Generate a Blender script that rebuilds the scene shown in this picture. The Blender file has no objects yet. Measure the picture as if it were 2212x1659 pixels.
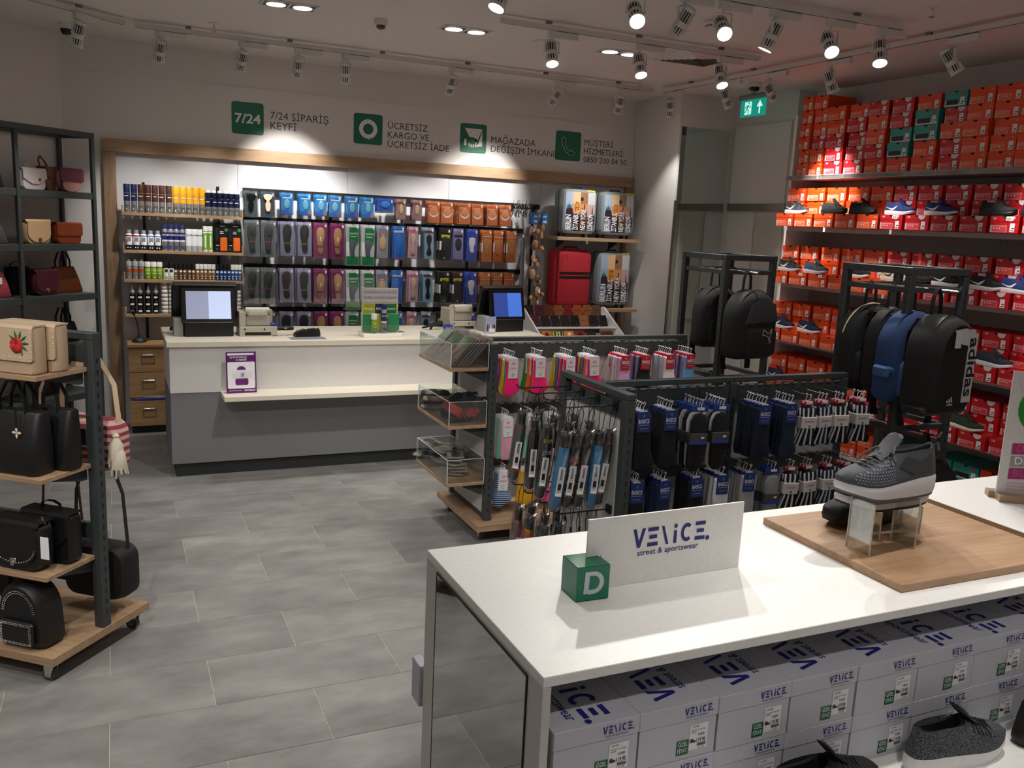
import bpy, math, random
from mathutils import Vector, Matrix, Euler
from functools import lru_cache
random.seed(7)
scn = bpy.context.scene
COL = scn.collection
R_ = math.radians
PI = math.pi

# ------------------------------------------------------------------ camera, exposure, world
def set_camera():
    yaw, pitch, roll = R_(24.70), R_(10.49), R_(-2.705)
    cy, sy = math.cos(yaw), math.sin(yaw)
    fwd = Vector((sy * math.cos(pitch), cy * math.cos(pitch), -math.sin(pitch)))
    right = Vector((cy, -sy, 0)); down = fwd.cross(right)
    cr, sr = math.cos(roll), math.sin(roll)
    r = cr * right + sr * down; d = -sr * right + cr * down
    m = Matrix((r, -d, -fwd)).transposed().to_4x4()
    m.translation = Vector((-0.317, -6.265, 2.015))
    cam = bpy.data.cameras.new('camera'); cam.sensor_width = 36; cam.lens = 1875.6 * 36 / 2212
    cam.clip_start = .05
    o = bpy.data.objects.new('camera', cam); COL.objects.link(o); o.matrix_world = m
    scn.camera = o
set_camera()
scn.view_settings.view_transform = 'Standard'; scn.view_settings.look = 'None'
scn.view_settings.gamma = 1; scn.view_settings.use_curve_mapping = False
scn.view_settings.exposure = 0.32
w = bpy.data.worlds.new('world'); scn.world = w; w.use_nodes = True
w.node_tree.nodes['Background'].inputs[0].default_value = (1, .97, .94, 1)
w.node_tree.nodes['Background'].inputs[1].default_value = .05
scn.cycles.use_denoising = True
scn.cycles.max_bounces = 7; scn.cycles.diffuse_bounces = 4; scn.cycles.transparent_max_bounces = 24
scn.cycles.sample_clamp_indirect = 6
SPOT_W = 100.0      # a track head
DOWN_W = 30.0      # a recessed lamp
CEIL = 3.42

# ------------------------------------------------------------------ materials
def lin(h, k=1.0):
    h = h.lstrip('#'); v = [int(h[i:i + 2], 16) / 255 for i in (0, 2, 4)]
    return tuple(min(1, (c / 12.92 if c <= .04045 else ((c + .055) / 1.055) ** 2.4) * k) for c in v) + (1,)
def _new(name):
    m = bpy.data.materials.new(name); m.use_nodes = True
    nt = m.node_tree; return m, nt, nt.nodes['Principled BSDF']
@lru_cache(None)
def mat(hexc, rough=.6, metal=0.0, bump=0.0, scale=60.0, var=.05, spec=.5, name=None):
    """plain surface: one colour with a fine procedural variation, optional fine relief"""
    m, nt, b = _new(name or 'surface_' + hexc.lstrip('#'))
    c = lin(hexc); n = nt.nodes; l = nt.links
    tc = n.new('ShaderNodeTexCoord'); nz = n.new('ShaderNodeTexNoise'); nz.inputs['Scale'].default_value = scale; nz.inputs['Detail'].default_value = 1
    l.new(tc.outputs['Object'], nz.inputs['Vector'])
    mx = n.new('ShaderNodeMix'); mx.data_type = 'RGBA'
    mx.inputs[6].default_value = tuple(x * (1 - var) for x in c[:3]) + (1,); mx.inputs[7].default_value = tuple(min(1, x * (1 + var)) for x in c[:3]) + (1,)
    l.new(nz.outputs['Fac'], mx.inputs[0]); l.new(mx.outputs[2], b.inputs['Base Color'])
    b.inputs['Roughness'].default_value = rough; b.inputs['Metallic'].default_value = metal; b.inputs['Specular IOR Level'].default_value = spec
    if bump:
        bp = n.new('ShaderNodeBump'); bp.inputs['Strength'].default_value = bump; bp.inputs['Distance'].default_value = .002
        l.new(nz.outputs['Fac'], bp.inputs['Height']); l.new(bp.outputs[0], b.inputs['Normal'])
    return m
@lru_cache(None)
def wood(c1, c2, axis=0, scale=2.2, name='oak'):
    m, nt, b = _new(name); n = nt.nodes; l = nt.links
    tc = n.new('ShaderNodeTexCoord'); mp = n.new('ShaderNodeMapping'); l.new(tc.outputs['Object'], mp.inputs[0])
    s = [scale * 7] * 3; s[axis] = scale * .7; mp.inputs['Scale'].default_value = s
    nz = n.new('ShaderNodeTexNoise'); nz.inputs['Scale'].default_value = 1.6; nz.inputs['Detail'].default_value = 7; nz.inputs['Roughness'].default_value = .65; nz.inputs['Distortion'].default_value = .6
    l.new(mp.outputs[0], nz.inputs['Vector'])
    cr = n.new('ShaderNodeValToRGB'); cr.color_ramp.elements[0].position = .3; cr.color_ramp.elements[0].color = lin(c1); cr.color_ramp.elements[1].position = .72; cr.color_ramp.elements[1].color = lin(c2)
    l.new(nz.outputs['Fac'], cr.inputs[0]); l.new(cr.outputs[0], b.inputs['Base Color']); b.inputs['Roughness'].default_value = .45
    bp = n.new('ShaderNodeBump'); bp.inputs['Strength'].default_value = .12; bp.inputs['Distance'].default_value = .002
    l.new(nz.outputs['Fac'], bp.inputs['Height']); l.new(bp.outputs[0], b.inputs['Normal'])
    return m
@lru_cache(None)
def clear(hexc='ffffff', gloss=.12, rough=.05, name='clear_plastic'):
    """thin clear plastic: mostly see-through, with a glossy film on top"""
    m, nt, b = _new(name); n = nt.nodes; l = nt.links; n.remove(b)
    t = n.new('ShaderNodeBsdfTransparent'); t.inputs[0].default_value = lin(hexc)
    g = n.new('ShaderNodeBsdfGlossy'); g.inputs['Roughness'].default_value = rough
    lw = n.new('ShaderNodeLayerWeight'); lw.inputs[0].default_value = .35
    ma = n.new('ShaderNodeMath'); ma.operation = 'MULTIPLY_ADD'; ma.inputs[1].default_value = .5; ma.inputs[2].default_value = gloss
    l.new(lw.outputs['Fresnel'], ma.inputs[0])
    mx = n.new('ShaderNodeMixShader'); l.new(ma.outputs[0], mx.inputs[0]); l.new(t.outputs[0], mx.inputs[1]); l.new(g.outputs[0], mx.inputs[2])
    l.new(mx.outputs[0], n['Material Output'].inputs[0])
    return m
@lru_cache(None)
def glow(hexc, e, name='lamp_glow'):
    m, nt, b = _new(name)
    b.inputs['Base Color'].default_value = lin(hexc); b.inputs['Emission Color'].default_value = lin(hexc); b.inputs['Emission Strength'].default_value = e
    return m
@lru_cache(None)
def checker(c1, c2, scale, rough=.8, kind='voronoi'):
    m, nt, b = _new('pattern'); n = nt.nodes; l = nt.links
    tc = n.new('ShaderNodeTexCoord')
    if kind == 'check':
        t = n.new('ShaderNodeTexChecker'); t.inputs['Scale'].default_value = scale; t.inputs[1].default_value = lin(c1); t.inputs[2].default_value = lin(c2)
        l.new(tc.outputs['Object'], t.inputs['Vector']); l.new(t.outputs[0], b.inputs['Base Color'])
    else:
        if kind == 'stripe':
            t = n.new('ShaderNodeTexWave'); t.inputs['Scale'].default_value = scale; t.bands_direction = 'Z'; t.inputs['Distortion'].default_value = .2; out = t.outputs['Fac']
        elif kind == 'noise':
            t = n.new('ShaderNodeTexNoise'); t.inputs['Scale'].default_value = scale; t.inputs['Detail'].default_value = 4; out = t.outputs['Fac']
        else:
            t = n.new('ShaderNodeTexVoronoi'); t.inputs['Scale'].default_value = scale; out = t.outputs['Distance']
        l.new(tc.outputs['Object'], t.inputs['Vector'])
        cr = n.new('ShaderNodeValToRGB'); cr.color_ramp.elements[0].position = .42; cr.color_ramp.elements[1].position = .55
        cr.color_ramp.elements[0].color = lin(c1); cr.color_ramp.elements[1].color = lin(c2)
        l.new(out, cr.inputs[0]); l.new(cr.outputs[0], b.inputs['Base Color'])
    b.inputs['Roughness'].default_value = rough
    return m
def tile_material():
    m, nt, b = _new('stone_tile'); n = nt.nodes; l = nt.links
    tc = n.new('ShaderNodeTexCoord'); oi = n.new('ShaderNodeObjectInfo')
    ad = n.new('ShaderNodeVectorMath'); ad.operation = 'ADD'; l.new(tc.outputs['Object'], ad.inputs[0])
    mu = n.new('ShaderNodeMath'); mu.operation = 'MULTIPLY'; mu.inputs[1].default_value = 40; l.new(oi.outputs['Random'], mu.inputs[0])
    l.new(mu.outputs[0], ad.inputs[1])
    mp = n.new('ShaderNodeMapping'); mp.inputs['Scale'].default_value = (1, 2, 1); l.new(ad.outputs[0], mp.inputs[0])
    a = n.new('ShaderNodeTexNoise'); a.inputs['Scale'].default_value = 2.4; a.inputs['Detail'].default_value = 9; a.inputs['Roughness'].default_value = .62; l.new(mp.outputs[0], a.inputs['Vector'])
    cr = n.new('ShaderNodeValToRGB'); e = cr.color_ramp.elements
    e[0].position = .28; e[0].color = lin('6d6c69'); e[1].position = .75; e[1].color = lin('9b9996')
    x = e.new(.5); x.color = lin('84827f')
    l.new(a.outputs['Fac'], cr.inputs[0])
    hs = n.new('ShaderNodeHueSaturation'); l.new(cr.outputs[0], hs.inputs['Color'])
    mr = n.new('ShaderNodeMapRange'); mr.inputs[3].default_value = .9; mr.inputs[4].default_value = 1.08; l.new(oi.outputs['Random'], mr.inputs[0]); l.new(mr.outputs[0], hs.inputs['Value'])
    l.new(hs.outputs[0], b.inputs['Base Color'])
    b.inputs['Roughness'].default_value = .5
    bp = n.new('ShaderNodeBump'); bp.inputs['Strength'].default_value = .08; bp.inputs['Distance'].default_value = .002; l.new(a.outputs['Fac'], bp.inputs['Height']); l.new(bp.outputs[0], b.inputs['Normal'])
    return m
STEEL = mat('454b4b', .5, .25, .15, 500, name='dark_grey_steel')
BLK = mat('0c0c0d', .5, name='black_plastic'); BLKF = mat('15151a', .85, 0, .3, 220, name='black_fabric')
WHT = mat('f2f1ee', .45, name='white_laminate'); PAINT = mat('dcd9d6', .8, 0, .05, 180, .02, name='wall_paint')
CHROME = mat('d8d8d6', .15, 1.0, name='chrome'); GOLD = mat('c8a35a', .25, 1.0, name='brass')
OAKX = wood('937556', 'b4977a', 0); OAKY = wood('937556', 'b4977a', 1); OAKZ = wood('80664c', 'a1866a', 2)
PLAS = clear(); ACRY = clear('fafdfc', .07, .02, 'acrylic')
PRICE = mat('eeedf0', .6, name='paper_tag'); INK = mat('1a1a1c', .7, name='printed_ink'); GREEN = mat('0a6a50', .45, name='shop_green')

# ------------------------------------------------------------------ mesh builder
class F:   # a flat frame to print on: origin, right, up
    def __init__(s, o, u, v):
        s.o, s.u, s.v = Vector(o), Vector(u).normalized(), Vector(v).normalized(); s.n = s.u.cross(s.v)
    def p(s, a, b, off=0): return s.o + s.u * a + s.v * b + s.n * off
class MB:
    def __init__(s): s.v = []; s.f = []; s.m = []; s.fm = []; s.T = None; s.sm = []
    def add(s, vs, fs, m, smooth=True):
        b = len(s.v)
        s.v.extend((s.T @ Vector(v)) if s.T is not None else Vector(v) for v in vs)
        if m not in s.m: s.m.append(m)
        k = s.m.index(m)
        for f in fs: s.f.append([b + i for i in f]); s.fm.append(k); s.sm.append(smooth)
        return s
    def box(s, x0, x1, y0, y1, z0, z1, m):
        v = [(x, y, z) for z in (z0, z1) for y in (y0, y1) for x in (x0, x1)]
        return s.add(v, [(0, 2, 3, 1), (4, 5, 7, 6), (0, 1, 5, 4), (2, 6, 7, 3), (0, 4, 6, 2), (1, 3, 7, 5)], m, False)
    def rbox(s, x0, x1, y0, y1, z0, z1, m, r=.004, k=1):
        """box with rounded (chamfered) edges"""
        c = Vector(((x0 + x1) / 2, (y0 + y1) / 2, (z0 + z1) / 2)); h = Vector(((x1 - x0) / 2, (y1 - y0) / 2, (z1 - z0) / 2))
        r = min(r, min(h) * .95); vs = []; idx = {}
        for sx in (-1, 1):
            for sy in (-1, 1):
                for sz in (-1, 1):
                    for ax in range(3):
                        q = [h[0] - r, h[1] - r, h[2] - r]; q[ax] = h[ax]
                        idx[sx, sy, sz, ax] = len(vs); vs.append(c + Vector((sx * q[0], sy * q[1], sz * q[2])))
        fs = []
        S = (-1, 1)
        for a in S:
            fs.append([idx[a, -1, -1, 0], idx[a, 1, -1, 0], idx[a, 1, 1, 0], idx[a, -1, 1, 0]][::a])
            fs.append([idx[-1, a, -1, 1], idx[1, a, -1, 1], idx[1, a, 1, 1], idx[-1, a, 1, 1]][::-a])
            fs.append([idx[-1, -1, a, 2], idx[1, -1, a, 2], idx[1, 1, a, 2], idx[-1, 1, a, 2]][::a])
            for b in S:
                fs.append([idx[-1, a, b, 1], idx[1, a, b, 1], idx[1, a, b, 2], idx[-1, a, b, 2]][::a * b])
                fs.append([idx[a, -1, b, 0], idx[a, 1, b, 0], idx[a, 1, b, 2], idx[a, -1, b, 2]][::-a * b])
                fs.append([idx[a, b, -1, 0], idx[a, b, 1, 0], idx[a, b, 1, 1], idx[a, b, -1, 1]][::a * b])
                for d in S: fs.append([idx[a, b, d, 0], idx[a, b, d, 1], idx[a, b, d, 2]][::a * b * d])
        return s.add(vs, fs, m, False)
    def quad(s, a, b, c, d, m): return s.add([a, b, c, d], [(0, 1, 2, 3)], m, False)
    def loft(s, rings, m, close=True, cap0=True, cap1=True, smooth=True):
        n = len(rings[0]); vs = [p for r in rings for p in r]; fs = []
        for i in range(len(rings) - 1):
            for j in range(n if close else n - 1):
                k = (j + 1) % n; fs.append((i * n + j, i * n + k, (i + 1) * n + k, (i + 1) * n + j))
        if cap0: fs.append(tuple(range(n))[::-1])
        if cap1: fs.append(tuple(range((len(rings) - 1) * n, len(rings) * n)))
        return s.add(vs, fs, m, smooth)
    def cyl(s, p0, p1, r0, m, r1=None, n=10, cap=True):
        p0, p1 = Vector(p0), Vector(p1); r1 = r0 if r1 is None else r1
        d = (p1 - p0).normalized(); a = d.orthogonal().normalized(); b = d.cross(a)
        R = lambda p, r: [p + (a * math.cos(2 * PI * i / n) + b * math.sin(2 * PI * i / n)) * r for i in range(n)]
        return s.loft([R(p0, r0), R(p1, r1)], m, cap0=cap, cap1=cap)
    def tube(s, pts, r, m, n=6, cap=True, flat=None):
        pts = [Vector(p) for p in pts]; rings = []; a = None
        for i, p in enumerate(pts):
            d = (pts[min(i + 1, len(pts) - 1)] - pts[max(i - 1, 0)]).normalized()
            if a is None: a = d.orthogonal().normalized()
            a = (a - d * a.dot(d)).normalized() if (a - d * a.dot(d)).length > 1e-5 else d.orthogonal().normalized()
            b = d.cross(a); rr = r[i] if isinstance(r, (list, tuple)) else r
            q = flat or 1
            rings.append([p + a * math.cos(2 * PI * k / n) * rr + b * math.sin(2 * PI * k / n) * rr * q for k in range(n)])
        return s.loft(rings, m, cap0=cap, cap1=cap)
    def strap(s, pts, w, t, wd, m):
        """flat band through pts; wd = the direction of its width"""
        pts = [Vector(p) for p in pts]; wd = Vector(wd).normalized(); rings = []
        for i, p in enumerate(pts):
            d = (pts[min(i + 1, len(pts) - 1)] - pts[max(i - 1, 0)]).normalized(); nn = d.cross(wd).normalized()
            rings.append([p + wd * w / 2 + nn * t / 2, p - wd * w / 2 + nn * t / 2, p - wd * w / 2 - nn * t / 2, p + wd * w / 2 - nn * t / 2])
        return s.loft(rings, m)
    def lathe(s, prof, m, n=14, c=(0, 0, 0), cap=True):
        c = Vector(c); rings = [[c + Vector((r * math.cos(2 * PI * i / n), r * math.sin(2 * PI * i / n), z)) for i in range(n)] for r, z in prof]
        return s.loft(rings, m, cap0=cap, cap1=cap)
    def prism(s, poly, y0, y1, m, fr=None, smooth=False):
        """polygon in a frame (default: x,z plane facing -y) extruded along the frame's normal from y0 to y1 (y in -normal)"""
        fr = fr or F((0, 0, 0), (1, 0, 0), (0, 0, 1))
        return s.loft([[fr.p(a, b, -y1) for a, b in poly], [fr.p(a, b, -y0) for a, b in poly]], m, smooth=smooth)
    def puff(s, poly, t, m, fr=None, ins=.012, base=0.0):
        """soft pillow of an outline: thickest inside, thin at the rim, standing t proud of the frame"""
        fr = fr or F((0, 0, 0), (1, 0, 0), (0, 0, 1)); n = len(poly)
        cx = sum(p[0] for p in poly) / n; cz = sum(p[1] for p in poly) / n
        def inset(k):
            out = []
            for a, b in poly:
                d = math.hypot(a - cx, b - cz) or 1; q = max(0, 1 - k / d); out.append((cx + (a - cx) * q, cz + (b - cz) * q))
            return out
        rings = [[fr.p(a, b, base) for a, b in inset(ins * .4)], [fr.p(a, b, base + t * .3) for a, b in poly], [fr.p(a, b, base + t * .75) for a, b in inset(ins * .45)], [fr.p(a, b, base + t) for a, b in inset(ins * 1.4)]]
        return s.loft(rings, m)
    def rect(s, fr, x0, x1, z0, z1, m, off=.0008):
        return s.add([fr.p(x0, z0, off), fr.p(x1, z0, off), fr.p(x1, z1, off), fr.p(x0, z1, off)], [(0, 1, 2, 3)], m, False)
    def poly(s, fr, pts, m, off=.0008):
        return s.add([fr.p(a, b, off) for a, b in pts], [tuple(range(len(pts)))], m, False)
    def text(s, fr, txt, x, z, size, m, off=.0012, align='L', wt=0.0, width=None, rot=0):
        vs, fs, wd = text_geo(txt, round(wt, 4)); k = size; kx = size
        if width: kx = width / max(wd, 1e-6)
        dx = 0 if align == 'L' else (-wd * kx / 2 if align == 'C' else -wd * kx)
        ca, sa = math.cos(rot), math.sin(rot)
        P = []
        for a, b in vs:
            a2, b2 = a * kx + dx, b * k; P.append(fr.p(x + a2 * ca - b2 * sa, z + a2 * sa + b2 * ca, off))
        return s.add(P, fs, m, False)
    def build(s, name):
        me = bpy.data.meshes.new(name); me.from_pydata([tuple(v) for v in s.v], [], s.f)
        for m in s.m: me.materials.append(m)
        me.polygons.foreach_set('material_index', s.fm); me.polygons.foreach_set('use_smooth', s.sm)
        me.update()
        if any(s.sm): me.set_sharp_from_angle(angle=R_(40))
        return me
@lru_cache(None)
def text_geo(txt, wt):
    cu = bpy.data.curves.new('t', 'FONT'); cu.body = txt; cu.size = 1.38; cu.resolution_u = 2; cu.offset = wt; cu.fill_mode = 'FRONT'
    o = bpy.data.objects.new('t', cu); COL.objects.link(o)
    dg = bpy.context.evaluated_depsgraph_get(); me = o.evaluated_get(dg).to_mesh()
    vs = [(v.co.x, v.co.y) for v in me.vertices]; fs = [tuple(p.vertices) for p in me.polygons if p.normal.z > 0] or [tuple(p.vertices) for p in me.polygons]
    o.evaluated_get(dg).to_mesh_clear(); bpy.data.objects.remove(o); bpy.data.curves.remove(cu)
    x0 = min((v[0] for v in vs), default=0)
    return [(a - x0, b) for a, b in vs], fs, max((v[0] for v in vs), default=0) - x0
def rrect(x0, x1, z0, z1, r, n=4):
    out = []
    for cx, cz, a0 in ((x1 - r, z1 - r, 0), (x0 + r, z1 - r, 90), (x0 + r, z0 + r, 180), (x1 - r, z0 + r, 270)):
        out += [(cx + r * math.cos(R_(a0 + 90 * i / n)), cz + r * math.sin(R_(a0 + 90 * i / n))) for i in range(n + 1)]
    return out
def arc(cx, cz, r, a0, a1, n=12, rz=None):
    rz = rz or r
    return [(cx + r * math.cos(R_(a0 + (a1 - a0) * i / n)), cz + rz * math.sin(R_(a0 + (a1 - a0) * i / n))) for i in range(n + 1)]
def ring_poly(cx, cz, r0, r1, a0, a1, n=14): return arc(cx, cz, r1, a0, a1, n) + arc(cx, cz, r0, a1, a0, n)

# ------------------------------------------------------------------ objects
def link(name, data, parent=None, loc=(0, 0, 0), rot=None, label=None):
    o = bpy.data.objects.new(name, data); COL.objects.link(o); o.location = loc
    if rot: o.rotation_euler = rot
    if parent is not None: o.parent = parent
    if label: o['label'] = label
    return o
def tag(o, label, cat, group=None):
    o['label'] = label; o['category'] = cat
    if group: o['group'] = group
    return o
def thing(name, label, cat, loc=(0, 0, 0), rz=0, group=None):
    return tag(link(name, None, None, loc, (0, 0, rz)), label, cat, group)
def part(name, mb, parent, loc=(0, 0, 0), rot=None, label=None): return link(name, mb.build(name) if isinstance(mb, MB) else mb, parent, loc, rot, label)
def solo(name, mb, label, cat, loc=(0, 0, 0), rot=None, group=None): return tag(part(name, mb, None, loc, rot), label, cat, group)
def struct(name, mb, parent=None, loc=(0, 0, 0)):
    o = part(name, mb, parent, loc)
    if parent is None: o['kind'] = 'structure'
    return o
class Proto:
    """a kind of thing: its parts and sub-parts as meshes, copied object by object for every individual"""
    def __init__(s, name, cat): s.name, s.cat, s.parts = name, cat, []
    def part(s, name, mb, under=None, label=None): s.parts.append((name, mb.build(name), under, label)); return len(s.parts) - 1
    def put(s, loc, rz=0, label=None, group=None, rot=None, scale=None):
        if len(s.parts) == 1: r = link(s.name, s.parts[0][1])
        else: r = link(s.name, None)
        r.location = loc; r.rotation_euler = rot or (0, 0, rz)
        if scale: r.scale = (scale,) * 3 if isinstance(scale, (int, float)) else scale
        tag(r, label, s.cat, group)
        if len(s.parts) > 1:
            os = []
            for nm, me, under, lb in s.parts: os.append(link(nm, me, r if under is None else os[under], label=lb))
        return r
ORD = 'first second third fourth fifth sixth seventh eighth ninth tenth eleventh twelfth thirteenth fourteenth fifteenth sixteenth seventeenth eighteenth nineteenth twentieth'.split()
def nth(i): return ORD[i] if i < 20 else 'twenty-' + ORD[i - 20]
# ------------------------------------------------------------------ the room
def slab(name, pts, z0, z1, m, parent=None):
    """a wall piece: plan polygon extruded from z0 to z1"""
    b = MB(); b.loft([[(x, y, z0) for x, y in pts], [(x, y, z1) for x, y in pts]], m, smooth=False)
    return struct(name, b, parent)
TILE = tile_material()
def floor():
    b = MB(); b.box(-4.2, 6.4, -8.2, 2.7, -.1, -.003, mat('c9c5bf', .9, name='pale_grout'))
    f = struct('floor', b); f['label'] = 'grey stone tile floor with pale thin joints'
    t = MB(); t.rbox(0, .797, 0, .3968, -.012, 0, TILE, .0012); tm = t.build('tile')
    rest = MB()
    for v in range(-6, 21):
        for k in range(-6, 9):
            x = .8 * k + (.4 if v % 2 else 0); y = -.4 * (v + 1)
            if y > 2.3 or y < -8.1 or x > 6.0: continue
            if -2.5 < x < 5.4 and -5.7 < y: link('tile', tm, f, (x + .0015, y + .0015, 0))
            else: rest.box(x + .0015, x + .7985, y + .0015, y + .3985, -.012, 0, TILE)
    o = part('tile', rest, f); o['kind'] = 'stuff'
floor()
b = MB(); b.box(-4.2, 6.4, -8.2, 2.7, CEIL, CEIL + .1, mat('e2ddd9', .85, name='ceiling_paint')); struct('ceiling', b)
wb = slab('wall_back', [(-.75, 2.462), (5.2, 2.462), (5.2, 2.62), (-.75, 2.62)], 0, CEIL, PAINT)
# proud board below the shadow line, in pieces with fine seams
b = MB(); b.box(-.699, 5.075, 2.45, 2.462, 2.56, 3.135, PAINT); struct('fascia_board', b, wb)
sx = [-.30, .752, 1.795, 2.861, 3.93, 5.0]
PANL = mat('cfcfd2', .55, 0, .05, 220, .02, name='wall_panel')
for x0, x1 in zip(sx, sx[1:]):
    b = MB(); b.rbox(x0 + .0012, x1 - .0012, 2.446, 2.462, 0.0, 2.5, PANL, .001); struct('panel', b, wb)
b = MB(); b.box(-.699, -.39, 2.45, 2.462, 0, 2.56, PAINT); struct('side_board', b, wb)
# oak frame round the display bay
b = MB(); b.rbox(-.394, 5.075, 2.395, 2.45, 2.47, 2.582, OAKX, .002); t1 = struct('trim_1', b); t1['label'] = 'oak band across the top of the wall display'
b = MB(); b.rbox(-.394, -.29, 2.395, 2.45, 0, 2.469, OAKZ, .002); struct('trim_2', b)
b = MB(); b.rbox(4.975, 5.075, 2.395, 2.45, 0, 2.469, OAKZ, .002); struct('trim_3', b)
d = 2 ** -.5
def diag(s, off): # along the slanting wall: s from the corner, off = out into the room
    return (-.70 - s * d + off * d, 2.45 - s * d - off * d)
slab('wall_left', [diag(-.02, 0), diag(4.3, 0), diag(4.3, -.12), diag(-.1, -.12)], 0, CEIL, PAINT)
slab('baseboard_left', [diag(.02, .012), diag(4.2, .012), diag(4.2, 0), diag(.02, 0)], 0, .08, mat('8f8d8a', .5))
slab('wall_west', [(-3.72, -.4), (-3.60, -.5), (-3.60, -8), (-3.72, -8)], 0, CEIL, PAINT)
slab('wall_front', [(-3.72, -8), (6.3, -8), (6.3, -8.12), (-3.72, -8.12)], 0, CEIL, PAINT)
slab('wall_return', [(5.08, 2.62), (5.08, 1.59), (5.2, 1.59), (5.2, 2.62)], 0, CEIL, PAINT)
slab('wall_mirror', [(5.2, 1.59), (5.8, 1.59), (5.8, 1.71), (5.2, 1.71)], 0, CEIL, PAINT)
slab('wall_door', [(5.80, 1.71), (5.80, .66), (5.95, .66), (5.95, 1.71)], 0, CEIL, PAINT)
slab('wall_right', [(6.02, .66), (6.02, -8.1), (6.16, -8.1), (6.16, .66)], 0, CEIL, PAINT)
slab('wall_nib', [(5.95, .66), (6.16, .66), (6.16, .74), (5.95, .74)], 0, CEIL, PAINT)
# the mirror beside the corner with its steel edge
MIR = mat('c9cecb', .015, 1.0, var=0, name='mirror_glass')
b = MB(); b.box(5.10, 5.72, 1.578, 1.588, .02, 3.087, MIR)
mo = struct('tall_mirror_1', b); mo['label'] = 'tall wall mirror reaching nearly to the ceiling'
BRUSH = mat('8f8b84', .3, .9, .1, 300, name='brushed_steel')
b = MB(); b.box(5.078, 5.10, 1.572, 1.588, .02, 2.33, BRUSH); struct('mirror_frame', b, mo)
# door leaf and lintel in the wall the mirror faces
b = MB(); b.box(5.775, 5.80, .70, 1.56, 2.33, 3.13, PAINT); struct('trim_4', b)
b = MB(); b.rbox(5.755, 5.80, .66, 1.565, 2.255, 2.33, BRUSH, .002); struct('trim_5', b)
b = MB(); b.rbox(5.785, 5.80, .70, 1.12, .01, 2.2, mat('c5c3b8', .5, name='door_paint'), .002); do = struct('door_1', b); do['label'] = 'plain pale flush door beside the shoe shelves'
b = MB(); b.rbox(5.78, 5.80, 1.135, 1.15, .01, 2.25, PAINT, .001); struct('door_frame', b, do)
b = MB(); b.cyl((5.785, 1.08, 1.0), (5.74, 1.08, 1.0), .009, CHROME); b.cyl((5.745, 1.085, 1.0), (5.745, .97, 1.0), .008, CHROME); struct('door_handle', b, do)

# ------------------------------------------------------------------ signs on the back wall
def wall_sign(x0, x1, kind, lines, tx, tz, size, lead, label):
    b = MB(); fr = F((0, 2.45, 0), (1, 0, 0), (0, 0, 1)); s = (x1 - x0)
    t = thing('wall_sign', label, 'sign', (0, 0, 0)); z0 = 2.716
    b.prism(rrect(x0, x1, z0, z0 + s, .025), -.004, 0, GREEN, fr); part('icon_plate', b, t)
    b = MB(); W = mat('e8e8e6', .5, name='white_vinyl'); cx, cz = (x0 + x1) / 2, z0 + s / 2; o = .0052
    if kind == 'hours': b.text(fr, '7/24', cx, cz - .042, .085, W, o, 'C', .035, width=.235)
    elif kind == 'return':
        b.poly(fr, ring_poly(cx, cz, .052, .092, 100, 262), W, o); b.poly(fr, ring_poly(cx, cz, .052, .092, -80, 82), W, o)
        b.poly(fr, [(cx - .012, cz + .1), (cx + .022, cz + .085), (cx + .01, cz + .05), (cx - .01, cz + .05)], W, o + .0004); b.poly(fr, [(cx + .012, cz - .1), (cx - .022, cz - .085), (cx - .01, cz - .05), (cx + .01, cz - .05)], W, o + .0004)
    elif kind == 'hand':
        b.poly(fr, [(cx - .10, cz + .098), (cx + .098, cz + .098), (cx + .098, cz - .075), (cx + .02, cz - .085), (cx + .01, cz - .03), (cx + .06, cz - .035), (cx + .058, cz - .05), (cx + .01, cz + .0), (cx - .045, cz + .01)], W, o)
        b.poly(fr, [(cx - .105, cz - .02), (cx - .08, cz - .005), (cx - .075, cz - .075), (cx - .105, cz - .075)], W, o)
        for k in range(4): b.prism(rrect(cx - .052 + k * .022, cx - .038 + k * .022, cz - .095 + abs(k - 1.5) * .006, cz - .045, .006, 2), -.0056, -.005, W, fr)
        b.prism(arc(cx - .012, cz - .025, .048, 0, 360, 14, .036)[:-1], -.006, -.005, GREEN, fr)
        b.prism([(cx + .02, cz + .0), (cx + .062, cz - .018), (cx + .058, cz - .036), (cx + .015, cz - .03)], -.006, -.005, GREEN, fr)
    else:
        P = [(cx - .045 + .0, cz + .085), (cx - .03, cz + .05), (cx - .045, cz + .03), (cx - .02, cz - .02), (cx + .02, cz - .055), (cx + .045, cz - .045), (cx + .085, cz - .065), (cx + .07, cz - .092), (cx + .03, cz - .1), (cx - .03, cz - .06), (cx - .07, cz), (cx - .085, cz + .06), (cx - .07, cz + .09)]
        b.tube([fr.p(a, c, o + .002) for a, c in P + P[:1]], .007, W, 5, cap=False, flat=.3)
    part('icon', b, t)
    b = MB()
    for i, l in enumerate(lines): b.text(fr, l, tx, tz - i * lead, size, mat('2b2b2e', .7), .001, 'L', -.004)
    part('lettering', b, t)
wall_sign(.704, .993, 'hours', ['7/24 SİPARİŞ', 'KEYFİ'], 1.055, 2.875, .070, .092, 'green square sign reading 7/24 with order text beside it')
wall_sign(1.852, 2.142, 'return', ['ÜCRETSİZ', 'KARGO VE', 'ÜCRETSİZ İADE'], 2.197, 2.885, .066, .089, 'green square sign with two circling arrows and returns text')
wall_sign(2.970, 3.262, 'hand', ['MAĞAZADA', 'DEĞİŞİM İMKANI'], 3.318, 2.835, .068, .092, 'green square sign with a white hand and exchange text')
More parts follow.
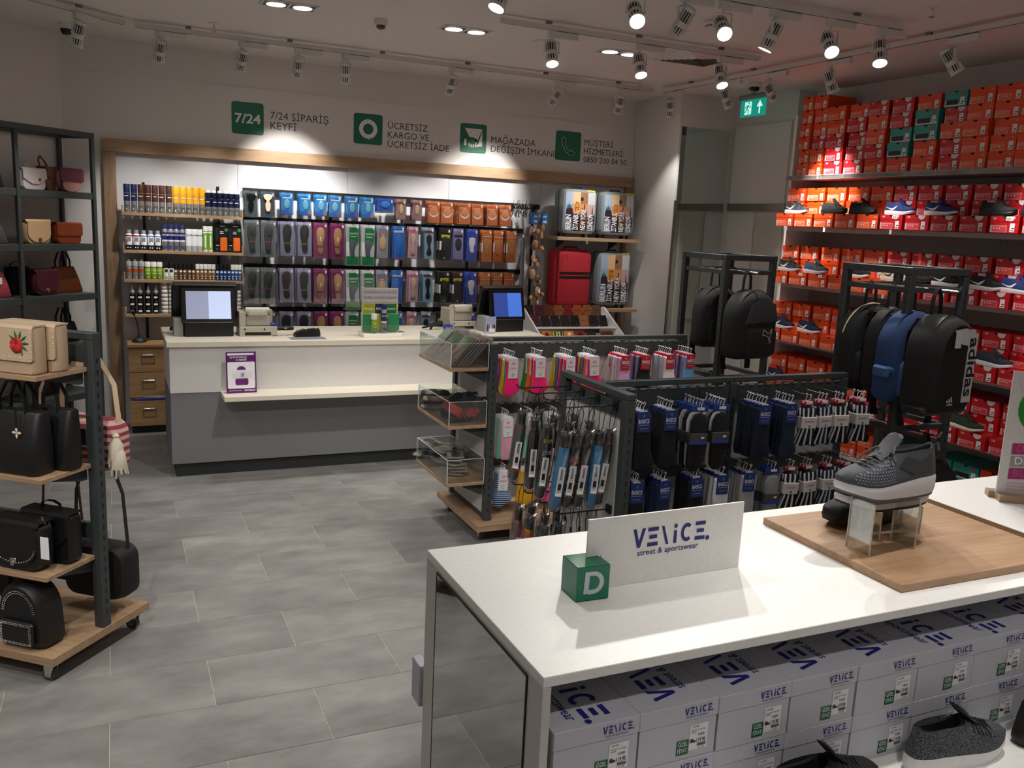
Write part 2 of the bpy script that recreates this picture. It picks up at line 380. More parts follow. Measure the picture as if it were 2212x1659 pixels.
wall_sign(4.075, 4.385, 'phone', ['MÜŞTERİ', 'HİZMETLERİ:', '0850 200 04 50'], 4.43, 2.895, .064, .090, 'green square sign with a telephone handset and phone number')

# ------------------------------------------------------------------ ceiling: tracks, spotlights, lamps
WM = mat('d9d6d2', .45, name='white_metal'); LENS = glow('fff8ee', 9.0); DIM = mat('3a3a3c', .6)
def track(name_label, a, c):
    a, c = Vector(a + (3.378,)), Vector(c + (3.378,)); dv = (c - a).normalized(); sd = Vector((-dv.y, dv.x, 0)); up = Vector((0, 0, 1))
    t = thing('light_track', name_label, 'track', (0, 0, 0))
    b = MB(); b.loft([[p + sd * .018 - up * .016, p - sd * .018 - up * .016, p - sd * .018 + up * .018, p + sd * .018 + up * .018] for p in (a, c)], WM, smooth=False); part('rail', b, t)
    b = MB(); b.loft([[p + sd * .006 - up * .0165, p - sd * .006 - up * .0165, p - sd * .006 - up * .015, p + sd * .006 - up * .015] for p in (a + dv * .01, c - dv * .01)], DIM, smooth=False); part('contact_groove', b, t)
    n = max(2, int((c - a).length / .9) + 1)
    for i in range(n):
        p = a + (c - a) * ((i + .5) / n); b = MB(); b.T = Matrix.Translation(p) @ dv.to_track_quat('X', 'Z').to_matrix().to_4x4()
        b.box(-.02, .02, -.013, .013, .018, CEIL - 3.378, mat('7d7a76', .5)); part('ceiling_clip', b, t)
track('long white light track along the back wall', (-.13, 1.42), (4.6, 1.42))
track('short slanting white light track near the handbag wall', (-2.6, -.6), (-.2, 1.38))
track('white light track over the middle of the shop', (2.14, -.45), (4.36, -.47))
track('white light track over the white table side', (.6, -1.70), (4.38, -1.84))
track('long white light track along the shoe wall', (4.72, 1.40), (4.86, -7.5))
track('added unseen light track over the entrance side of the shop', (-3.0, -4.6), (4.3, -4.6))  # out of view, added to carry extra heads that light the front
def head_meshes():
    b = MB(); b.rbox(-.03, .20, -.018, .018, -.022, .022, WM, .003); b.box(-.03, .03, -.012, .012, .02, .0262, WM); ad = b.build('adapter')
    b = MB(); b.cyl((0, 0, -.02), (0, 0, -.045), .008, WM)
    b.strap([(-.052, 0, -.12), (-.052, 0, -.05), (-.04, 0, -.044), (.04, 0, -.044), (.052, 0, -.05), (.052, 0, -.12)], .018, .003, (0, 1, 0), WM)
    for s in (-1, 1): b.cyl((s * .047, 0, -.12), (s * .062, 0, -.12), .008, WM)
    yo = b.build('yoke')
    b = MB(); b.lathe([(.012, .085), (.036, .082), (.038, .07), (.038, .062)], WM, 16); b.lathe([(.040, .0), (.0415, -.004), (.0415, -.03), (.040, -.034)], WM, 16, cap=False)
    b.lathe([(.043, -.075), (.047, -.08), (.048, -.095), (.044, -.096), (.041, -.088)], WM, 16, cap=False)
    b.lathe([(.030, .065), (.031, -.07), (.040, -.085)], DIM, 12, cap=False)
    bo = b.build('housing')
    f = []
    b = MB()
    for k in range(14):
        a = 2 * PI * k / 14; b.T = Matrix.Rotation(a, 4, 'Z')
        b.box(.031, .040, -.0022, .0022, 0, .064, WM); b.box(.033, .044, -.003, .003, -.078, -.032, WM)
    fi = b.build('cooling_fins')
    b = MB(); b.lathe([(.0405, -.09), (.036, -.0875), (.0, -.086)], LENS, 16); le = b.build('lens')
    return ad, yo, bo, fi, le
HM = head_meshes()
n_head = [0]
def spot(x, y, aim, label, power=1.0, cone=44, track_dir=0, on=True, blend=.95):
    z = 3.335
    t = thing('spotlight', label, 'spotlight', (x, y, z), track_dir, 'white track spotlights')
    link('adapter', HM[0], t)
    d = (Vector(aim) - Vector((x, y, z - .12))).normalized(); yaw = math.atan2(d.y, d.x) - PI / 2
    yo = link('yoke', HM[1], t, (0, 0, 0), (0, 0, yaw - track_dir))
    h = link('housing', HM[2], t, (0, 0, -.12)); q = Matrix.Rotation(-track_dir, 3, 'Z') @ d.to_track_quat('-Z', 'Y').to_matrix(); h.rotation_euler = q.to_euler()
    link('cooling_fins', HM[3], h); link('lens', HM[4], h)
    if on:
        L = bpy.data.lights.new('lamp', 'SPOT'); L.energy = SPOT_W * power; L.spot_size = R_(cone); L.spot_blend = blend; L.shadow_soft_size = .035; L.color = (1, .955, .90)
        o = bpy.data.objects.new('lamp', L); COL.objects.link(o); o.parent = h; o.location = (0, 0, -.10)
for i, (x, y, aim, pw, cone, dsc) in enumerate([
    (-1.35, .42, (-1.5, .9, 1.6), .5, 50, 'slanting track, above the handbag wall'), (-.51, 1.09, (-.9, 1.5, 1.7), .5, 50, 'slanting track, end nearest the back wall'),
    (.05, 1.42, (-.15, 2.4, 1.55), .6, 56, 'back track, above the drawers'), (.67, 1.42, (.45, 2.3, 1.8), .8, 58, 'back track, above the spray cans'),
    (1.12, 1.42, (1.2, 2.45, 2.12), 1.5, 58, 'back track, above the heel pads'), (1.52, 1.42, (1.8, 2.3, 1.6), 1.1, 56, 'back track, above the purple insole cards'),
    (2.48, 1.42, (2.45, 2.3, 1.65), 1.1, 56, 'back track, above the blue insole cards'), (3.54, 1.42, (3.15, 2.45, 2.14), 1.5, 58, 'back track, above the orange insole cards'),
    (4.24, 1.42, (4.35, 2.2, 1.7), .9, 56, 'back track, above the suitcases'),
    (2.54, -.455, (2.35, -1.5, .9), 1.0, 44, 'middle track, its first lamp over the pink socks'), (3.27, -.46, (3.1, -1.6, 1.0), 1.0, 44, 'middle track, between its two neighbours'), (4.0, -.465, (3.9, -1.5, 1.4), 1.1, 44, 'middle track, beside the air vent'),
    (2.41, -1.77, (1.5, -4.2, 1.1), 1.25, 46, 'table side track, lit and aimed at the sign'), (2.73, -1.78, (2.1, .2, .6), .8, 46, 'table side track, turned toward the counter'), (3.0, -1.79, (1.9, -4.4, 1.1), 1.25, 46, 'table side track, lit and aimed at the grey sneaker'),
    (3.37, -1.80, (2.6, -1.0, .6), .8, 44, 'table side track, turned toward the socks'), (3.8, -1.82, (3.0, -3.8, 1.1), 1.1, 46, 'table side track, lit and third of its bright lenses'), (4.22, -1.835, (3.6, -2.7, 1.2), .9, 44, 'table side track, at its end by the shoe wall'),
    (4.79, -1.9, (5.8, -2.5, 1.6), 1.0, 46, 'shoe wall track, above the navy sneakers'), (4.77, -.83, (5.7, -1.1, 1.2), .8, 46, 'shoe wall track, above the red boxes'), (4.76, -.15, (5.62, -.10, 2.36), 2.2, 44, 'shoe wall track, above the orange boxes'),
    (4.74, .41, (5.7, .2, 1.4), .7, 46, 'shoe wall track, beside the exit sign'), (4.73, 1.28, (5.3, 2.0, 1.7), .35, 46, 'shoe wall track, at its end by the mirror'),
    (.9, -1.72, (.7, -.1, .5), .9, 60, 'table side track, added over the open floor'), (1.6, -1.74, (.2, -2.2, 0), 0.8, 60, 'table side track, added over the aisle'),  # two heads added on the track's extension to brighten floor and aisle
    (-2.4, -4.6, (-.7, -2.6, .9), .9, 50, 'added unseen track, aimed at the handbag stand'), (-.9, -4.6, (.4, -1.6, 0), 1.2, 60, 'added unseen track, aimed at the floor'), (.6, -4.6, (1.2, -2.0, .7), .8, 50, 'added unseen track, aimed at the umbrellas'),  # unseen heads added to light stand, floor and umbrellas
    (2.0, -4.6, (1.5, -5.1, .8), .7, 60, 'added unseen track, above the white table'), (3.6, -4.6, (5.6, -3.2, 1.4), .9, 50, 'added unseen track, turned toward the shoes')]):  # unseen heads added to light table and shoes
    tr = R_(45) if i < 2 else (R_(-90) if 18 <= i <= 22 else 0)
    spot(x, y, aim, 'white slotted spotlight on the ' + dsc, pw, cone, tr)
# recessed double lamps
def downlight(x, y, label, on=1.0):
    t = thing('recessed_lamp', label, 'ceiling lamp', (x, y, CEIL), 0, 'double recessed ceiling lamps')
    b = MB(); fr = F((0, 0, 0), (1, 0, 0), (0, -1, 0)); W2 = .19; H2 = .095
    for q in ((-W2, W2, -H2, -H2 + .016), (-W2, W2, H2 - .016, H2), (-W2, -W2 + .016, -H2 + .016, H2 - .016), (W2 - .016, W2, -H2 + .016, H2 - .016), (-.008, .008, -H2 + .016, H2 - .016)): b.box(q[0], q[1], q[2], q[3], -.008, 0, WM)
    part('frame', b, t)
    for s in (-.09, .09):
        b = MB(); b.box(s - .082, s + .082, -.079, .079, -.0035, -.0005, DIM)
        k = part('lamp_box', b, t)
        b = MB(); b.lathe([(.062, -.005), (.066, -.012), (.07, -.005)], WM, 18, (s, 0, 0), cap=False); part('lamp_ring', b, k)
        b = MB(); b.lathe([(.062, -.006), (.04, -.011), (0, -.012)], glow('fffaf2', 14.0), 18, (s, 0, 0)); part('lamp_glass', b, k)
        L = bpy.data.lights.new('lamp', 'SPOT'); L.energy = DOWN_W * on; L.spot_size = R_(130); L.spot_blend = .9; L.shadow_soft_size = .06; L.color = (1, .965, .92)
        o = bpy.data.objects.new('lamp', L); COL.objects.link(o); o.parent = t; o.location = (s, 0, -.03)
for x, y, l in ((.83, .19, 'over the counter'), (2.12, .17, 'between smoke alarm and spotlights'), (3.47, .18, 'beside the air vent')): downlight(x, y, 'white square recessed double lamp ' + l)
for x, y, l in ((-2.2, -2.6, 'handbag stand'), (.6, -3.1, 'aisle before the white table'), (3.4, -3.2, 'white table end'), (-2.2, -6.3, 'entrance'), (.8, -6.3, 'entrance middle'), (3.6, -6.3, 'entrance by the shoe wall'), (-1.4, -.9, 'aisle before the handbag wall')): downlight(x, y, 'added unseen recessed double lamp over the ' + l)  # lamps out of view, added to fill the shop with light
# air vent
t = thing('air_vent', 'square white ceiling air vent with stepped slats', 'vent', (4.07, -.05, CEIL))
b = MB()
for q in ((-.3, .3, -.3, -.26), (-.3, .3, .26, .3), (-.3, -.26, -.26, .26), (.26, .3, -.26, .26)): b.box(*q, -.012, 0, WM)
part('frame', b, t); b = MB(); b.box(-.27, .27, -.27, .27, -.002, -.0005, DIM); part('backing', b, t)
for k in range(6):
    r = .245 - k * .037; b = MB()
    for a in range(4):
        b.T = Matrix.Rotation(a * PI / 2, 4, 'Z'); b.add([(-r, r, -.004), (r, r, -.004), (r - .022, r - .022, -.02), (-r + .022, r - .022, -.02)], [(0, 1, 2, 3)], WM, False); b.add([(-r, r, -.007), (-r + .022, r - .022, -.023), (r - .022, r - .022, -.023), (r, r, -.007)], [(0, 1, 2, 3)], WM, False)
    part('slat', b, t)
t = thing('smoke_alarm', 'white round ceiling alarm with a dark red underside', 'alarm', (1.49, .23, CEIL))
b = MB(); b.lathe([(.05, 0), (.052, -.02), (.046, -.035), (.04, -.042)], WM, 20); part('base', b, t)
b = MB(); b.lathe([(.034, -.042), (.033, -.06), (.02, -.068)], mat('6a1a1c', .3), 16); part('red_lens', b, t)
t = thing('smoke_alarm', 'white slotted round alarm behind a lit spotlight', 'alarm', (3.41, -1.13, CEIL))
b = MB(); b.lathe([(.06, 0), (.062, -.018), (.052, -.028)], WM, 20); part('base', b, t); b = MB(); b.lathe([(.046, -.028), (.046, -.045), (.03, -.055)], WM, 18); part('sensor_cap', b, t)
b = MB()
for k in range(16): b.T = Matrix.Rotation(k * PI / 8, 4, 'Z'); b.box(.0462, .047, -.004, .004, -.043, -.031, DIM)
part('slots', b, t)
t = thing('ceiling_speaker', 'flat white round disc on the ceiling behind a spotlight', 'speaker', (2.79, .19, CEIL)); b = MB(); b.lathe([(.1, 0), (.098, -.012), (.08, -.014)], WM, 24); part('disc', b, t); b = MB(); b.lathe([(.05, -.014), (.04, -.02)], WM, 18); part('grille_cap', b, t)
for x, y, l in ((.43, 1.16, 'near the light track by the handbags'), (4.31, 1.19, 'above the suitcase end'), (4.23, -2.2, 'on the pink lit ceiling')):
    t = thing('sprinkler', 'small metal ceiling sprinkler ' + l, 'sprinkler', (x, y, CEIL))
    b = MB(); b.lathe([(.04, 0), (.038, -.006), (.012, -.008)], WM, 16); part('plate', b, t)
    b = MB(); b.cyl((0, 0, -.006), (0, 0, -.03), .007, CHROME); b.tube([(-.012, 0, -.03), (-.014, 0, -.045), (0, 0, -.06)], .0025, CHROME, 4); b.tube([(.012, 0, -.03), (.014, 0, -.045), (0, 0, -.06)], .0025, CHROME, 4); b.cyl((0, 0, -.06), (0, 0, -.063), .016, CHROME); b.cyl((-.013, 0, -.03), (.013, 0, -.03), .003, CHROME, n=5); part('nozzle', b, t)
for x, y, l in ((5.22, .62, 'beside the exit sign'), (-.62, 1.95, 'by the handbag wall')):
    t = thing('security_camera', 'dome security camera with dark glass ' + l, 'camera', (x, y, CEIL)); b = MB(); b.lathe([(.055, 0), (.056, -.03), (.048, -.042)], WM, 20); part('base', b, t)
    b = MB(); b.lathe([(.045, -.042), (.043, -.06), (.03, -.082), (.0, -.09)], mat('14100f', .1), 18); part('dome', b, t)
# exit sign
t = thing('exit_sign', 'green lit exit sign with running figure and arrow', 'sign', (5.4, .84, 0))
b = MB(); b.cyl((0, -.2, 3.335), (0, .2, 3.335), .028, mat('8a8a8a', .4), n=14); part('lamp_body', b, t)
b = MB(); b.cyl((0, .02, 3.36), (0, .02, CEIL), .02, mat('8a8a8a', .4)); b.box(-.03, .03, -.02, .06, 3.40, CEIL, mat('8a8a8a', .4)); part('mount', b, t)
EG = glow('0d9a84', .55, 'exit_green'); EW = glow('c8f5ee', .7, 'exit_white')
b = MB(); b.rbox(-.005, .005, -.185, .185, 3.15, 3.312, EG, .001); k = part('sign_panel', b, t)
fr = F((-.0055, 0, 3.15), (0, -1, 0), (0, 0, 1)); b = MB()
b.rect(fr, -.12, -.02, .02, .14, EW); b.poly(fr, [(.09, .02), (.11, .02), (.11, .085), (.145, .085), (.10, .145), (.055, .085), (.09, .085)], EW)
G2 = EG
b.poly(fr, arc(-.06, .125, .011, 0, 360, 8)[:-1], G2, .0015); b.tube([fr.p(-.065, .108, .001), fr.p(-.085, .07, .001)], .010, G2, 4); b.tube([fr.p(-.085, .072, .001), fr.p(-.055, .055, .001), fr.p(-.062, .025, .001)], .006, G2, 4)
b.tube([fr.p(-.085, .07, .001), fr.p(-.105, .045, .001), fr.p(-.135, .04, .001)], .006, G2, 4); b.tube([fr.p(-.07, .105, .001), fr.p(-.04, .085, .001), fr.p(-.028, .1, .001)], .005, G2, 4); b.tube([fr.p(-.068, .105, .001), fr.p(-.1, .1, .001), fr.p(-.11, .08, .001)], .005, G2, 4)
part('pictogram', b, k)
# ------------------------------------------------------------------ wall shelves with sprays and polishes
def oak_shelf(name, x0, x1, y0, y1, zt, th, label, lips=False, cat='shelf'):
    t = thing(name, label, cat, (0, 0, 0)); b = MB(); b.rbox(x0, x1, y0, y1, zt - th, zt, OAKX, .001); part('board', b, t)
    if lips:
        for x in (x0 - .012, x1): b = MB(); b.rbox(x, x + .012, y0, y1, zt - th, zt + .06, OAKY, .001); part('side_panel', b, t)
    for x in (x0 + .18, x1 - .2):
        b = MB(); b.prism([(0, 0), (0, -.09), (-.02, -.09), (-.2, -.012), (-.2, 0)], -.0015, .0015, STEEL, F((x, 2.418, zt - th - .0005), (0, 1, 0), (0, 0, 1))); part('bracket', b, t)
    return t
SH = [1.953, 1.625, 1.366, 1.055]
for i, z in enumerate(SH): oak_shelf('wall_shelf', -.245, .753, 2.19, 2.40, z, .026, 'oak lipped wall shelf of sprays, %s from the top' % ORD[i] if i else 'oak lipped wall shelf of tall spray cans, topmost', True)
def can_proto(kind):
    P = Proto('spray_can', 'can'); b = MB(); c = MB(); p = MB(); w = {}
    SIL = mat('a9abad', .3, .7, name='brushed_can')
    def body(r, h, m, shoulder=.015): b.lathe([(r * .93, 0), (r, .004), (r, h - shoulder), (r * .62, h)], m, 12)
    def cap(r, z0, z1, m): c.lathe([(r, z0), (r, z1 - .004), (r * .93, z1)], m, 12)
    def band(r, z0, z1, m): p.lathe([(r, z0), (r, z1)], m, 12, cap=False)
    def logo(r, z): p.box(-.008, .008, -r - .0012, -r, z, z + .018, GREEN); p.box(-.004, .004, -r - .0018, -r - .0012, z + .004, z + .014, PRICE)
    if kind in ('navy_tall', 'brown_tall', 'yellow_tall', 'navy_dome'):
        col = {'navy_tall': '1d2350', 'brown_tall': '4a2b22', 'yellow_tall': 'e3a514', 'navy_dome': '14183c'}[kind]
        h = {'navy_tall': .243, 'brown_tall': .245, 'yellow_tall': .243, 'navy_dome': .225}[kind]
        body(.0265, h - .07, SIL if kind[:4] == 'navy' else mat('8d8784', .4, .4)); band(.0268, h - .145, h - .072, mat(col, .45)); logo(.0268, .02)
        p.box(-.018, .018, -.0279, -.0270, .055, .060, mat('4a4a4c', .6)); p.box(-.016, .016, -.0279, -.0270, h - .105, h - .1, PRICE)
        if kind == 'navy_dome':
            cap(.0262, h - .07, h - .02, mat('11132c', .3)); c.lathe([(.019, h - .024), (.0215, h - .01), (.017, h + .001), (0, h + .004)], mat('e6e6ea', .3), 12)
        else: cap(.027, h - .075, h, mat(col, .4)); c.lathe([(.0272, h - .079), (.0272, h - .076)], mat('d8c27a', .3, .6), 12, cap=False)
    elif kind in ('red_small', 'blue_small'):
        col = {'red_small': 'a83040', 'blue_small': '5f8fc4'}[kind]
        body(.0265, .145, PRICE, .012); band(.0268, 0, .045, mat('161618', .5)); band(.0268, .118, .13, mat(col, .5)); p.box(-.017, .017, -.0280, -.0270, .08, .112, mat('8b9096', .5))
        for s in (-.01, .01): p.poly(F((s, -.0285, .022), (1, 0, 0), (0, 0, 1)), [(-.007, 0), (0, -.007), (.007, 0), (0, .007)], PRICE)
        cap(.018, .14, .175, mat('93a0ab' if col[0] == '5' else '9b9a9f', .25))
    elif kind == 'navy_silver':
        body(.0245, .2, SIL); band(.0248, .1, .165, mat('242a66', .4)); band(.0248, .085, .098, mat('e8e8ee', .4)); p.text(F((0, -.0262, .135), (1, 0, 0), (0, 0, 1)), 'SHOE', 0, 0, .016, mat('e8e8ee', .5), align='C'); p.box(-.015, .015, -.0259, -.0252, .02, .045, mat('3b4486', .4)); cap(.020, .195, .235, mat('2b3568', .25))
    elif kind == 'clear_white': body(.0255, .155, mat('c5cace', .25, .2)); band(.0258, .05, .13, mat('e9ecee', .4)); cap(.0258, .15, .2, mat('dfe3e4', .3))
    elif kind == 'green_white': body(.021, .19, mat('e8eee8', .4)); band(.0213, .02, .17, mat('7db83c', .4)); p.box(-.006, .006, -.0222, -.0214, .04, .15, PRICE); cap(.0212, .185, .232, mat('e4e6e4', .3))
    elif kind == 'orange_clear': body(.0245, .115, SIL); band(.0248, .06, .095, mat('a3512c', .45)); logo(.0248, .012); cap(.0245, .112, .16, mat('a8a8a8', .2)); c.lathe([(.008, .16), (.008, .172), (.004, .176)], PRICE, 8)
    elif kind == 'green_cap': body(.0245, .115, mat('83a51f', .45)); p.box(-.015, .015, -.0257, -.0248, .05, .055, PRICE); p.box(-.012, .012, -.0257, -.0248, .075, .08, PRICE); logo(.0248, .012); cap(.0245, .112, .158, mat('e6e6e2', .35))
    elif kind == 'black_white': body(.0225, .11, mat('e4e4e2', .45)); p.box(-.014, .014, -.0237, -.0228, .07, .095, INK); logo(.0228, .012); cap(.0225, .108, .153, mat('141416', .35))
    else:
        k, bc = kind.split('_'); body(.0175, .1, mat({'brown': '6d4a2c', 'tan': '8a6238', 'blue': '1f3f7a', 'navyb': '2b5590'}[bc], .4)); p.box(-.010, .010, -.0184, -.0177, .07, .085, PRICE); p.box(-.009, .009, -.0184, -.0177, .035, .04, PRICE); logo(.0178, .008)
        cap(.0175, .1, .148, mat('17171a' if k == 'black' else 'dcdbd4', .35))
    P.part('can_body', b); P.part('cap', c); P.part('print', p)
    return P
def can_row(z, specs, y=2.235):
    for kind, xs, lb, grp in specs:
        P = can_proto(kind)
        for i, x in enumerate(xs): P.put((x, y + random.uniform(-.004, .004), z), random.uniform(-.25, .25), lb % nth(i), grp)
def ev(a, b, n): return [a + (b - a) * (i + .5) / n for i in range(n)]
can_row(SH[0], [('navy_tall', ev(-.24, -.125, 2), 'tall silver spray can with navy cap on the top shelf, %s from the oak upright', 'navy capped cans'),
    ('brown_tall', ev(-.125, .16, 5), 'tall grey spray can with dark brown cap, %s of its colour from the navy ones', 'brown capped cans'),
    ('yellow_tall', ev(.16, .44, 5), 'tall grey spray can with yellow cap, %s of its colour from the brown ones', 'yellow capped cans'),
    ('navy_dome', ev(.44, .74, 6), 'silver spray can with navy band and round white cap, %s from the yellow ones', 'white domed cans')])
can_row(SH[1], [('red_small', ev(-.235, -.115, 2), 'white and black spray can with red ring and clear cap, %s from the oak upright', 'red ringed cans'),
    ('blue_small', ev(-.115, .06, 3), 'white and black spray can with blue ring, %s from the red ringed ones', 'blue ringed cans'),
    ('navy_silver', ev(.065, .26, 4), 'silver and navy shoe spray can with slim cap, %s in its row of four', 'navy and silver cans'),
    ('clear_white', ev(.265, .41, 3), 'pale silver spray can with white cap on the second shelf, %s of three', 'white capped cans'),
    ('green_white', ev(.415, .5, 2), 'slim white and green spray can beside the black blister packs, %s of two', 'green and white cans')])
can_row(SH[2], [('orange_clear', ev(-.24, -.085, 3), 'grey spray can with rust band and clear cap, third shelf, %s of three', 'rust banded cans'),
    ('green_cap', ev(-.085, .065, 3), 'lime green spray can with white cap on the third shelf, %s of three', 'lime cans'),
    ('black_white', ev(.07, .16, 2), 'white bottle with black cap on the third shelf, %s of two', 'white bottles'),
    ('black_brown', ev(.16, .345, 5), 'small brown polish bottle with black cap, %s of five', 'brown bottles with black caps'),
    ('white_tan', ev(.345, .52, 5), 'small tan polish bottle with white cap, %s of five', 'tan bottles with white caps'),
    ('black_blue', ev(.52, .655, 4), 'small blue polish bottle with black cap, %s of four', 'blue bottles with black caps'),
    ('white_navyb', ev(.655, .75, 3), 'small blue polish bottle with white cap, %s of three', 'blue bottles with white caps')])
P = Proto('polish_kit', 'package'); b = MB(); b.rbox(-.062, .062, -.012, .012, 0, .26, mat('131313', .4), .004); P.part('card', b)
b = MB(); b.rbox(-.012, .05, -.04, -.012, .012, .135, mat('ea6a17', .75, 0, .4, 260, name='orange_sponge'), .006); P.part('sponge', b)
b = MB(); b.rbox(-.052, -.022, -.028, -.012, .10, .22, mat('242628', .3), .006); P.part('bottle', b)
b = MB(); fr = F((0, -.0125, 0), (1, 0, 0), (0, 0, 1)); b.poly(fr, arc(.045, .205, .016, 0, 360, 12)[:-1], mat('2c8a3c', .5)); b.rect(fr, -.01, .035, .235, .242, PRICE); b.rect(fr, -.01, .02, .185, .19, PRICE); b.rect(fr, -.01, .02, .17, .175, PRICE); b.rect(fr, -.045, -.03, .02, .035, GREEN); b.rect(fr, -.045, -.02, .06, .066, PRICE); P.part('print', b)
for i, x in enumerate((.575, .69)): P.put((x, 2.25, SH[1]), 0, 'black blister pack with orange sponge, %s of two on the second shelf' % ORD[i], 'sponge kits')
# row four: dropper bottles, white jars, tins
P = Proto('dropper_bottle', 'bottle'); b = MB(); b.lathe([(.024, 0), (.0265, .003), (.0265, .052), (.018, .0615)], mat('101012', .25), 12); P.part('glass', b)
b = MB(); b.box(-.018, .012, -.0275, -.0262, .018, .034, PRICE); P.part('tag', b)
PT = Proto('dropper_bottle', 'bottle'); PT.parts = list(P.parts); b = MB(); b.lathe([(.018, .062), (.02, .066), (.02, .082), (.012, .088), (.006, .112), (.004, .13)], mat('b9b9b6', .4), 10); PT.part('dropper_cap', b)
for i, x in enumerate(ev(-.225, .035, 4)):
    for k in range(3): (PT if k == 2 else P).put((x, 2.235, SH[3] + .0625 * k), 0, 'small black dye bottle, %s of its pile from below, %s pile from the oak upright' % (ORD[k], ORD[i]), 'black dye bottles')
P = Proto('polish_jar', 'jar'); b = MB(); b.lathe([(.026, 0), (.0285, .003), (.0285, .018)], mat('b8b4ae', .3), 14); P.part('jar_body', b); b = MB(); b.lathe([(.0295, .018), (.0295, .0335), (.027, .036)], mat('f0efec', .35), 14); P.part('lid', b)
for c_, x in enumerate((.075, .14, .715)):
    for k in range(8 if c_ != 2 else 6): P.put((x, 2.235, SH[3] + .0365 * k), 0, 'white lidded cream jar, %s from the bottom of the %s jar pile' % (ORD[k], ORD[c_]), 'white cream jars')
P = Proto('polish_tin', 'tin'); b = MB(); b.cyl((0, .01, .04), (0, -.008, .04), .04, mat('b3b0ac', .3, .7), n=22); P.part('tin_body', b); b = MB(); b.cyl((0, -.008, .04), (0, -.0095, .04), .034, mat('a8512a', .5), n=20); b.box(-.036, .036, -.0105, -.0096, .035, .046, mat('e4ddd2', .5)); P.part('print', b)
for i, x in enumerate((.26, .36, .455, .625)): P.put((x, 2.26, SH[3]+ .0), 0, 'round rust red shoe polish tin standing upright, %s from the jar piles' % ORD[i], 'round polish tins')

# ------------------------------------------------------------------ hook wall with insoles
rail = thing('hook_wall', 'black slotted uprights and bars with hooks for insoles', 'display rail')
for i, x in enumerate((-.07, .57, .99, 1.625, 2.36, 3.09, 3.84)):
    b = MB(); b.rbox(x - .012, x + .012, 2.42, 2.446, .35, 2.222, BLK, .002); part('upright', b, rail)
ROWZ = [2.205, 1.94, 1.50, 1.085]
for z in ROWZ:
    b = MB(); b.rbox(.79, 3.9 if z > 2.1 else 3.72, 2.40, 2.42, z - .03, z + .02, BLK, .002); part('crossbar', b, rail)
HOOK = MB(); HOOK.cyl((-.007, 0, .0), (-.007, -.215, .0), .0018, BLK, n=4); HOOK.cyl((.007, 0, 0), (.007, -.215, 0), .0018, BLK, n=4); HOOK.tube([(.007, -.215, 0), (.007, -.222, .012), (-.007, -.222, .012), (-.007, -.215, 0)], .0018, BLK, 4); HOOK = HOOK.build('hook')
@lru_cache(None)
def sole_poly(w, h, kind='foot'):
    if kind == 'foot':
        P = [(0, 1), (.3, .97), (.46, .88), (.5, .74), (.44, .58), (.3, .42), (.3, .25), (.36, .12), (.28, .03), (.08, 0), (-.14, .02), (-.28, .1), (-.33, .25), (-.36, .4), (-.47, .6), (-.5, .76), (-.42, .9), (-.22, .98)]
    elif kind == 'slim': P = [(0, 1), (.3, .96), (.45, .85), (.42, .7), (.24, .55), (.2, .4), (.28, .25), (.42, .14), (.32, .03), (0, 0), (-.32, .03), (-.42, .14), (-.28, .25), (-.2, .4), (-.24, .55), (-.42, .7), (-.45, .85), (-.3, .96)]
    elif kind == 'mush': P = [(0, 1), (.35, .98), (.5, .9), (.46, .78), (.25, .68), (.18, .6), (.3, .42), (.28, .15), (.15, 0), (-.15, 0), (-.28, .15), (-.3, .42), (-.18, .6), (-.25, .68), (-.46, .78), (-.5, .9), (-.35, .98)]
    else: P = [(.5 * math.cos(a), .5 + .5 * math.sin(a)) for a in [2 * PI * i / 16 for i in range(16)]]
    return [(a * w, b * h) for a, b in P]
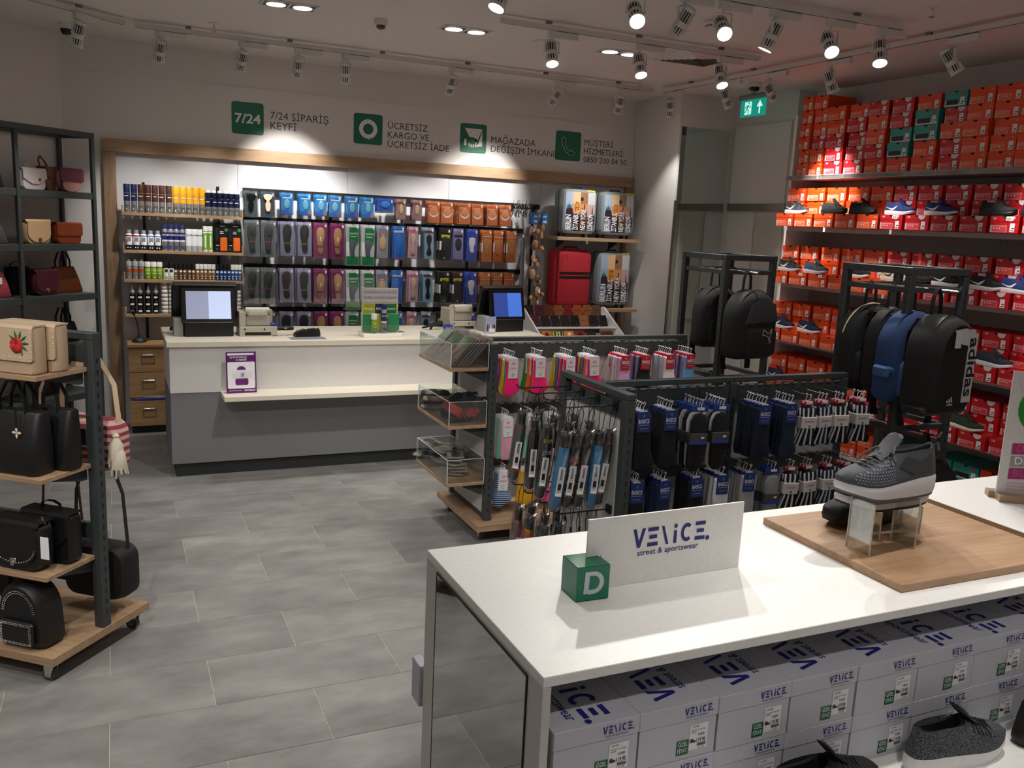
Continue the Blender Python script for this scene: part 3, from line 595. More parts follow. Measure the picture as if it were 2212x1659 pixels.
def pack_proto(kind):
    """hanging insole pack; origin at the hook hole, facing -y"""
    S = dict(grey=('6d787c', .135, .325), lilac=('8a8aa6', .13, .31), purple=('7a1e5c', .128, .32), memory=('b9bdbd', .128, .385), relax=('8b8b98', .115, .31), blue=('1c5fae', .112, .315), pink=('b893a4', .10, .30), sky=('7fa3b8', .10, .30), ocean=('101114', .112, .31), dark=('7573a0', .105, .30), navy=('2743a0', .115, .31), orange=('b8652a', .112, .315),
             mush_black=('55656d', .115, .225), mush_beige=('3f5560', .12, .22), gel=('2f8fd6', .105, .185), gel_orange=('2f8fd6', .105, .185), gel_pink=('3a86c6', .11, .19), wide=('2358b8', .16, .125), pair=('a07a7c', .095, .185), half=('c06a3a', .125, .205))
    card, w, h = S[kind]; P = Proto('insole_pack', 'insole pack'); hw = w / 2
    b = MB(); b.rbox(-hw, hw, -.004, .002, -h, .012, mat(card, .5), .002); P.part('card', b)
    q = MB(); fr = F((0, -.0045, 0), (1, 0, 0), (0, 0, 1)); s = MB(); fs = F((0, -.004, -h + .03), (1, 0, 0), (0, 0, 1))
    q.rect(fr, hw - .022, hw - .006, -.03, -.004, PRICE, .0012); q.rect(fr, -.05 if hw > .05 else -hw + .006, -.04, -h + .014, -h + .024, GREEN, .0012)
    def sole(m, ws, hs, kd='foot', z=.0, t=.011): s.puff([(a, bb + z) for a, bb in sole_poly(ws, hs, kd)], t, m, fs, .006)
    K = lambda c: mat(c, .7, 0, .2, 150)
    if kind == 'grey': sole(K('3f4446'), .085, .27); s.puff([(a * .6 + .005, bb * .35 + .155) for a, bb in sole_poly(.085, .27, 'oval')], .004, K('202325'), F((0, -.015, -h + .03), (1, 0, 0), (0, 0, 1)), .004); q.T = Matrix.Translation((0, -.0125, 0)); q.rect(fr, -.03, .03, -.192, -.18, mat('9a3a52', .5)); s.puff([(a * .3, bb * .14 + .02) for a, bb in sole_poly(.085, .27, 'oval')], .004, K('16181a'), F((0, -.015, -h + .03), (1, 0, 0), (0, 0, 1)), .004)
    elif kind == 'lilac': sole(K('131417'), .085, .265); q.T = Matrix.Translation((0, -.0125, 0)); q.rect(fr, -.035, .035, -.2, -.185, mat('6a5a3a', .5))
    elif kind == 'purple': sole(K('b08a60'), .082, .26); s.puff([(a * .2, bb * .2 + .12) for a, bb in sole_poly(.08, .26, 'oval')], .005, K('b99468'), F((0, -.014, -h + .03), (1, 0, 0), (0, 0, 1)), .003); q.T = Matrix.Translation((0, -.0135, 0)); q.rect(fr, -.03, .03, -.215, -.2, mat('5c1f2c', .5))
    elif kind == 'memory':
        b2 = mat('0f7a40', .5); q.rect(fr, -hw + .03, hw - .004, -.16, -.02, b2, .0008); q.poly(fr, arc(.013, -.16, .045, 180, 360, 10), mat('1f9a52', .5), .001); q.text(fr, 'memory', .013, -.085, .023, PRICE, .002, 'C', .01, width=.082)
        q.rect(fr, -.02, .04, -.11, -.104, PRICE, .0014); q.rect(fr, -hw + .003, hw - .003, -h + .004, -h + .085, b2, .0008); q.poly(fr, [(-.02, -h + .02), (0, -h + .02), (0, -h + .04), (-.02, -h + .04)], GREEN, .0013)
        q.rect(fr, -hw + .004, -hw + .03, -h + .09, -.16, PRICE, .0006); sole(K('5b5d68'), .07, .17, 'foot', .045, .006)
    elif kind == 'relax': q.rect(fr, -.045, .045, -.1, -.03, mat('7d8498', .5)); q.rect(fr, -.045, .045, -.085, -.068, mat('c24a38', .5), .0012); q.text(fr, 'relax', 0, -.083, .014, PRICE, .002, 'C', .01); sole(K('bba27c'), .07, .14, 'oval', .05, .006)
    elif kind == 'blue': q.rect(fr, -.05, .05, -.05, -.03, mat('c8c2d8', .5)); q.rect(fr, -.05, .05, -h + .002, -h + .012, mat('b02040', .5)); sole(mat('1d66bd', .4), .075, .22, 'oval', .0, .005)
    elif kind == 'pink': q.rect(fr, -.045, .045, -.045, -.02, mat('c9738c', .5)); sole(K('c7ab97'), .062, .215, 'slim')
    elif kind == 'sky': q.rect(fr, -.045, .045, -.045, -.02, mat('7c2438', .5)); sole(K('0e0f12'), .062, .215, 'slim')
    elif kind == 'ocean': q.rect(fr, -.04, .05, -.085, -.055, mat('c9cf1c', .5)); q.text(fr, 'ocean', .005, -.08, .021, INK, .0014, 'C', .012, width=.065); q.rect(fr, -.02, .04, -.11, -.105, mat('a9ad40', .5)); q.rect(fr, -.055, -.035, -h + .1, -.12, PRICE); sole(K('16171b'), .07, .15, 'foot', .055, .006); q.rect(fr, -.005, .015, -h + .012, -h + .03, mat('2aa08a', .5))
    elif kind == 'dark': q.rect(fr, -.045, .045, -.075, -.05, mat('28242c', .5)); sole(K('2b2228'), .07, .13, 'oval', .06, .006); q.poly(fr, arc(0, -.08, .045, 180, 360, 10), mat('8482bb', .5))
    elif kind == 'navy': q.text(fr, 'ocean', 0, -.09, .021, PRICE, .0014, 'C', .012, width=.075); q.poly(fr, arc(0, -.12, .048, 180, 360, 10), mat('4a62b8', .5)); sole(mat('cfcfd4', .5), .075, .16, 'foot', .05, .004)
    elif kind == 'orange': q.rect(fr, -.05, .05, -.06, -.055, PRICE); q.rect(fr, -.04, .03, -.045, -.025, mat('d88a5a', .5)); q.poly(fr, arc(0, -.095, .05, 180, 360, 10), mat('cf8a54', .5)); sole(K('b07a3c'), .075, .17, 'foot', .035, .005); q.rect(fr, -.055, -.042, -h + .1, -.12, PRICE)
    elif kind == 'mush_black': sole(mat('0c0c0e', .25), .085, .16, 'mush', .02, .02); q.rect(fr, -.04, .04, -.03, -.018, INK)
    elif kind == 'mush_beige': sole(mat('d0b098', .5), .085, .165, 'mush', .015, .02); q.rect(fr, -.04, .04, -.026, -.016, mat('8a2a22', .5)); s.rbox(.05, .062, .0, .004, -h, -.02, mat('c03428', .5), .001)
    elif kind[:3] == 'gel': sole(mat('7fc0dc', .2), .055, .095, 'oval', .015, .008); q.rect(fr, -.04, .04, -.04, -.03, PRICE); q.poly(fr, [(hw - .03, -h + .003), (hw - .002, -h + .003), (hw - .002, -h + .05)], mat({'gel': '2f6fd0', 'gel_orange': 'e06a28', 'gel_pink': 'd42a6c'}[kind], .5), .0014); q.rect(fr, -hw + .002, hw - .035, -h + .003, -h + .035, mat('2a5fc8', .5))
    elif kind == 'wide': sole(mat('4a8ad8', .2), .1, .07, 'oval', .01, .01); q.rect(fr, -.078, .078, -h + .002, -h + .012, mat('4a8a3a', .5))
    elif kind == 'pair': sole(mat('c9b494', .4), .045, .1, 'oval', .02, .007); q.rect(fr, -.04, .035, -.035, -.022, mat('8a3838', .5)); q.rect(fr, -.035, -.03 + .01, -h + .01, -h + .02, GREEN)
    elif kind == 'half': q.rect(fr, -.055, .055, -.075, -.07, mat('7a3a18', .5)); q.rect(fr, -.055, .03, -.05, -.035, mat('d8a080', .5)); q.poly(fr, arc(0, -.1, .05, 180, 360, 10), mat('d9cfcf', .5)); s.puff([(a, bb + .045) for a, bb in sole_poly(.09, .08, 'oval')], .004, mat('cf8a58', .6), fs, .006)
    q.T = None
    P.part('insole', s); P.part('print', q)
    b = MB(); b.rbox(-hw - .006, hw + .006, -.018, .003, -h - .006, .014, PLAS, .004); P.part('plastic_sleeve', b)
    return P
PACKS = {}
def hang_stack(kind, x, z, n, label, grp, step=.030, yf=-.185, jit=.006):
    link('hook', HOOK, rail, (x, 2.40, z))
    P = PACKS.setdefault(kind, pack_proto(kind))
    for k in range(n):
        d = nth(k) + ' back on its hook' if k else 'front of its hook'
        P.put((x + random.uniform(-jit, jit), 2.40 + yf + k * step, z - .008), random.uniform(-.06, .06), '%s, %s' % (label, d), 'hanging insole packs', rot=(0, random.uniform(-.035, .035), random.uniform(-.08, .08)))
X1 = [.84, .994, 1.173, 1.332, 1.486, 1.628, 1.786, 1.942, 2.119, 2.284, 2.453, 2.62, 2.76, 2.95, 3.10, 3.26, 3.41]
K1 = ['mush_black', 'mush_beige', 'gel', 'gel_orange', 'gel_orange', 'gel_pink', 'gel_pink', 'gel_orange', 'wide', 'pair', 'pair'] + ['half'] * 6
X2 = [.845, .993, 1.164, 1.325, 1.488, 1.647, 1.80, 1.953, 2.098, 2.262, 2.42, 2.575, 2.75, 2.90, 3.05, 3.21, 3.35, 3.49]
K2 = ['grey', 'grey', 'lilac', 'lilac', 'purple', 'purple', 'memory', 'memory', 'relax', 'blue', 'pink', 'sky', 'ocean', 'dark', 'navy', 'orange', 'orange', 'orange']
K3 = list(K2); K3[13] = 'ocean'
WORD = dict(grey='grey insole card with dark insole', lilac='lilac insole card with black insole', purple='purple insole card with tan insole', memory='green memory foam insole pack', relax='grey blue insole pack with beige oval', blue='bright blue slim insole pack', pink='pink insole pack with beige insole', sky='pale blue insole pack with black insole', ocean='black insole pack with yellow band', dark='violet insole pack with dark oval', navy='royal blue insole pack with white insole', orange='orange insole pack with tan insole',
    mush_black='blue card with black heel grip', mush_beige='teal card with beige heel grip', gel='light blue gel pad card', gel_orange='blue gel pad card with orange corner', gel_pink='blue gel pad card with pink corner', wide='wide low blue pad card', pair='dusty pink card with beige oval', half='orange half insole card')
RN = ['top', 'second', 'third', 'lowest']
for r, (xs, ks) in enumerate(((X1, K1), (X2, K2), (X2, K3), (X2, K2))):
    for i, (x, k) in enumerate(zip(xs, ks)):
        n = ([3, 2, 4, 4, 4, 4, 4, 4, 3, 4, 4, 4, 5, 5, 4, 4, 3][i] if r == 0 else (2 if i < 2 else 4) if r < 3 else 2)
        if r == 3 and i > 14: continue
        hang_stack(k, x, ROWZ[r] - .012, n, '%s, %s row, %s hook' % (WORD[k], RN[r], nth(i)), None, step=.032 if n > 3 else .04)
# laces, small blue boxes, shoe horns, shoe trees at the end of the hooks
P = Proto('shoelace_bundle', 'shoelaces'); b = MB()
for k in range(26):
    a = random.uniform(0, 2 * PI); r0 = random.uniform(.01, .05); q = random.uniform(.05, .12); u = random.choice((1, -1, -1))
    b.tube([(0, 0, 0), (r0 * math.cos(a) * .8, r0 * math.sin(a) * .6, .3 * q * u + .01), (r0 * 1.5 * math.cos(a), r0 * math.sin(a) * .8, q * .8 * u)], .0035, random.choice([mat('2a2a2c', .5), mat('8c8c8c', .4), mat('5a5a5c', .5)]), 4, flat=.4)
P.part('laces', b); b = MB(); b.rbox(-.012, .012, -.006, .006, -.02, .012, INK, .002); P.part('paper_band', b)
for k, x in enumerate((3.56, 3.63, 3.69)):
    link('hook', HOOK, rail, (x, 2.40, 2.19)); P.put((x, 2.2, 2.165), k * 1.3, 'spiky bunch of black and grey shoelaces, %s of three hanging at the bar end' % ORD[k], 'lace bunches'); P.put((x + .01, 2.28, 2.165), k * 1.3 + 2, 'spiky bunch of shoelaces behind the %s front one' % ORD[k], 'lace bunches')
P = Proto('small_box', 'package'); b = MB(); b.rbox(-.03, .03, -.01, .01, -.12, 0, mat('2d7fcb', .4), .002); P.part('carton', b); b = MB(); fr = F((0, -.0105, 0), (1, 0, 0), (0, 0, 1)); b.rect(fr, -.02, .02, -.1, -.08, PRICE); b.rect(fr, -.022, .022, -.05, -.03, mat('9fd0ee', .4)); P.part('print', b)
for k, x in enumerate((3.765, 3.87)):
    link('hook', HOOK, rail, (x, 2.40, 2.14))
    for j in range(3): P.put((x, 2.21 + j * .05, 2.135), 0, 'small blue carton on the %s end hook, %s from the front' % (ORD[k], ORD[j]), 'small blue cartons')
P = Proto('shoe_horn', 'shoe horn'); b = MB(); b.loft([[(w_ * math.cos(a), .012 * math.sin(a) - .008, z) for a in [PI * i / 5 for i in range(6)]] + [((w_ - .002) * math.cos(a), .012 * math.sin(a) - .010, z) for a in [PI * (5 - i) / 5 for i in range(6)]] for w_, z in ((.010, 0), (.013, -.1), (.015, -.3), (.020, -.48), (.016, -.56), (.006, -.58))], mat('7f8385', .15, .3, name='grey_plastic')); P.part('blade', b)
b = MB(); b.tube([(0, 0, -.015), (0, -.012, .01), (0, 0, .02)], .003, WHT, 5); P.part('loop', b)
for k in range(6):
    if k == 0:
        link('hook', HOOK, rail, (3.655, 2.40, 1.885))
    P.put((3.625 + k * .017, 2.21 + k * .03, 1.87), 0, 'long grey plastic shoe horn, %s in its hanging row' % ORD[k], 'long shoe horns')
WD = wood('9a7350', 'c49c74', 2, 4, 'beech')
P = Proto('shoe_tree', 'shoe tree'); b = MB()
b.loft([[(rx * math.cos(a), ry * math.sin(a) + yo, z) for a in [2 * PI * i / 10 for i in range(10)]] for rx, ry, yo, z in ((.008, .006, 0, -.105), (.026, .012, 0, -.095), (.036, .02, 0, -.06), (.034, .026, 0, -.02), (.022, .02, 0, .0), (.008, .008, 0, .006))], WD); P.part('toe_block', b)
b = MB(); b.loft([[(rx * math.cos(a), ry * math.sin(a), z) for a in [2 * PI * i / 10 for i in range(10)]] for rx, ry, z in ((.006, .006, .07), (.022, .02, .08), (.025, .026, .105), (.014, .014, .125), (.003, .003, .13))], WD); P.part('heel_knob', b)
b = MB(); b.cyl((0, 0, 0), (0, 0, .08), .004, CHROME, n=6); P.part('rod', b); b = MB(); b.box(-.012, .012, -.028, -.0265, -.06, -.02, PRICE); P.part('tag', b)
for g, (z0, xs) in enumerate(((1.99, (3.76, 3.83, 3.90, 3.80)), (1.84, (3.80, 3.88)), (1.53, (3.78, 3.85, 3.80)), (1.34, (3.85, 3.90)), (1.13, (3.80, 3.87, 3.92)))):
    for k, x in enumerate(xs): P.put((x, 2.25 + .04 * (k % 3), z0 + .015 * k), 0, 'pale wooden shoe tree, %s in the %s bunch below the blue cartons' % (ORD[k], ORD[g]), 'hanging shoe trees', rot=(random.uniform(-.3, .3), random.uniform(-.35, .35) + (PI if k % 2 else 0), random.uniform(0, 3)))
b = MB(); b.cyl((0, 2.42, 0), (0, 2.17, 0), .002, BLK, n=4)
for x, z in ((3.80, 2.08), (3.87, 2.085), (3.82, 1.62), (3.86, 1.40), (3.85, 1.22)): bb = MB(); bb.cyl((x, 2.42, z), (x, 2.17, z), .002, BLK, n=4); bb.tube([(x, 2.18, z), (x, 2.2, z - .04), (x, 2.22, z - .07)], .0012, BLK, 4); part('hook', bb, rail)

# ------------------------------------------------------------------ suitcases
oak_shelf('suitcase_shelf', 3.95, 5.0, 2.03, 2.39, 1.897, .036, 'oak shelf under the two upper city print suitcases')
oak_shelf('suitcase_shelf', 3.95, 5.0, 2.03, 2.39, 1.132, .036, 'oak shelf under the red suitcase')
oak_shelf('suitcase_shelf', 3.95, 5.0, 2.03, 2.39, .60, .036, 'low oak shelf under a navy duffel bag')
def hard_case(w_, h_, loc, label, rz=0):
    P = Proto('suitcase', 'suitcase'); d_ = .2; b = MB()
    def rr(ins, y, r=.06): return [(a, y, c) for a, c in rrect(-w_ / 2 + ins, w_ / 2 - ins, .035 + ins, h_ - ins, max(.02, r - ins * .5), 5)]
    GR = mat('7d8688', .25, .1, name='grey_shell')
    b.loft([rr(.03, .1), rr(.008, .09), rr(0, .07), rr(0, .004)], GR); P.part('rear_shell', b)
    b = MB(); b.loft([rr(0, -.004), rr(0, -.07), rr(.008, -.09), rr(.03, -.1)], GR); P.part('front_shell', b)
    b = MB(); b.loft([rr(-.002, -.004), rr(-.002, .004)], BLK); P.part('zipper_band', b)
    fr = F((0, -.1, 0), (1, 0, 0), (0, 0, 1)); x = -w_ / 2 + .03; cw = (w_ - .06) / 4; top = h_ - .03; bot = .066
    q = MB()
    for i, (c1, c2, cc) in enumerate((('9fb0c6', '8fa6ba', '5f7488'), ('d9b48c', 'cf8a4a', '2a1a1c'), ('8d6c50', 'c48a58', '3a2620'), ('b9bcc0', 'b39a98', '5d6a72'))):  # lower tones of the outer prints darkened to stand for dimmer light
        a, bb = x + i * cw, x + (i + 1) * cw
        q.rect(fr, a, bb, top - (top - bot) * .3, top, mat(c1, .2)); q.rect(fr, a, bb, top - (top - bot) * .62, top - (top - bot) * .3, mat(c2, .2)); q.rect(fr, a, bb, bot, top - (top - bot) * .62, mat(cc, .2))
    P.part('printed_panels', q)
    q = MB(); mid = bot + (top - bot) * .42; D = mat('2b2430', .3); o = .0016
    q.poly(fr, [(x + .01, mid - .03), (x + cw, mid - .03), (x + cw, mid + .06), (x + cw * .8, mid + .07), (x + cw * .25, mid + .07), (x + .01, mid + .05)], D, o); q.poly(fr, arc(x + cw * .52, mid + .068, .03, 0, 180, 10, .036), mat('2f6a80', .3), o)
    q.box(x + cw * .5, x + cw * .54, -.1022, -.1014, mid + .1, mid + .125, D)
    R1 = mat('6a2a1c', .3)
    for a in (.35, .72): q.rect(fr, x + cw * (1 + a), x + cw * (1 + a) + .006, mid - .01, mid + .14, R1, o)
    for zz in (.02, .07, .12): q.rect(fr, x + cw * 1.35, x + cw * 1.78, mid + zz, mid + zz + .008, R1, o)
    q.poly(fr, [(x + cw, mid - .05), (x + cw * 2, mid - .03), (x + cw * 2, mid + .01), (x + cw, mid + .03)], D, o)
    for a, hh in ((.05, .05), (.2, .09), (.36, .06), (.5, .13), (.66, .07), (.82, .05)): q.rect(fr, x + cw * (2 + a), x + cw * (2 + a) + cw * .15, mid - .08, mid + hh - .02, mat('4a3428', .3), o)
    q.poly(fr, [(x + cw * 3.05, mid - .1), (x + cw * 4, mid - .1), (x + cw * 4, mid + .0), (x + cw * 3.75, mid + .01), (x + cw * 3.72, mid + .06), (x + cw * 3.66, mid + .1), (x + cw * 3.6, mid + .06), (x + cw * 3.58, mid - .01), (x + cw * 3.05, mid - .03)], D, o)
    q.rect(fr, x + cw * 2.05, x + cw * 2.05 + .03, top - .09, top - .055, BLK, o)
    P.part('skyline_print', q)
    q = MB()
    for i, s in enumerate(('BERLIN', 'İSTANBUL', 'NEW YORK', 'LONDON')): q.text(fr, s, x + cw * (i + 1) - .02, bot + .012, .066, PRICE, .0028, 'L', .02, width=(.155, .20, .22, .165)[i] * (h_ / .5), rot=PI / 2)
    P.part('lettering', q)
    q = MB(); q.rbox(w_ / 2 - .13, w_ / 2 - .03, -.094, -.0865, h_ - .03, h_ - .006, mat('e8d21c', .5), .001); P.part('sale_tag', q, label='yellow tag')
    q = MB(); q.tube([(-.07, 0, h_), (-.06, 0, h_ + .018), (.06, 0, h_ + .018), (.07, 0, h_)], .008, BLK, 6); P.part('handle', q)
    for sx_ in (-1, 1):
        for sy_ in (-.06, .06): q = MB(); q.cyl((sx_ * (w_ / 2 - .06) - .01, sy_, .018), (sx_ * (w_ / 2 - .06) + .01, sy_, .018), .018, BLK); q.box(sx_ * (w_ / 2 - .06) - .012, sx_ * (w_ / 2 - .06) + .012, sy_ - .012, sy_ + .012, .018, .045, BLK); P.part('wheel', q)
    P.put(loc, rz, label, 'city print suitcases')
hard_case(.43, .505, (4.22, 2.18, 1.897), 'city print hard suitcase on the upper oak shelf, nearer the shoe trees', .06)
hard_case(.43, .50, (4.70, 2.18, 1.897), 'city print hard suitcase on the upper oak shelf, at the room corner', .04)
hard_case(.43, .62, (4.70, 2.18, 1.132), 'large city print hard suitcase beside the red one', .04)
P = Proto('suitcase', 'suitcase'); RED = mat('a01828', .85, 0, .4, 350, name='red_fabric'); b = MB()
def rr(w0, w1, z0, z1, y, r=.05): return [(a, y, c) for a, c in rrect(w0, w1, z0, z1, r, 5)]
b.loft([rr(-.22, .2, .03, .62, .1), rr(-.23, .21, .025, .63, .08), rr(-.23, .21, .025, .63, -.06), rr(-.22, .2, .03, .62, -.075)], RED); P.part('body', b)
b = MB(); b.loft([rr(-.2, .2, .04, .61, -.074), rr(-.205, .205, .035, .615, -.09), rr(-.2, .2, .04, .61, -.115), rr(-.18, .185, .06, .59, -.122)], RED); P.part('front_pocket', b)
b = MB(); fr = F((0, -.122, 0), (1, 0, 0), (0, 0, 1))
for z in (.37, .325): b.prism(rrect(-.19, .195, z, z + .024, .004, 2), -.003, .004, BLK, fr)
P.part('webbing_band', b); b = MB(); b.rect(fr, .1, .165, .362, .37, CHROME, .004); b.tube([fr.p(-.13, .585, .002), fr.p(-.15, .57, .006), fr.p(-.155, .545, .004)], .003, CHROME, 5); b.tube([fr.p(-.1, .585, .002), fr.p(-.105, .57, .006), fr.p(-.1, .545, .004)], .003, CHROME, 5); P.part('zip_pull', b)
b = MB(); b.tube([(-.09, 0, .63), (-.08, 0, .655), (.08, 0, .655), (.09, 0, .63)], .010, RED, 6); P.part('handle', b)
for sx_ in (-.17, .15):
    for sy_ in (-.05, .06): b = MB(); b.cyl((sx_ - .01, sy_, .018), (sx_ + .01, sy_, .018), .018, BLK); b.box(sx_ - .012, sx_ + .012, sy_ - .01, sy_ + .01, .018, .05, BLK); P.part('wheel', b)
P.put((4.20, 2.20, 1.132), .05, 'red soft suitcase with two black bands on its pocket')
P = Proto('duffel_bag', 'bag'); b = MB(); b.loft([[(x, .12 * math.cos(a) * k, .14 + .14 * math.sin(a) * k) for a in [2 * PI * i / 14 for i in range(14)]] for x, k in ((-.27, .55), (-.25, .9), (-.15, 1), (.15, 1), (.25, .9), (.27, .55))], mat('14182c', .8)); P.part('body', b); b = MB(); b.strap([(-.1, -.1, .18), (-.09, -.11, .30), (.09, -.11, .30), (.1, -.1, .18)], .025, .003, (0, 1, 0), BLK); P.part('handle', b)
P.put((4.66, 2.2, .60), 0, 'navy duffel bag on the lowest oak shelf')
# ------------------------------------------------------------------ cash counter
CREAM = mat('e4dccb', .5, 0, .03, 200, .02, name='cream_laminate'); GREYL = mat('77777a', .55, name='grey_laminate'); PALE = mat('d6d4d2', .5, name='pale_laminate')
t = thing('cash_counter', 'long cash counter with cream top, white upper front and grey lower front', 'counter', (0, 0, 0))
b = MB(); b.box(.05, 3.1, .56, 1.36, 0, .105, mat('232628', .6)); part('plinth', b, t)
b = MB(); b.rbox(.02, 3.14, .53, .60, .105, .652, GREYL, .001); b.box(.02, .06, .60, 1.38, .105, .652, GREYL); b.box(3.10, 3.14, .60, 1.38, .105, .652, GREYL); part('lower_front', b, t)
b = MB(); b.rbox(.018, 3.142, .524, .60, .6525, 1.0, PALE, .001); b.box(.018, .06, .60, 1.38, .6525, 1.0, PALE); b.box(3.10, 3.142, .60, 1.38, .6525, 1.0, PALE); part('upper_front', b, t)
b = MB(); b.rbox(.0, 3.16, .505, 1.40, 1.0005, 1.04, CREAM, .002); part('worktop', b, t)
b = MB(); b.rbox(.375, 3.0, .27, .524, .625, .662, CREAM, .002); part('shelf', b, t)
b = MB(); b.lathe([(.035, 1.0402), (.035, 1.043), (.026, 1.044)], mat('3a3432', .5), 18, (1.66, 1.15, 0)); b.lathe([(.02, 1.0442), (0, 1.0442)], BLK, 12, (1.66, 1.15, 0)); part('cable_grommet', b, t)
b = MB(); b.box(1.55, 1.95, .93, 1.02, 1.0402, 1.0412, mat('6f5a44', .5)); part('recessed_tray', b, t)
# till screens
def till(x, y, name_label, scr, rz=0, w_=.40):
    t = thing('till_screen', name_label, 'till', (x, y, 1.0405), rz); h = w_ / 2
    b = MB(); b.rbox(-h + .02, h - .02, -.02, .22, 0, .115, mat('121315', .4), .006); b.rbox(-h - .055, -h + .015, .02, .16, 0, .14, mat('9b9b99', .5), .004); part('base', b, t)
    b = MB(); b.cyl((0, .10, .11), (0, .13, .30), .03, BLK); part('stand_pole', b, t)
    a = R_(12); M_ = Matrix.Translation((0, -.005, .105)) @ Matrix.Rotation(-a, 4, 'X')
    b = MB(); b.T = M_; b.rbox(-h, h, -.012, .025, 0, .27, mat('0e0f11', .3), .006); k = part('front_display', b, t)
    b = MB(); b.T = M_; b.box(-h + .035, h - .035, -.0132, -.0122, .03, .245, scr[0]); b.box(-h + .035 + (w_ - .07) * .5, h - .035, -.0136, -.0132, .03, .245, scr[1]); part('lit_screen', b, k)
    b = MB(); b.T = Matrix.Translation((-.03, .17, .12)) @ Matrix.Rotation(R_(14), 4, 'X'); b.rbox(-h - .03, h + .06, -.02, .02, 0, .27, mat('101113', .35), .008); b.rbox(-h - .02, h + .05, -.03, .045, .255, .29, mat('17181a', .4), .006); part('cashier_display', b, t)
till(.325, .80, 'black till screen with pale lit display at the counter end by the drawers', (glow('8a90a8', .55, 'screen_a'), glow('aab6d4', .75, 'screen_b')), .02)
till(2.92, .93, 'black till screen with blue lit display at the counter end by the socks', (glow('2a3f86', .6, 'screen_c'), glow('3a62b4', .8, 'screen_d')), .12, .36)
BEI = mat('b8b3a4', .45, 0, .05, 200, name='beige_plastic')
def printer(x, y, rz, label):
    t = thing('receipt_printer', label, 'printer', (x, y, 1.0405), rz)
    b = MB(); b.rbox(-.14, .15, -.02, .2, 0, .075, BEI, .004); b.box(-.10, .10, -.0215, -.02, .008, .032, BLK); b.cyl((-.10, -.0205, .055), (-.10, -.022, .055), .007, BLK); b.cyl((.05, -.0205, .055), (.05, -.022, .055), .007, BLK); part('cash_slot_base', b, t)
    b = MB(); b.rbox(-.14, -.09, .0, .19, .075, .19, BEI, .004); b.rbox(-.09, .10, .01, .19, .075, .16, mat('aaa698', .4), .01); part('body', b, t)
    b = MB(); b.rbox(-.085, .085, -.005, .15, .155, .215, mat('c8c3b4', .3), .018); b.cyl((-.09, .02, .205), (.09, .02, .205), .022, mat('d4d0c4', .25)); part('paper_lid', b, t)
    b = MB(); b.rbox(.10, .125, .06, .18, .075, .2, mat('a8a598', .4), .003); part('side_panel', b, t)
    b = MB(); b.rbox(.105, .14, .0, .04, .075, .10, mat('2c46b0', .3), .004); part('blue_button', b, t)
printer(.69, .80, 0, 'beige receipt printer beside the pale lit till screen')
printer(2.55, 1.10, .1, 'beige receipt printer beside the blue lit till screen')
t = thing('stapler', 'blue stapler on the beige printer near the blue screen', 'stapler', (2.40, 1.06, 1.0405), .5)
b = MB(); b.rbox(-.06, .06, -.015, .015, 0, .012, BLK, .003); part('base', b, t); b = MB(); b.loft([[(x, -.014, .013), (x, .014, .013), (x, .014, z), (x, -.014, z)] for x, z in ((-.06, .05), (-.02, .055), (.03, .045), (.062, .022))], mat('1d3fb0', .3)); part('arm', b, t)
t = thing('computer_mouse', 'black computer mouse at the counter corner', 'mouse', (.09, 1.17, 1.0405), .4)
b = MB(); b.loft([[(x * k, y * k, z) for x, y in [(.03 * math.cos(a), .05 * math.sin(a)) for a in [2 * PI * i / 14 for i in range(14)]]] for k, z in ((.95, 0), (1, .012), (.85, .028), (.5, .036), (.1, .038))], mat('111112', .3)); part('shell', b, t); b = MB(); b.cyl((-.004, .028, .034), (.004, .028, .034), .007, mat('333333', .5)); part('wheel', b, t); b = MB(); b.tube([(0, .048, .01), (.03, .08, .004), (.08, .07, .004), (.1, .0, .004)], .0022, BLK, 5); part('cord', b, t)
t = thing('card_reader', 'black card terminal lying on the counter', 'card terminal', (1.06, .74, 1.0405), R_(-80))
b = MB(); b.loft([[(-w_, y, 0), (w_, y, 0), (w_ * .95, y, z), (-w_ * .95, y, z)] for y, w_, z in ((-.10, .03, .02), (-.08, .038, .035), (.0, .040, .05), (.06, .042, .062), (.1, .038, .058), (.11, .03, .03))], mat('141416', .35)); part('body', b, t)
b = MB(); b.T = Matrix.Translation((0, .045, .0605)) @ Matrix.Rotation(R_(7), 4, 'X'); b.box(-.028, .028, -.03, .03, 0, .0015, mat('3a4648', .2)); part('display', b, t)
b = MB(); b.rbox(-.012, .012, .095, .106, .045, .066, mat('a02428', .4), .002); part('red_light', b, t)
for r in range(4):
    for c in range(3): b = MB(); b.rbox(-.026 + c * .019, -.012 + c * .019, -.078 + r * .018, -.066 + r * .018, .043 + r * .004, .049 + r * .004, mat('3a3a3e', .5), .001); part('key', b, t)
b = MB(); b.tube([(-.02 + .006 * math.cos(i * 1.9), -.11 - i * .006, .012 + .006 * math.sin(i * 1.9)) for i in range(28)], .002, BLK, 5); part('coiled_cord', b, t)
t = thing('card_reader_dock', 'black and cream card terminal dock beside the printer', 'card terminal', (.92, .93, 1.0405), .1)
b = MB(); b.rbox(-.08, .08, -.05, .05, 0, .03, CREAM, .004); part('base', b, t); b = MB(); b.rbox(-.07, .07, -.04, .04, .03, .06, BLK, .008); b.poly(F((0, -.0405, .035), (1, 0, 0), (0, 0, 1)), arc(0, .01, .012, 0, 180, 8, .008), PRICE); part('cradle', b, t)
t = thing('counter_mat', 'clear grey leaflet sheet on the counter under the card terminal', 'mat', (1.05, .63, 1.0405), .03); b = MB(); b.box(-.14, .14, -.07, .07, 0, .0015, mat('9aa0a8', .25)); part('sheet', b, t)
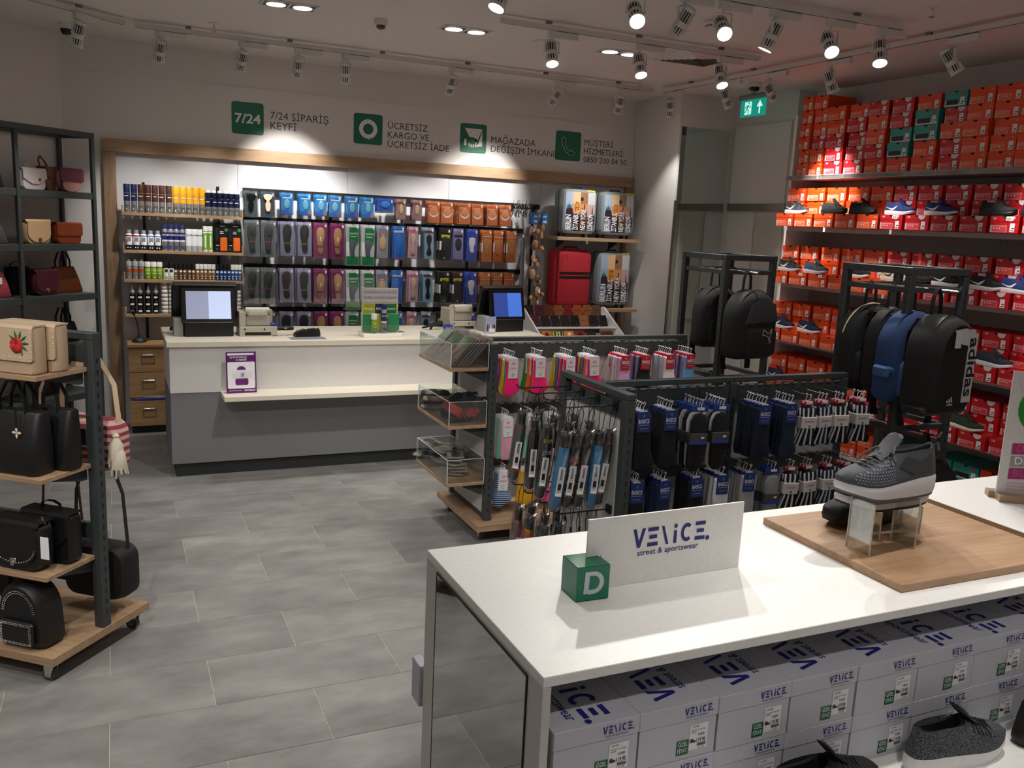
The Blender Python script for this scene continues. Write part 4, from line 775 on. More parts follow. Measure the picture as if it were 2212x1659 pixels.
# care products stand
t = thing('care_stand', 'countertop stand of shoe care samples with a printed backboard', 'display stand', (1.66, .66, 1.0405), .04)
b = MB(); b.rbox(-.16, .17, -.03, .13, 0, .03, WHT, .003); part('base', b, t)
b = MB(); b.rbox(-.155, .155, .045, .052, .03, .40, mat('c9c7c4', .4), .001); part('backboard', b, t)
b = MB(); fr = F((0, .0445, .03), (1, 0, 0), (0, 0, 1)); YG = mat('c6c04a', .5)
b.rect(fr, -.15, .15, .0, .245, YG); b.rect(fr, -.15, .15, .25, .365, mat('bcb9bb', .5)); b.text(fr, 'Ayakkabılarınız için temizlik', -.14, .325, .028, mat('6a6a70', .6), .0012, width=.28); b.text(fr, 'Ferahlık ve Konfor Çözümleri', -.14, .28, .028, mat('5a4a60', .6), .0012, width=.28)
for x0, c, s_ in ((-.14, '9aa321', 'fresh'), (-.045, '1c2a4c', 'SHOE'), (.05, '1f6a3a', 'memory')): b.rect(fr, x0, x0 + .09, .16, .24, mat(c, .5), .0012); b.text(fr, s_, x0 + .045, .19, .02, PRICE, .0018, 'C', .01, width=.07)
part('print', b, t)
for x0, c in ((-.15, '2c7d55'), (.06, '2f8a55')): b = MB(); b.rbox(x0, x0 + .10, .02, .03, .05, .19, mat(c, .3), .003); part('sample_pack', b, t)
b = MB(); b.rbox(-.155, .155, -.02, -.017, .03, .10, ACRY, .001); part('clear_front', b, t)
P = can_proto('green_cap'); P.put((1.60, .675, 1.072), .2, 'lime green spray can with white cap on the care stand'); P = can_proto('navy_silver'); P.put((1.685, .68, 1.072), .1, 'navy and silver spray can on the care stand')
# leaflet and scanner
t = thing('leaflet_holder', 'small picture leaflet with people standing beside the blue screen', 'leaflet', (2.70, .80, 1.0405), .1)
b = MB(); b.rbox(-.05, .05, .0, .004, 0, .15, mat('c3c8e2', .4), .0005); part('card', b, t); b = MB(); fr = F((0, -.0005, 0), (1, 0, 0), (0, 0, 1)); b.rect(fr, -.045, .045, .08, .145, mat('9fb0dc', .5))
for i in range(5): x = -.035 + i * .0175; b.poly(fr, arc(x, .085, .007, 0, 360, 8)[:-1], mat('c09a84', .6), .0014); b.poly(fr, [(x - .009, .02), (x + .009, .02), (x + .007, .078), (x - .007, .078)], mat(('3a3f6a', '8a7aa0', 'd8d8e0', '6a5a78', '26283c')[i], .6), .0012)
b.rect(fr, -.02, .04, .01, .045, PRICE, .002); part('print', b, t); b = MB(); b.rbox(-.05, .05, .0, .05, -.0002, .004, ACRY, .001); part('foot', b, t)
t = thing('barcode_scanner', 'black barcode scanner lying at the back of the counter', 'scanner', (2.27, 1.10, 1.0405), .2)
b = MB(); b.tube([(-.12, 0, .02), (-.05, 0, .035), (.02, 0, .05), (.08, 0, .05)], [.008, .014, .024, .030], BLK, 8); part('head', b, t); b = MB(); b.tube([(-.02, 0, .03), (-.035, 0, .0)], .011, BLK, 6); part('grip_foot', b, t)
# poster on the counter shelf
t = thing('payment_poster', 'purple framed payment plan poster leaning on the counter shelf', 'poster', (.515, .40, .663), R_(3))
b = MB(); b.T = Matrix.Rotation(R_(-6), 4, 'X'); b.rbox(-.11, .11, 0, .004, 0, .31, mat('5b1a66', .4), .0005); part('board', b, t)
b = MB(); b.T = Matrix.Rotation(R_(-6), 4, 'X'); fr = F((0, 0, 0), (1, 0, 0), (0, 0, 1)); b.poly(fr, rrect(-.1, .1, .035, .235, .01, 3), PRICE); b.poly(fr, rrect(-.1, .095, .285, .3, .007, 3), PRICE); b.text(fr, 'Yapı Kredi World\'e özel', .04, .265, .016, PRICE, .0012, 'R', .01, width=.125); b.text(fr, '6 taksit!', .04, .244, .017, PRICE, .0012, 'R', .015)
b.text(fr, 'WORLD', .1, .012, .016, PRICE, .0012, 'R', .03); b.rect(fr, -.09, .0, .017, .02, PRICE)
part('print', b, t)
b = MB(); b.T = Matrix.Rotation(R_(-6), 4, 'X'); PU = mat('6a2470', .45)
b.prism(arc(.0, .175, .032, 0, 180, 10, .028), -.0018, 0, PU, fr); b.prism(rrect(-.045, .05, .06, .11, .012, 3), -.0018, 0, PU, fr); b.poly(fr, rrect(-.065, .08, .115, .16, .004, 2), mat('e2e0e6', .5), .0022); b.rect(fr, -.005, .02, .125, .152, GREEN, .003); b.text(fr, 'D', .0075, .13, .022, PRICE, .0036, 'C', .02)
part('plain_figure_print', b, t)
b = MB(); b.loft([[(x, .006, .0), (x, .05, .0), (x, .03, .2), (x, .026, .2)] for x in (-.01, .01)], mat('cccccc', .5), smooth=False); part('rear_prop', b, t)
# ------------------------------------------------------------------ drawers by the oak upright
t = thing('drawer_cabinet', 'low oak drawer cabinet behind the counter end', 'cabinet', (0, 0, 0))
OK2 = wood('8b6b48', 'b08a60', 0, 3, 'oak_drawer')
b = MB(); b.box(-.24, .55, 2.02, 2.39, .07, .785, OK2); part('carcass', b, t)
b = MB(); b.rbox(-.25, .56, 1.98, 2.39, .7855, .81, OK2, .001); part('top', b, t); b = MB(); b.box(-.23, .54, 2.03, 2.37, 0, .07, BLK); part('plinth', b, t)
for z0, z1, yy in ((.56, .782, 2.0), (.33, .553, 2.0), (.075, .30, 1.975)):
    b = MB(); b.rbox(-.245, .08, yy, yy + .02, z0, z1, OK2, .001); k = part('drawer', b, t)
    b = MB(); fr = F((-.085, yy, z1 - .075), (1, 0, 0), (0, 0, 1))
    for q in ((-.055, .055, .0, .006), (-.055, -.049, -.07, 0), (.049, .055, -.07, 0), (-.055, .055, -.07, -.066)): b.prism([(q[0], q[2]), (q[1], q[2]), (q[1], q[3]), (q[0], q[3])], -.004, 0, mat('8a7a60', .3, .8), fr)
    b.cyl((-.13, yy - .008, z1 - .07), (-.04, yy - .008, z1 - .07), .007, CHROME); part('handle', b, k)
t = solo('blue_folder', MB().rbox(-.2, .05, 1.985, 2.0, .302, .325, mat('2a3c9c', .4), .002), 'blue folder sticking out over the lowest oak drawer', 'folder')
t = solo('clear_tray', MB().loft([[(-.13, 1.96, .33), (.08, 1.96, .33), (.08, 1.99, .345), (-.13, 1.99, .345)], [(-.13, 1.93, .335), (.08, 1.95, .42), (.08, 1.97, .42), (-.13, 1.955, .345)]], PLAS), 'bent clear plastic tray wedged above the lowest drawer', 'tray')
t = thing('desk_microphone', 'black gooseneck desk microphone on the oak drawers', 'microphone', (-.15, 2.15, .8105))
b = MB(); b.lathe([(.062, 0), (.062, .012), (.045, .035), (.018, .042), (.015, .06)], mat('1b1d20', .5), 18); part('base', b, t); b = MB(); b.tube([(0, 0, .05), (-.005, 0, .12), (-.02, 0, .2), (-.035, 0, .245)], .005, BLK, 6); part('neck', b, t); b = MB(); b.tube([(-.034, 0, .24), (-.045, 0, .275), (-.05, 0, .29)], [.008, .016, .006], BLK, 8); part('head', b, t); b = MB(); b.tube([(.05, .02, .006), (.1, .08, .006), (.2, .12, .006), (.3, .1, .006)], .003, BLK, 5); part('cord', b, t)
# ------------------------------------------------------------------ wallet table beyond the counter
t = thing('wallet_stand', 'white slanted wallet stand beyond the counter', 'display stand', (3.9, 1.43, 0))
b = MB(); b.box(-.44, .50, -.05, .35, 0, .9, WHT); part('cabinet', b, t)
for x in (-.45, .50):
    b = MB(); b.prism([(-.2, .90), (.36, .90), (.36, 1.18), (.3, 1.18)], -.008, .008, WHT, F((x, 0, 0), (0, 1, 0), (0, 0, 1))); part('side_panel', b, t)
for z, y in ((.90, -.20), (.99, .02), (1.075, .20)):
    b = MB(); b.rbox(-.44, .49, y, y + .17, z, z + .01, WHT, .001); part('step', b, t)
def wallet(col, w_=.1, h_=.11, t_=.018):
    P = Proto('wallet', 'wallet'); m = mat(col, .35, 0, .3, 200, name='leather'); b = MB(); b.rbox(-w_ / 2, w_ / 2, -t_, 0, 0, h_, m, .005); P.part('cover', b)
    b = MB(); b.rbox(-w_ / 2 + .004, w_ / 2 + .002, -t_ * .7, -t_ * .3, .003, h_ - .003, mat('2a2220', .5), .001); P.part('inner_leaves', b); b = MB(); b.rect(F((0, -t_ - .0004, 0), (1, 0, 0), (0, 0, 1)), -w_ / 2 + .006, w_ / 2 - .006, h_ * .5, h_ * .5 + .002, mat('1a1210', .6)); b.rect(F((0, -t_ - .0004, 0), (1, 0, 0), (0, 0, 1)), w_ * .1, w_ * .2, h_ * .15, h_ * .2, mat('9a8a70', .4)); P.part('embossing', b)
    return P
CN = {'15161a': 'black', '1b1c22': 'black', '221418': 'dark brown', '4a1a28': 'burgundy', '6b2f1a': 'brown', 'a5693a': 'tan', '7a1f20': 'red', '8a5428': 'light brown', '5a2230': 'plum', '2a2a3a': 'navy', '5b4636': 'taupe', '9a4a24': 'rust'}
for ri, (z, y, cols, tilt) in enumerate(((1.086, 1.43 + .27, ['15161a', '4a1a28', '6b2f1a', '8a5428', '7a1f20', '9a4a24', '8a5428', '5b4636'], .35), (1.001, 1.43 + .11, ['4a1a28', '221418', '1b1c22', '221418', '15161a', 'a5693a', '15161a', '1b1c22'], .5))):
    for i, c in enumerate(cols): wallet(c, .1, .12).put((3.9 - .395 + i * .112, y, z), 0, '%s leather wallet, %s from the counter in the %s row' % (CN[c], ORD[i], ('back', 'front')[ri]), 'wallets on the white stand', rot=(-tilt, 0, random.uniform(-.05, .05)))
for i, (c, lb) in enumerate((('d9701c', 'orange'), ('c9c021', 'yellow and black'), ('e0862a', 'amber'), ('9a1c24', 'red'), ('3a1d12', 'dark brown'))):
    P = Proto('luggage_tag', 'small packet'); b = MB(); b.rbox(-.055, .055, -.015, 0, 0, .07, mat(c, .5), .004); P.part('card', b); b = MB(); fr = F((0, -.0155, 0), (1, 0, 0), (0, 0, 1))
    if i == 1:
        for x in (-.035, 0, .035): b.rect(fr, x - .008, x + .008, .0, .07, BLK)
        b.poly(fr, ring_poly(0, .035, .012, .02, 0, 350, 12), PRICE, .0016)
    else: b.poly(fr, arc(0, .035, .02, 0, 360, 10)[:-1], PRICE if i == 2 else mat('2a1a14', .5)); b.rect(fr, -.03, .03, .008, .016, PRICE)
    P.part('print', b); P.put((3.9 - .36 + i * .125, 1.43 - .08, .911), 0, 'bright %s packet on the lowest step of the wallet stand' % lb, 'bright packets', rot=(-.4, 0, 0))
wallet('6b2f1a', .14, .07, .02).put((4.22, 1.33, .911), 0, 'brown wallet lying open at the end of the lowest step', rot=(-.6, 0, 0))
# ------------------------------------------------------------------ sock gondolas
GB = mat('3f4546', .5, .2, .1, 400, name='graphite_steel'); BACKP = mat('c8c6c3', .7, name='pale_back_panel')
def caster(parent, x, y, z=.0, top=.085):
    b = MB(); b.cyl((x - .011, y + .012, .032), (x + .011, y + .012, .032), .032, mat('3a3a3c', .5), n=16); b.cyl((x - .012, y + .012, .032), (x + .012, y + .012, .032), .016, mat('a0a0a0', .4), n=12); k = part('caster_wheel', b, parent)
    b = MB(); b.loft([[(x - .016, y - .02, top - .01), (x + .016, y - .02, top - .01), (x + .016, y + .03, top - .01), (x - .016, y + .03, top - .01)], [(x - .02, y - .025, top), (x + .02, y - .025, top), (x + .02, y + .035, top), (x - .02, y + .035, top)]], CHROME, smooth=False)
    for s in (-1, 1): b.prism([(-.004, .018), (.024, .018), (.03, top - .01), (-.02, top - .01)], -.0015, .0015, CHROME, F((x + s * .015, y, 0), (0, 1, 0), (0, 0, 1)))
    part('caster_fork', b, k)
def post(parent, x, y, z0, z1, w_=.05, slots='-y', name='post'):
    b = MB(); b.rbox(x - w_ / 2, x + w_ / 2, y - w_ / 2, y + w_ / 2, z0, z1, GB, .003)
    n = int((z1 - z0 - .1) / .05)
    for i in range(n):
        z = z0 + .06 + i * .05
        if slots == '-y': b.box(x - .004, x + .004, y - w_ / 2 - .0006, y - w_ / 2 + .001, z, z + .022, BLK)
        else: b.box(x - w_ / 2 - .0006, x - w_ / 2 + .001, y - .004, y + .004, z, z + .022, BLK)
    return part(name, b, parent)
def rail_bar(parent, p0, p1, z0, z1, th=.03, name='top_rail', m=None):
    b = MB(); x0, y0 = p0; x1, y1 = p1
    if abs(y1 - y0) < 1e-4: b.rbox(x0, x1, y0 - th / 2, y0 + th / 2, z0, z1, m or GB, .003)
    else: b.rbox(x0 - th / 2, x0 + th / 2, y0, y1, z0, z1, m or GB, .003)
    return part(name, b, parent)
def slot_panel(parent, x0, x1, y, z0, z1, n=4):
    """dark slotted strip the hooks hang in, facing -y"""
    w_ = (x1 - x0) / n
    for i in range(n): b = MB(); b.rbox(x0 + i * w_ + .001, x0 + (i + 1) * w_ - .001, y - .012, y, z0, z1, GB, .001); part('hook_panel', b, parent)
    b = MB()
    for i in range(int((x1 - x0) / .06)): b.box(x0 + .012 + i * .06, x0 + .046 + i * .06, y - .016, y - .012, z1 - .006, z1, mat('a9adab', .3, .6))
    o = part('slot_edge', b, parent); o['kind'] = 'stuff'
g1 = thing('sock_gondola', 'graphite sock gondola nearer the counter, with clear end trays', 'gondola', (0, 0, 0))
g2 = thing('sock_gondola', 'graphite sock gondola behind the white table, with umbrella end', 'gondola', (0, 0, 0))
def gondola(g, yc, x1, tower_x):
    ya, yb = yc - .305, yc + .305; H = 1.275
    b = MB(); b.rbox(1.70, x1 + .08, yc - .40, yc + .36, .085, .13, OAKX, .002); part('base_board', b, g)
    for x in (1.765, x1 - .05):
        for y in (yc - .31, yc + .27): caster(g, x, y)
    post(g, 1.80, ya, .131, H - .0305); post(g, 1.80, yb, .131, H - .0305)
    rail_bar(g, (1.80, ya - .025), (1.80, yb + .025), H - .03, H, .05)
    b = MB(); b.box(1.794, 1.806, ya + .026, yb - .026, .16, 1.15, BACKP); part('end_panel', b, g)
    rail_bar(g, (1.80, ya + .026), (1.80, yb - .026), 1.15, 1.225, .03, 'hook_panel'); rail_bar(g, (1.80, ya + .026), (1.80, yb - .026), .131, .16, .03, 'low_rail')
    xm = (1.826 + x1) / 2
    post(g, xm, yc, .131, H - .03, .045); post(g, x1 - .02, yc, .131, H - .03, .045)
    for a, c in ((1.826, xm), (xm, x1)):
        rail_bar(g, (a + .001, yc), (c - .001, yc), H - .0305 + .001, H, .04)
        b = MB(); b.box(a + .024, c - .024, yc - .005, yc + .005, .16, 1.19, mat('b5b3b0', .7)); part('back_panel', b, g)
        slot_panel(g, a + .026, c - .026, yc - .006, 1.135, 1.235)
        for z in (.76, .40): slot_panel(g, a + .026, c - .026, yc - .006, z, z + .07)
gondola(g1, -1.055, 3.46, 0); gondola(g2, -2.645, 3.42, 0)
# ------------------------------------------------------------------ socks
def sock_outline(kind):
    if kind == 'ankle': return [(-.042, 0), (.042, 0), (.045, -.06), (.048, -.12), (.062, -.17), (.07, -.19), (.055, -.205), (.02, -.225), (-.01, -.24), (-.045, -.225), (-.055, -.2), (-.047, -.15), (-.043, -.08)]
    if kind == 'crew': return [(-.045, 0), (.045, 0), (.046, -.12), (.052, -.19), (.066, -.225), (.068, -.25), (.045, -.265), (.0, -.275), (-.04, -.27), (-.05, -.24), (-.045, -.15)]
    if kind == 'folded': return [(-.045, 0), (.045, 0), (.047, -.15), (.045, -.27), (-.045, -.27), (-.047, -.15)]
    if kind == 'liner': return [(.0, -.01), (.03, -.018), (.046, -.05), (.048, -.12), (.048, -.22), (.044, -.28), (.02, -.305), (-.02, -.305), (-.044, -.28), (-.048, -.22), (-.048, -.12), (-.046, -.05), (-.03, -.018)]
    return [(0, 0), (.03, -.01), (.042, -.04), (.04, -.1), (.028, -.135), (.045, -.17), (.075, -.21), (.065, -.225), (.02, -.215), (-.02, -.22), (-.05, -.21), (-.03, -.16), (-.03, -.12), (-.042, -.06), (-.03, -.015)]
@lru_cache(None)
def sock_proto(color, kind='ankle', card='white', stripes=None):
    P = Proto('sock_pack', 'socks'); m = mat(color, .9, 0, .35, 260, .08, name='knit') if stripes is None else checker(stripes[0], stripes[1], stripes[2], .9, 'stripe')
    b = MB(); b.puff(sock_outline(kind), .018, m, F((0, .008, -.045), (1, 0, 0), (0, 0, 1)), .01)
    if kind == 'bundle':
        for i in range(6): b.strap([(-.036 + i * .0145, -.010, -.06), (-.038 + i * .015, -.015, -.085), (-.026 + i * .011, -.015, -.14), (-.03 + i * .013, -.015, -.18), (-.052 + i * .02, -.010, -.255)], .0095, .004, (1, 0, 0), mat('dedee2', .8) if i % 2 == 0 else mat(color, .9))
    P.part('sock', b)
    b = MB(); fr = F((0, -.0155, 0), (1, 0, 0), (0, 0, 1)); c = {'white': 'dcdcde', 'red': 'b8202c', 'blue': '1c2f7a', 'grey': '4a4a4c'}[card]
    if kind == 'liner':
        b.rbox(-.05, .05, -.016, .012, -.21, -.155, mat('4a4744', .6), .002); b.rbox(-.05, .05, .004, .010, -.05, -.02, mat('1c3c8a', .5), .001); b.rect(F((0, -.0165, 0), (1, 0, 0), (0, 0, 1)), -.045, .048, -.208, -.19, mat('2443a0', .5)); b.rect(F((0, -.0165, 0), (1, 0, 0), (0, 0, 1)), .01, .03, -.18, -.17, PRICE)
    elif kind == 'bundle':
        b.rbox(-.046, .046, -.024, .014, -.165, -.105, mat('d2d0ce', .6), .003); b.rbox(-.025, .025, .004, .008, -.05, -.025, mat('b8202c', .5), .001); fb = F((0, -.0242, 0), (1, 0, 0), (0, 0, 1)); b.text(fb, 'Sneaker', 0, -.135, .017, mat('d03a58', .5), .0008, 'C', width=.06); b.rect(fb, -.006, .006, -.158, -.148, GREEN)
    else:
        h = .115 if card == 'white' else .085; b.rbox(-.034, .034, -.0155, -.011, -.045 - h, -.03, mat(c, .6), .001); b.rbox(-.034, .034, .0095, .012, -.08, -.03, mat(c, .6), .001)
        if card == 'white': b.text(fr, 'Sneaker', 0, -.1, .016, mat('e0567c', .5), .0008, 'C', width=.05); b.poly(fr, arc(0, -.065, .014, 0, 360, 10, .008)[:-1], mat('e88aa4', .5)); b.rect(fr, -.008, .008, -.146, -.130, mat('1f8a5a', .5)); b.rect(fr, -.005, .005, -.143, -.133, PRICE, .0014)
        else: b.text(fr, 'BASICS', 0, -.085, .020, PRICE, .0008, 'C', .02, width=.055); b.rect(fr, -.028, .026, -.095, -.092, mat('9098c0', .5)); b.rect(fr, -.02, .02, -.112, -.109, mat('9098c0', .5)); b.rect(fr, -.005, .005, -.055, -.044, mat('2a9a6a' if card == 'blue' else 'd8a060', .5))
    P.part('paper_card', b)
    b = MB(); b.tube([(0, -.004, -.035), (0, -.004, -.01), (.006, -.004, .0), (.010, -.004, .008), (.004, -.004, .014), (-.004, -.004, .010)], .002, mat('e6e6ea', .3), 5); b.rbox(-.02, .02, -.006, -.001, -.04, -.026, mat('e6e6ea', .3), .001); P.part('plastic_hook', b)
    return P
PRONG = MB(); PRONG.cyl((0, 0, 0), (0, -.225, .0), .0028, CHROME, n=5); PRONG.tube([(0, -.225, 0), (0, -.23, .012)], .003, CHROME, 5); PRONG = PRONG.build('hook')
def sock_hook(g, x, y, z, specs, label, grp, step=.024):
    """one prong full of sock packs: specs from the front one backwards"""
    link('hook', PRONG, g, (x, y, z))
    for k, (P, lb) in enumerate(specs):
        P.put((x + random.uniform(-.004, .004), y - .215 + k * step, z - .0065), 0, '%s, %s' % (lb, label) + ', %s' % (nth(k) if k else 'front'), grp, rot=(0, random.uniform(-.06, .06), random.uniform(-.18, .12)))
S = sock_proto
BR = [('2f9a4a', 'green'), ('e8c222', 'yellow'), ('a0206a', 'purple'), ('e86a1c', 'orange'), ('2a5fb0', 'blue'), ('e82060', 'pink')]
y1 = -1.067
for i, x in enumerate((1.97, 2.17, 2.385, 2.56)):
    sp = [(S('ff1f78', 'ankle', 'white'), 'hot pink ankle socks with white card')] + [(S(BR[(k + i) % 6][0], 'ankle', 'white'), BR[(k + i) % 6][1] + ' ankle socks') for k in range(6)]
    sock_hook(g1, x, y1, 1.205, sp, '%s bright bundle from the clear trays' % ORD[i], 'bright socks')
PS = [('9aa6c8', 'grey blue'), ('3a3a44', 'charcoal'), ('e0ccd0', 'pale'), ('b08ab0', 'mauve'), ('e8e4e0', 'off white'), ('5a6fa8', 'denim blue')]
for i, (x, c, nm) in enumerate(((2.81, 'd9a6cf', 'lilac'), (2.98, '18181c', 'black'), (3.17, 'ece8e4', 'white'), (3.34, '6fa6e0', 'sky blue'))):
    sp = [(S(c, 'ankle', 'red'), nm + ' ankle socks with red card')] + [(S(PS[(k * 2 + i) % 6][0], 'ankle', 'red'), PS[(k * 2 + i) % 6][1] + ' ankle socks') for k in range(6)]
    sock_hook(g1, x, y1, 1.205, sp, '%s bundle of pastel socks' % ORD[i], 'pastel socks')
for i, x in enumerate((1.95, 2.12, 2.3)):
    sock_hook(g1, x, y1, .82, [(S('7fd8b0' if (k + i) % 2 else 'd8a0b4', 'crew', 'white'), ('mint' if (k + i) % 2 else 'rose') + ' long socks') for k in range(5)], '%s lower bundle behind the umbrellas' % ORD[i], 'pastel long socks')
    sock_hook(g1, x, y1, .46, [(S('3a6aa8' if i == 0 else ('d8a020', 'e84a90')[i - 1], 'ankle', 'white', ('1a2a50', 'a8c8e8', 22) if i == 0 else None), (('striped blue', 'mustard', 'pink')[i]) + ' socks') for k in range(4)], '%s lowest bundle behind the umbrellas' % ORD[i], 'lowest socks')
y2 = -2.657
def bs(col, nm, kind, card): return lambda n: [(S(col, kind, card), nm)] * n
GR = [('17171a', 'black'), ('8d8f90', 'grey'), ('cfd0d0', 'white')]
row_hi = [(1.93, [(S('131416', 'crew', 'blue'), 'black long socks with blue card')] * 6), (2.09, [(S('131416', 'crew', 'blue'), 'black long socks with blue card')] * 6),
    (2.27, [(S('131315', 'liner'), 'black liner socks with grey band')] + [(S(GR[k % 3][0], 'liner'), GR[k % 3][1] + ' liner socks with grey band') for k in range(1, 7)]), (2.40, [(S('131315', 'liner'), 'black liner socks with grey band')] + [(S(GR[(k + 1) % 3][0], 'liner'), GR[(k + 1) % 3][1] + ' liner socks with grey band') for k in range(1, 7)]),
    (2.66, [(S('161d2e', 'crew', 'blue'), 'dark navy socks with blue card')] * 7), (2.83, [(S('1b2740', 'crew', 'blue'), 'navy socks with blue card')] * 6),
    (2.95, [(S('141a2c', 'bundle'), 'navy bundled socks')] * 2), (3.06, [(S('1c2440', 'bundle'), 'navy striped bundled socks')] * 3), (3.17, [(S('121214', 'bundle'), 'black striped bundled socks')] * 3), (3.33, [(S('121214', 'bundle'), 'black and white striped bundled socks')] * 4)]
for i, (x, sp) in enumerate(row_hi): sock_hook(g2, x, y2, 1.205, sp, '%s bundle of the upper row' % ORD[i], 'upper row mens socks')
row_lo = [(1.93, [(S('131416', 'crew', 'blue'), 'black long socks')] * 4), (2.08, [(S('1c2c4a', 'crew', 'blue'), 'blue navy socks')] * 5), (2.27, [(S('131416', 'crew', 'blue'), 'black socks')] * 5), (2.43, [(S('e4e4e8', 'folded', 'blue'), 'white folded socks')] * 6),
    (2.60, [(S('a4a6a8', 'crew', 'blue'), 'grey melange socks')] * 5), (2.76, [(S('85888a', 'liner'), 'grey liner socks')] * 3), (2.88, [(S('121214', 'bundle'), 'black bundled socks')] * 2), (3.0, [(S('121214', 'bundle'), 'black and white bundled socks')] * 3), (3.14, [(S('1c2440', 'bundle'), 'navy striped bundled socks')] * 3), (3.27, [(S('1f3560', 'bundle'), 'blue striped bundled socks')] * 3)]
for i, (x, sp) in enumerate(row_lo): sock_hook(g2, x, y2, .855, sp, '%s bundle of the lower row' % ORD[i], 'lower row mens socks')
# ------------------------------------------------------------------ clear trays at the gondola end
for ti, (zt, h) in enumerate(((1.128, .15), (.765, .15), (.395, .15))):
    b = MB(); b.rbox(1.515, 1.770, -1.375, -.765, zt - .022, zt, OAKY, .002)
    k = part('tray_board', b, g1)
    b = MB()
    for s in (-1.33, -.79): b.prism([(1.60, zt - .0225), (1.7745, zt - .0225), (1.7745, zt - .10), (1.76, zt - .10)], -.002, .002, GB, F((0, s, 0), (1, 0, 0), (0, 0, 1)))
    part('bracket', b, k)
    for q in ((1.518, 1.522, -1.372, -.768), (1.764, 1.768, -1.372, -.768), (1.5225, 1.7635, -1.372, -1.368), (1.5225, 1.7635, -.772, -.768)): b = MB(); b.box(*q, zt + .0005, zt + h, ACRY); part('clear_side', b, k)
    b = MB(); E_ = mat('dfe6e6', .2)
    for q in ((1.5175, 1.5225), (1.7635, 1.7685)): b.box(q[0], q[1], -1.3725, -.7675, zt + h, zt + h + .0015, E_)
    for q in ((-1.3725, -1.3675), (-.7725, -.7675)): b.box(1.5225, 1.7635, q[0], q[1], zt + h, zt + h + .0015, E_)
    for x in (1.519, 1.767):
        for y in (-1.371, -.769): b.box(x - .0018, x + .0018, y - .0018, y + .0018, zt, zt + h, E_)
    part('clear_rim', b, k)
random.seed(11)
P1 = [];
for c1, c2 in (('7f9a72', 'b58a7c'), ('a98478', '8a9a80'), ('c08f84', '8f8a80')):
    P = Proto('tights_packet', 'packet'); b = MB(); b.rbox(-.075, .075, -.004, .004, 0, .22, mat('8c8580', .4), .002); P.part('packet', b)
    b = MB(); fr = F((0, -.0042, 0), (1, 0, 0), (0, 0, 1)); b.poly(fr, [(-.07, .01), (.07, .01), (.07, .1), (.03, .15), (-.07, .12)], mat(c2, .5)); b.poly(fr, [(-.07, .12), (.03, .15), (.07, .1), (.07, .215), (-.07, .215)], mat(c1, .5)); b.poly(fr, [(-.05, .04), (-.03, .03), (.04, .12), (.05, .17), (.02, .15)], mat('6a6a5e', .5), .0012); b.poly(fr, arc(-.05, .03, .008, 0, 360, 8)[:-1], GREEN, .0012); P.part('print', b)
    b = MB(); b.rbox(-.08, .08, -.008, .008, -.004, .232, PLAS, .003); P.part('plastic_sleeve', b); P1.append(P)
for c in range(3):
    for i in range(6):
        P1[0 if i < 1 + c % 2 else (1 if i % 3 == 0 else 2)].put((1.535 + i * .0225, -1.262 + c * .19 + random.uniform(-.006, .006), 1.136), 0, 'flat tights packet in the top clear tray, %s of its leaning file, %s file' % (nth(i), ORD[c]), 'tights packets', rot=(R_(-42), 0, R_(-90 + random.uniform(-4, 4))))
P = Proto('slipper_socks', 'socks'); variants = []
for col, band in (('1a1a1c', 'a82830'), ('151517', '8c2028'), ('2a2c30', 'b03038'), ('8a7a68', None), ('3a3a3e', None)):
    P = Proto('folded_socks', 'socks'); b = MB(); b.puff([(a * 1.2, bb * 1.0) for a, bb in sole_poly(.10, .2, 'oval')], .03, mat(col, .9, 0, .3, 200), F((0, .015, 0), (1, 0, 0), (0, 0, 1)), .012); P.part('sock', b)
    if band: b = MB(); b.rbox(-.063, .063, -.022, .018, .05, .11, mat(band, .5), .003); P.part('paper_band', b)
    else: b = MB(); b.rbox(-.03, .03, -.018, -.012, .06, .09, mat('bdb6ac', .6), .002); P.part('paper_band', b)
    variants.append(P)
for i in range(8): variants[i % 3].put((1.55 + (i % 4) * .038, -1.28 + (i // 4) * .15, .776), 0, 'dark folded socks with red band leaning in the middle tray, %s of eight' % nth(i), 'red banded folded socks', rot=(R_(-40), random.uniform(-.08, .08), R_(-90 + random.uniform(-12, 12))))
for i in range(4): variants[3 + i % 2].put((1.70, -.90 + random.uniform(-.02, .02), .785 + i * .03), 0, 'brown or grey folded socks lying flat in the middle tray, %s from below' % ORD[i], 'flat folded socks', rot=(R_(-88), 0, random.uniform(1.3, 1.7)))
PN = []
for col in ('6d645c', '2c2a2a', '8f8a86', '75604a'):
    P = Proto('footlet_packet', 'packet'); b = MB(); b.rbox(-.055, .055, -.004, .004, 0, .17, mat('a8a6a4', .4), .002); P.part('packet', b); b = MB(); b.puff([(a, bb + .02) for a, bb in sole_poly(.075, .13, 'foot')], .006, mat(col, .8), F((0, -.004, 0), (1, 0, 0), (0, 0, 1)), .005); P.part('sock', b); b = MB(); b.rbox(-.058, .058, -.012, .006, -.003, .174, PLAS, .003); P.part('plastic_sleeve', b); PN.append(P)
for i in range(18): PN[i % 4].put((1.643 + random.uniform(-.025, .025), -1.23 + (i % 3) * .17 + random.uniform(-.02, .02), .408 + (i // 3) * .021), 0, 'thin footlet packet in the lowest clear tray, layer %s, %s along' % (ORD[i // 3], ORD[i % 3]), 'footlet packets', rot=(R_(-88 + random.uniform(-5, 2)), random.uniform(-.05, .05), random.uniform(-.7, .7)))
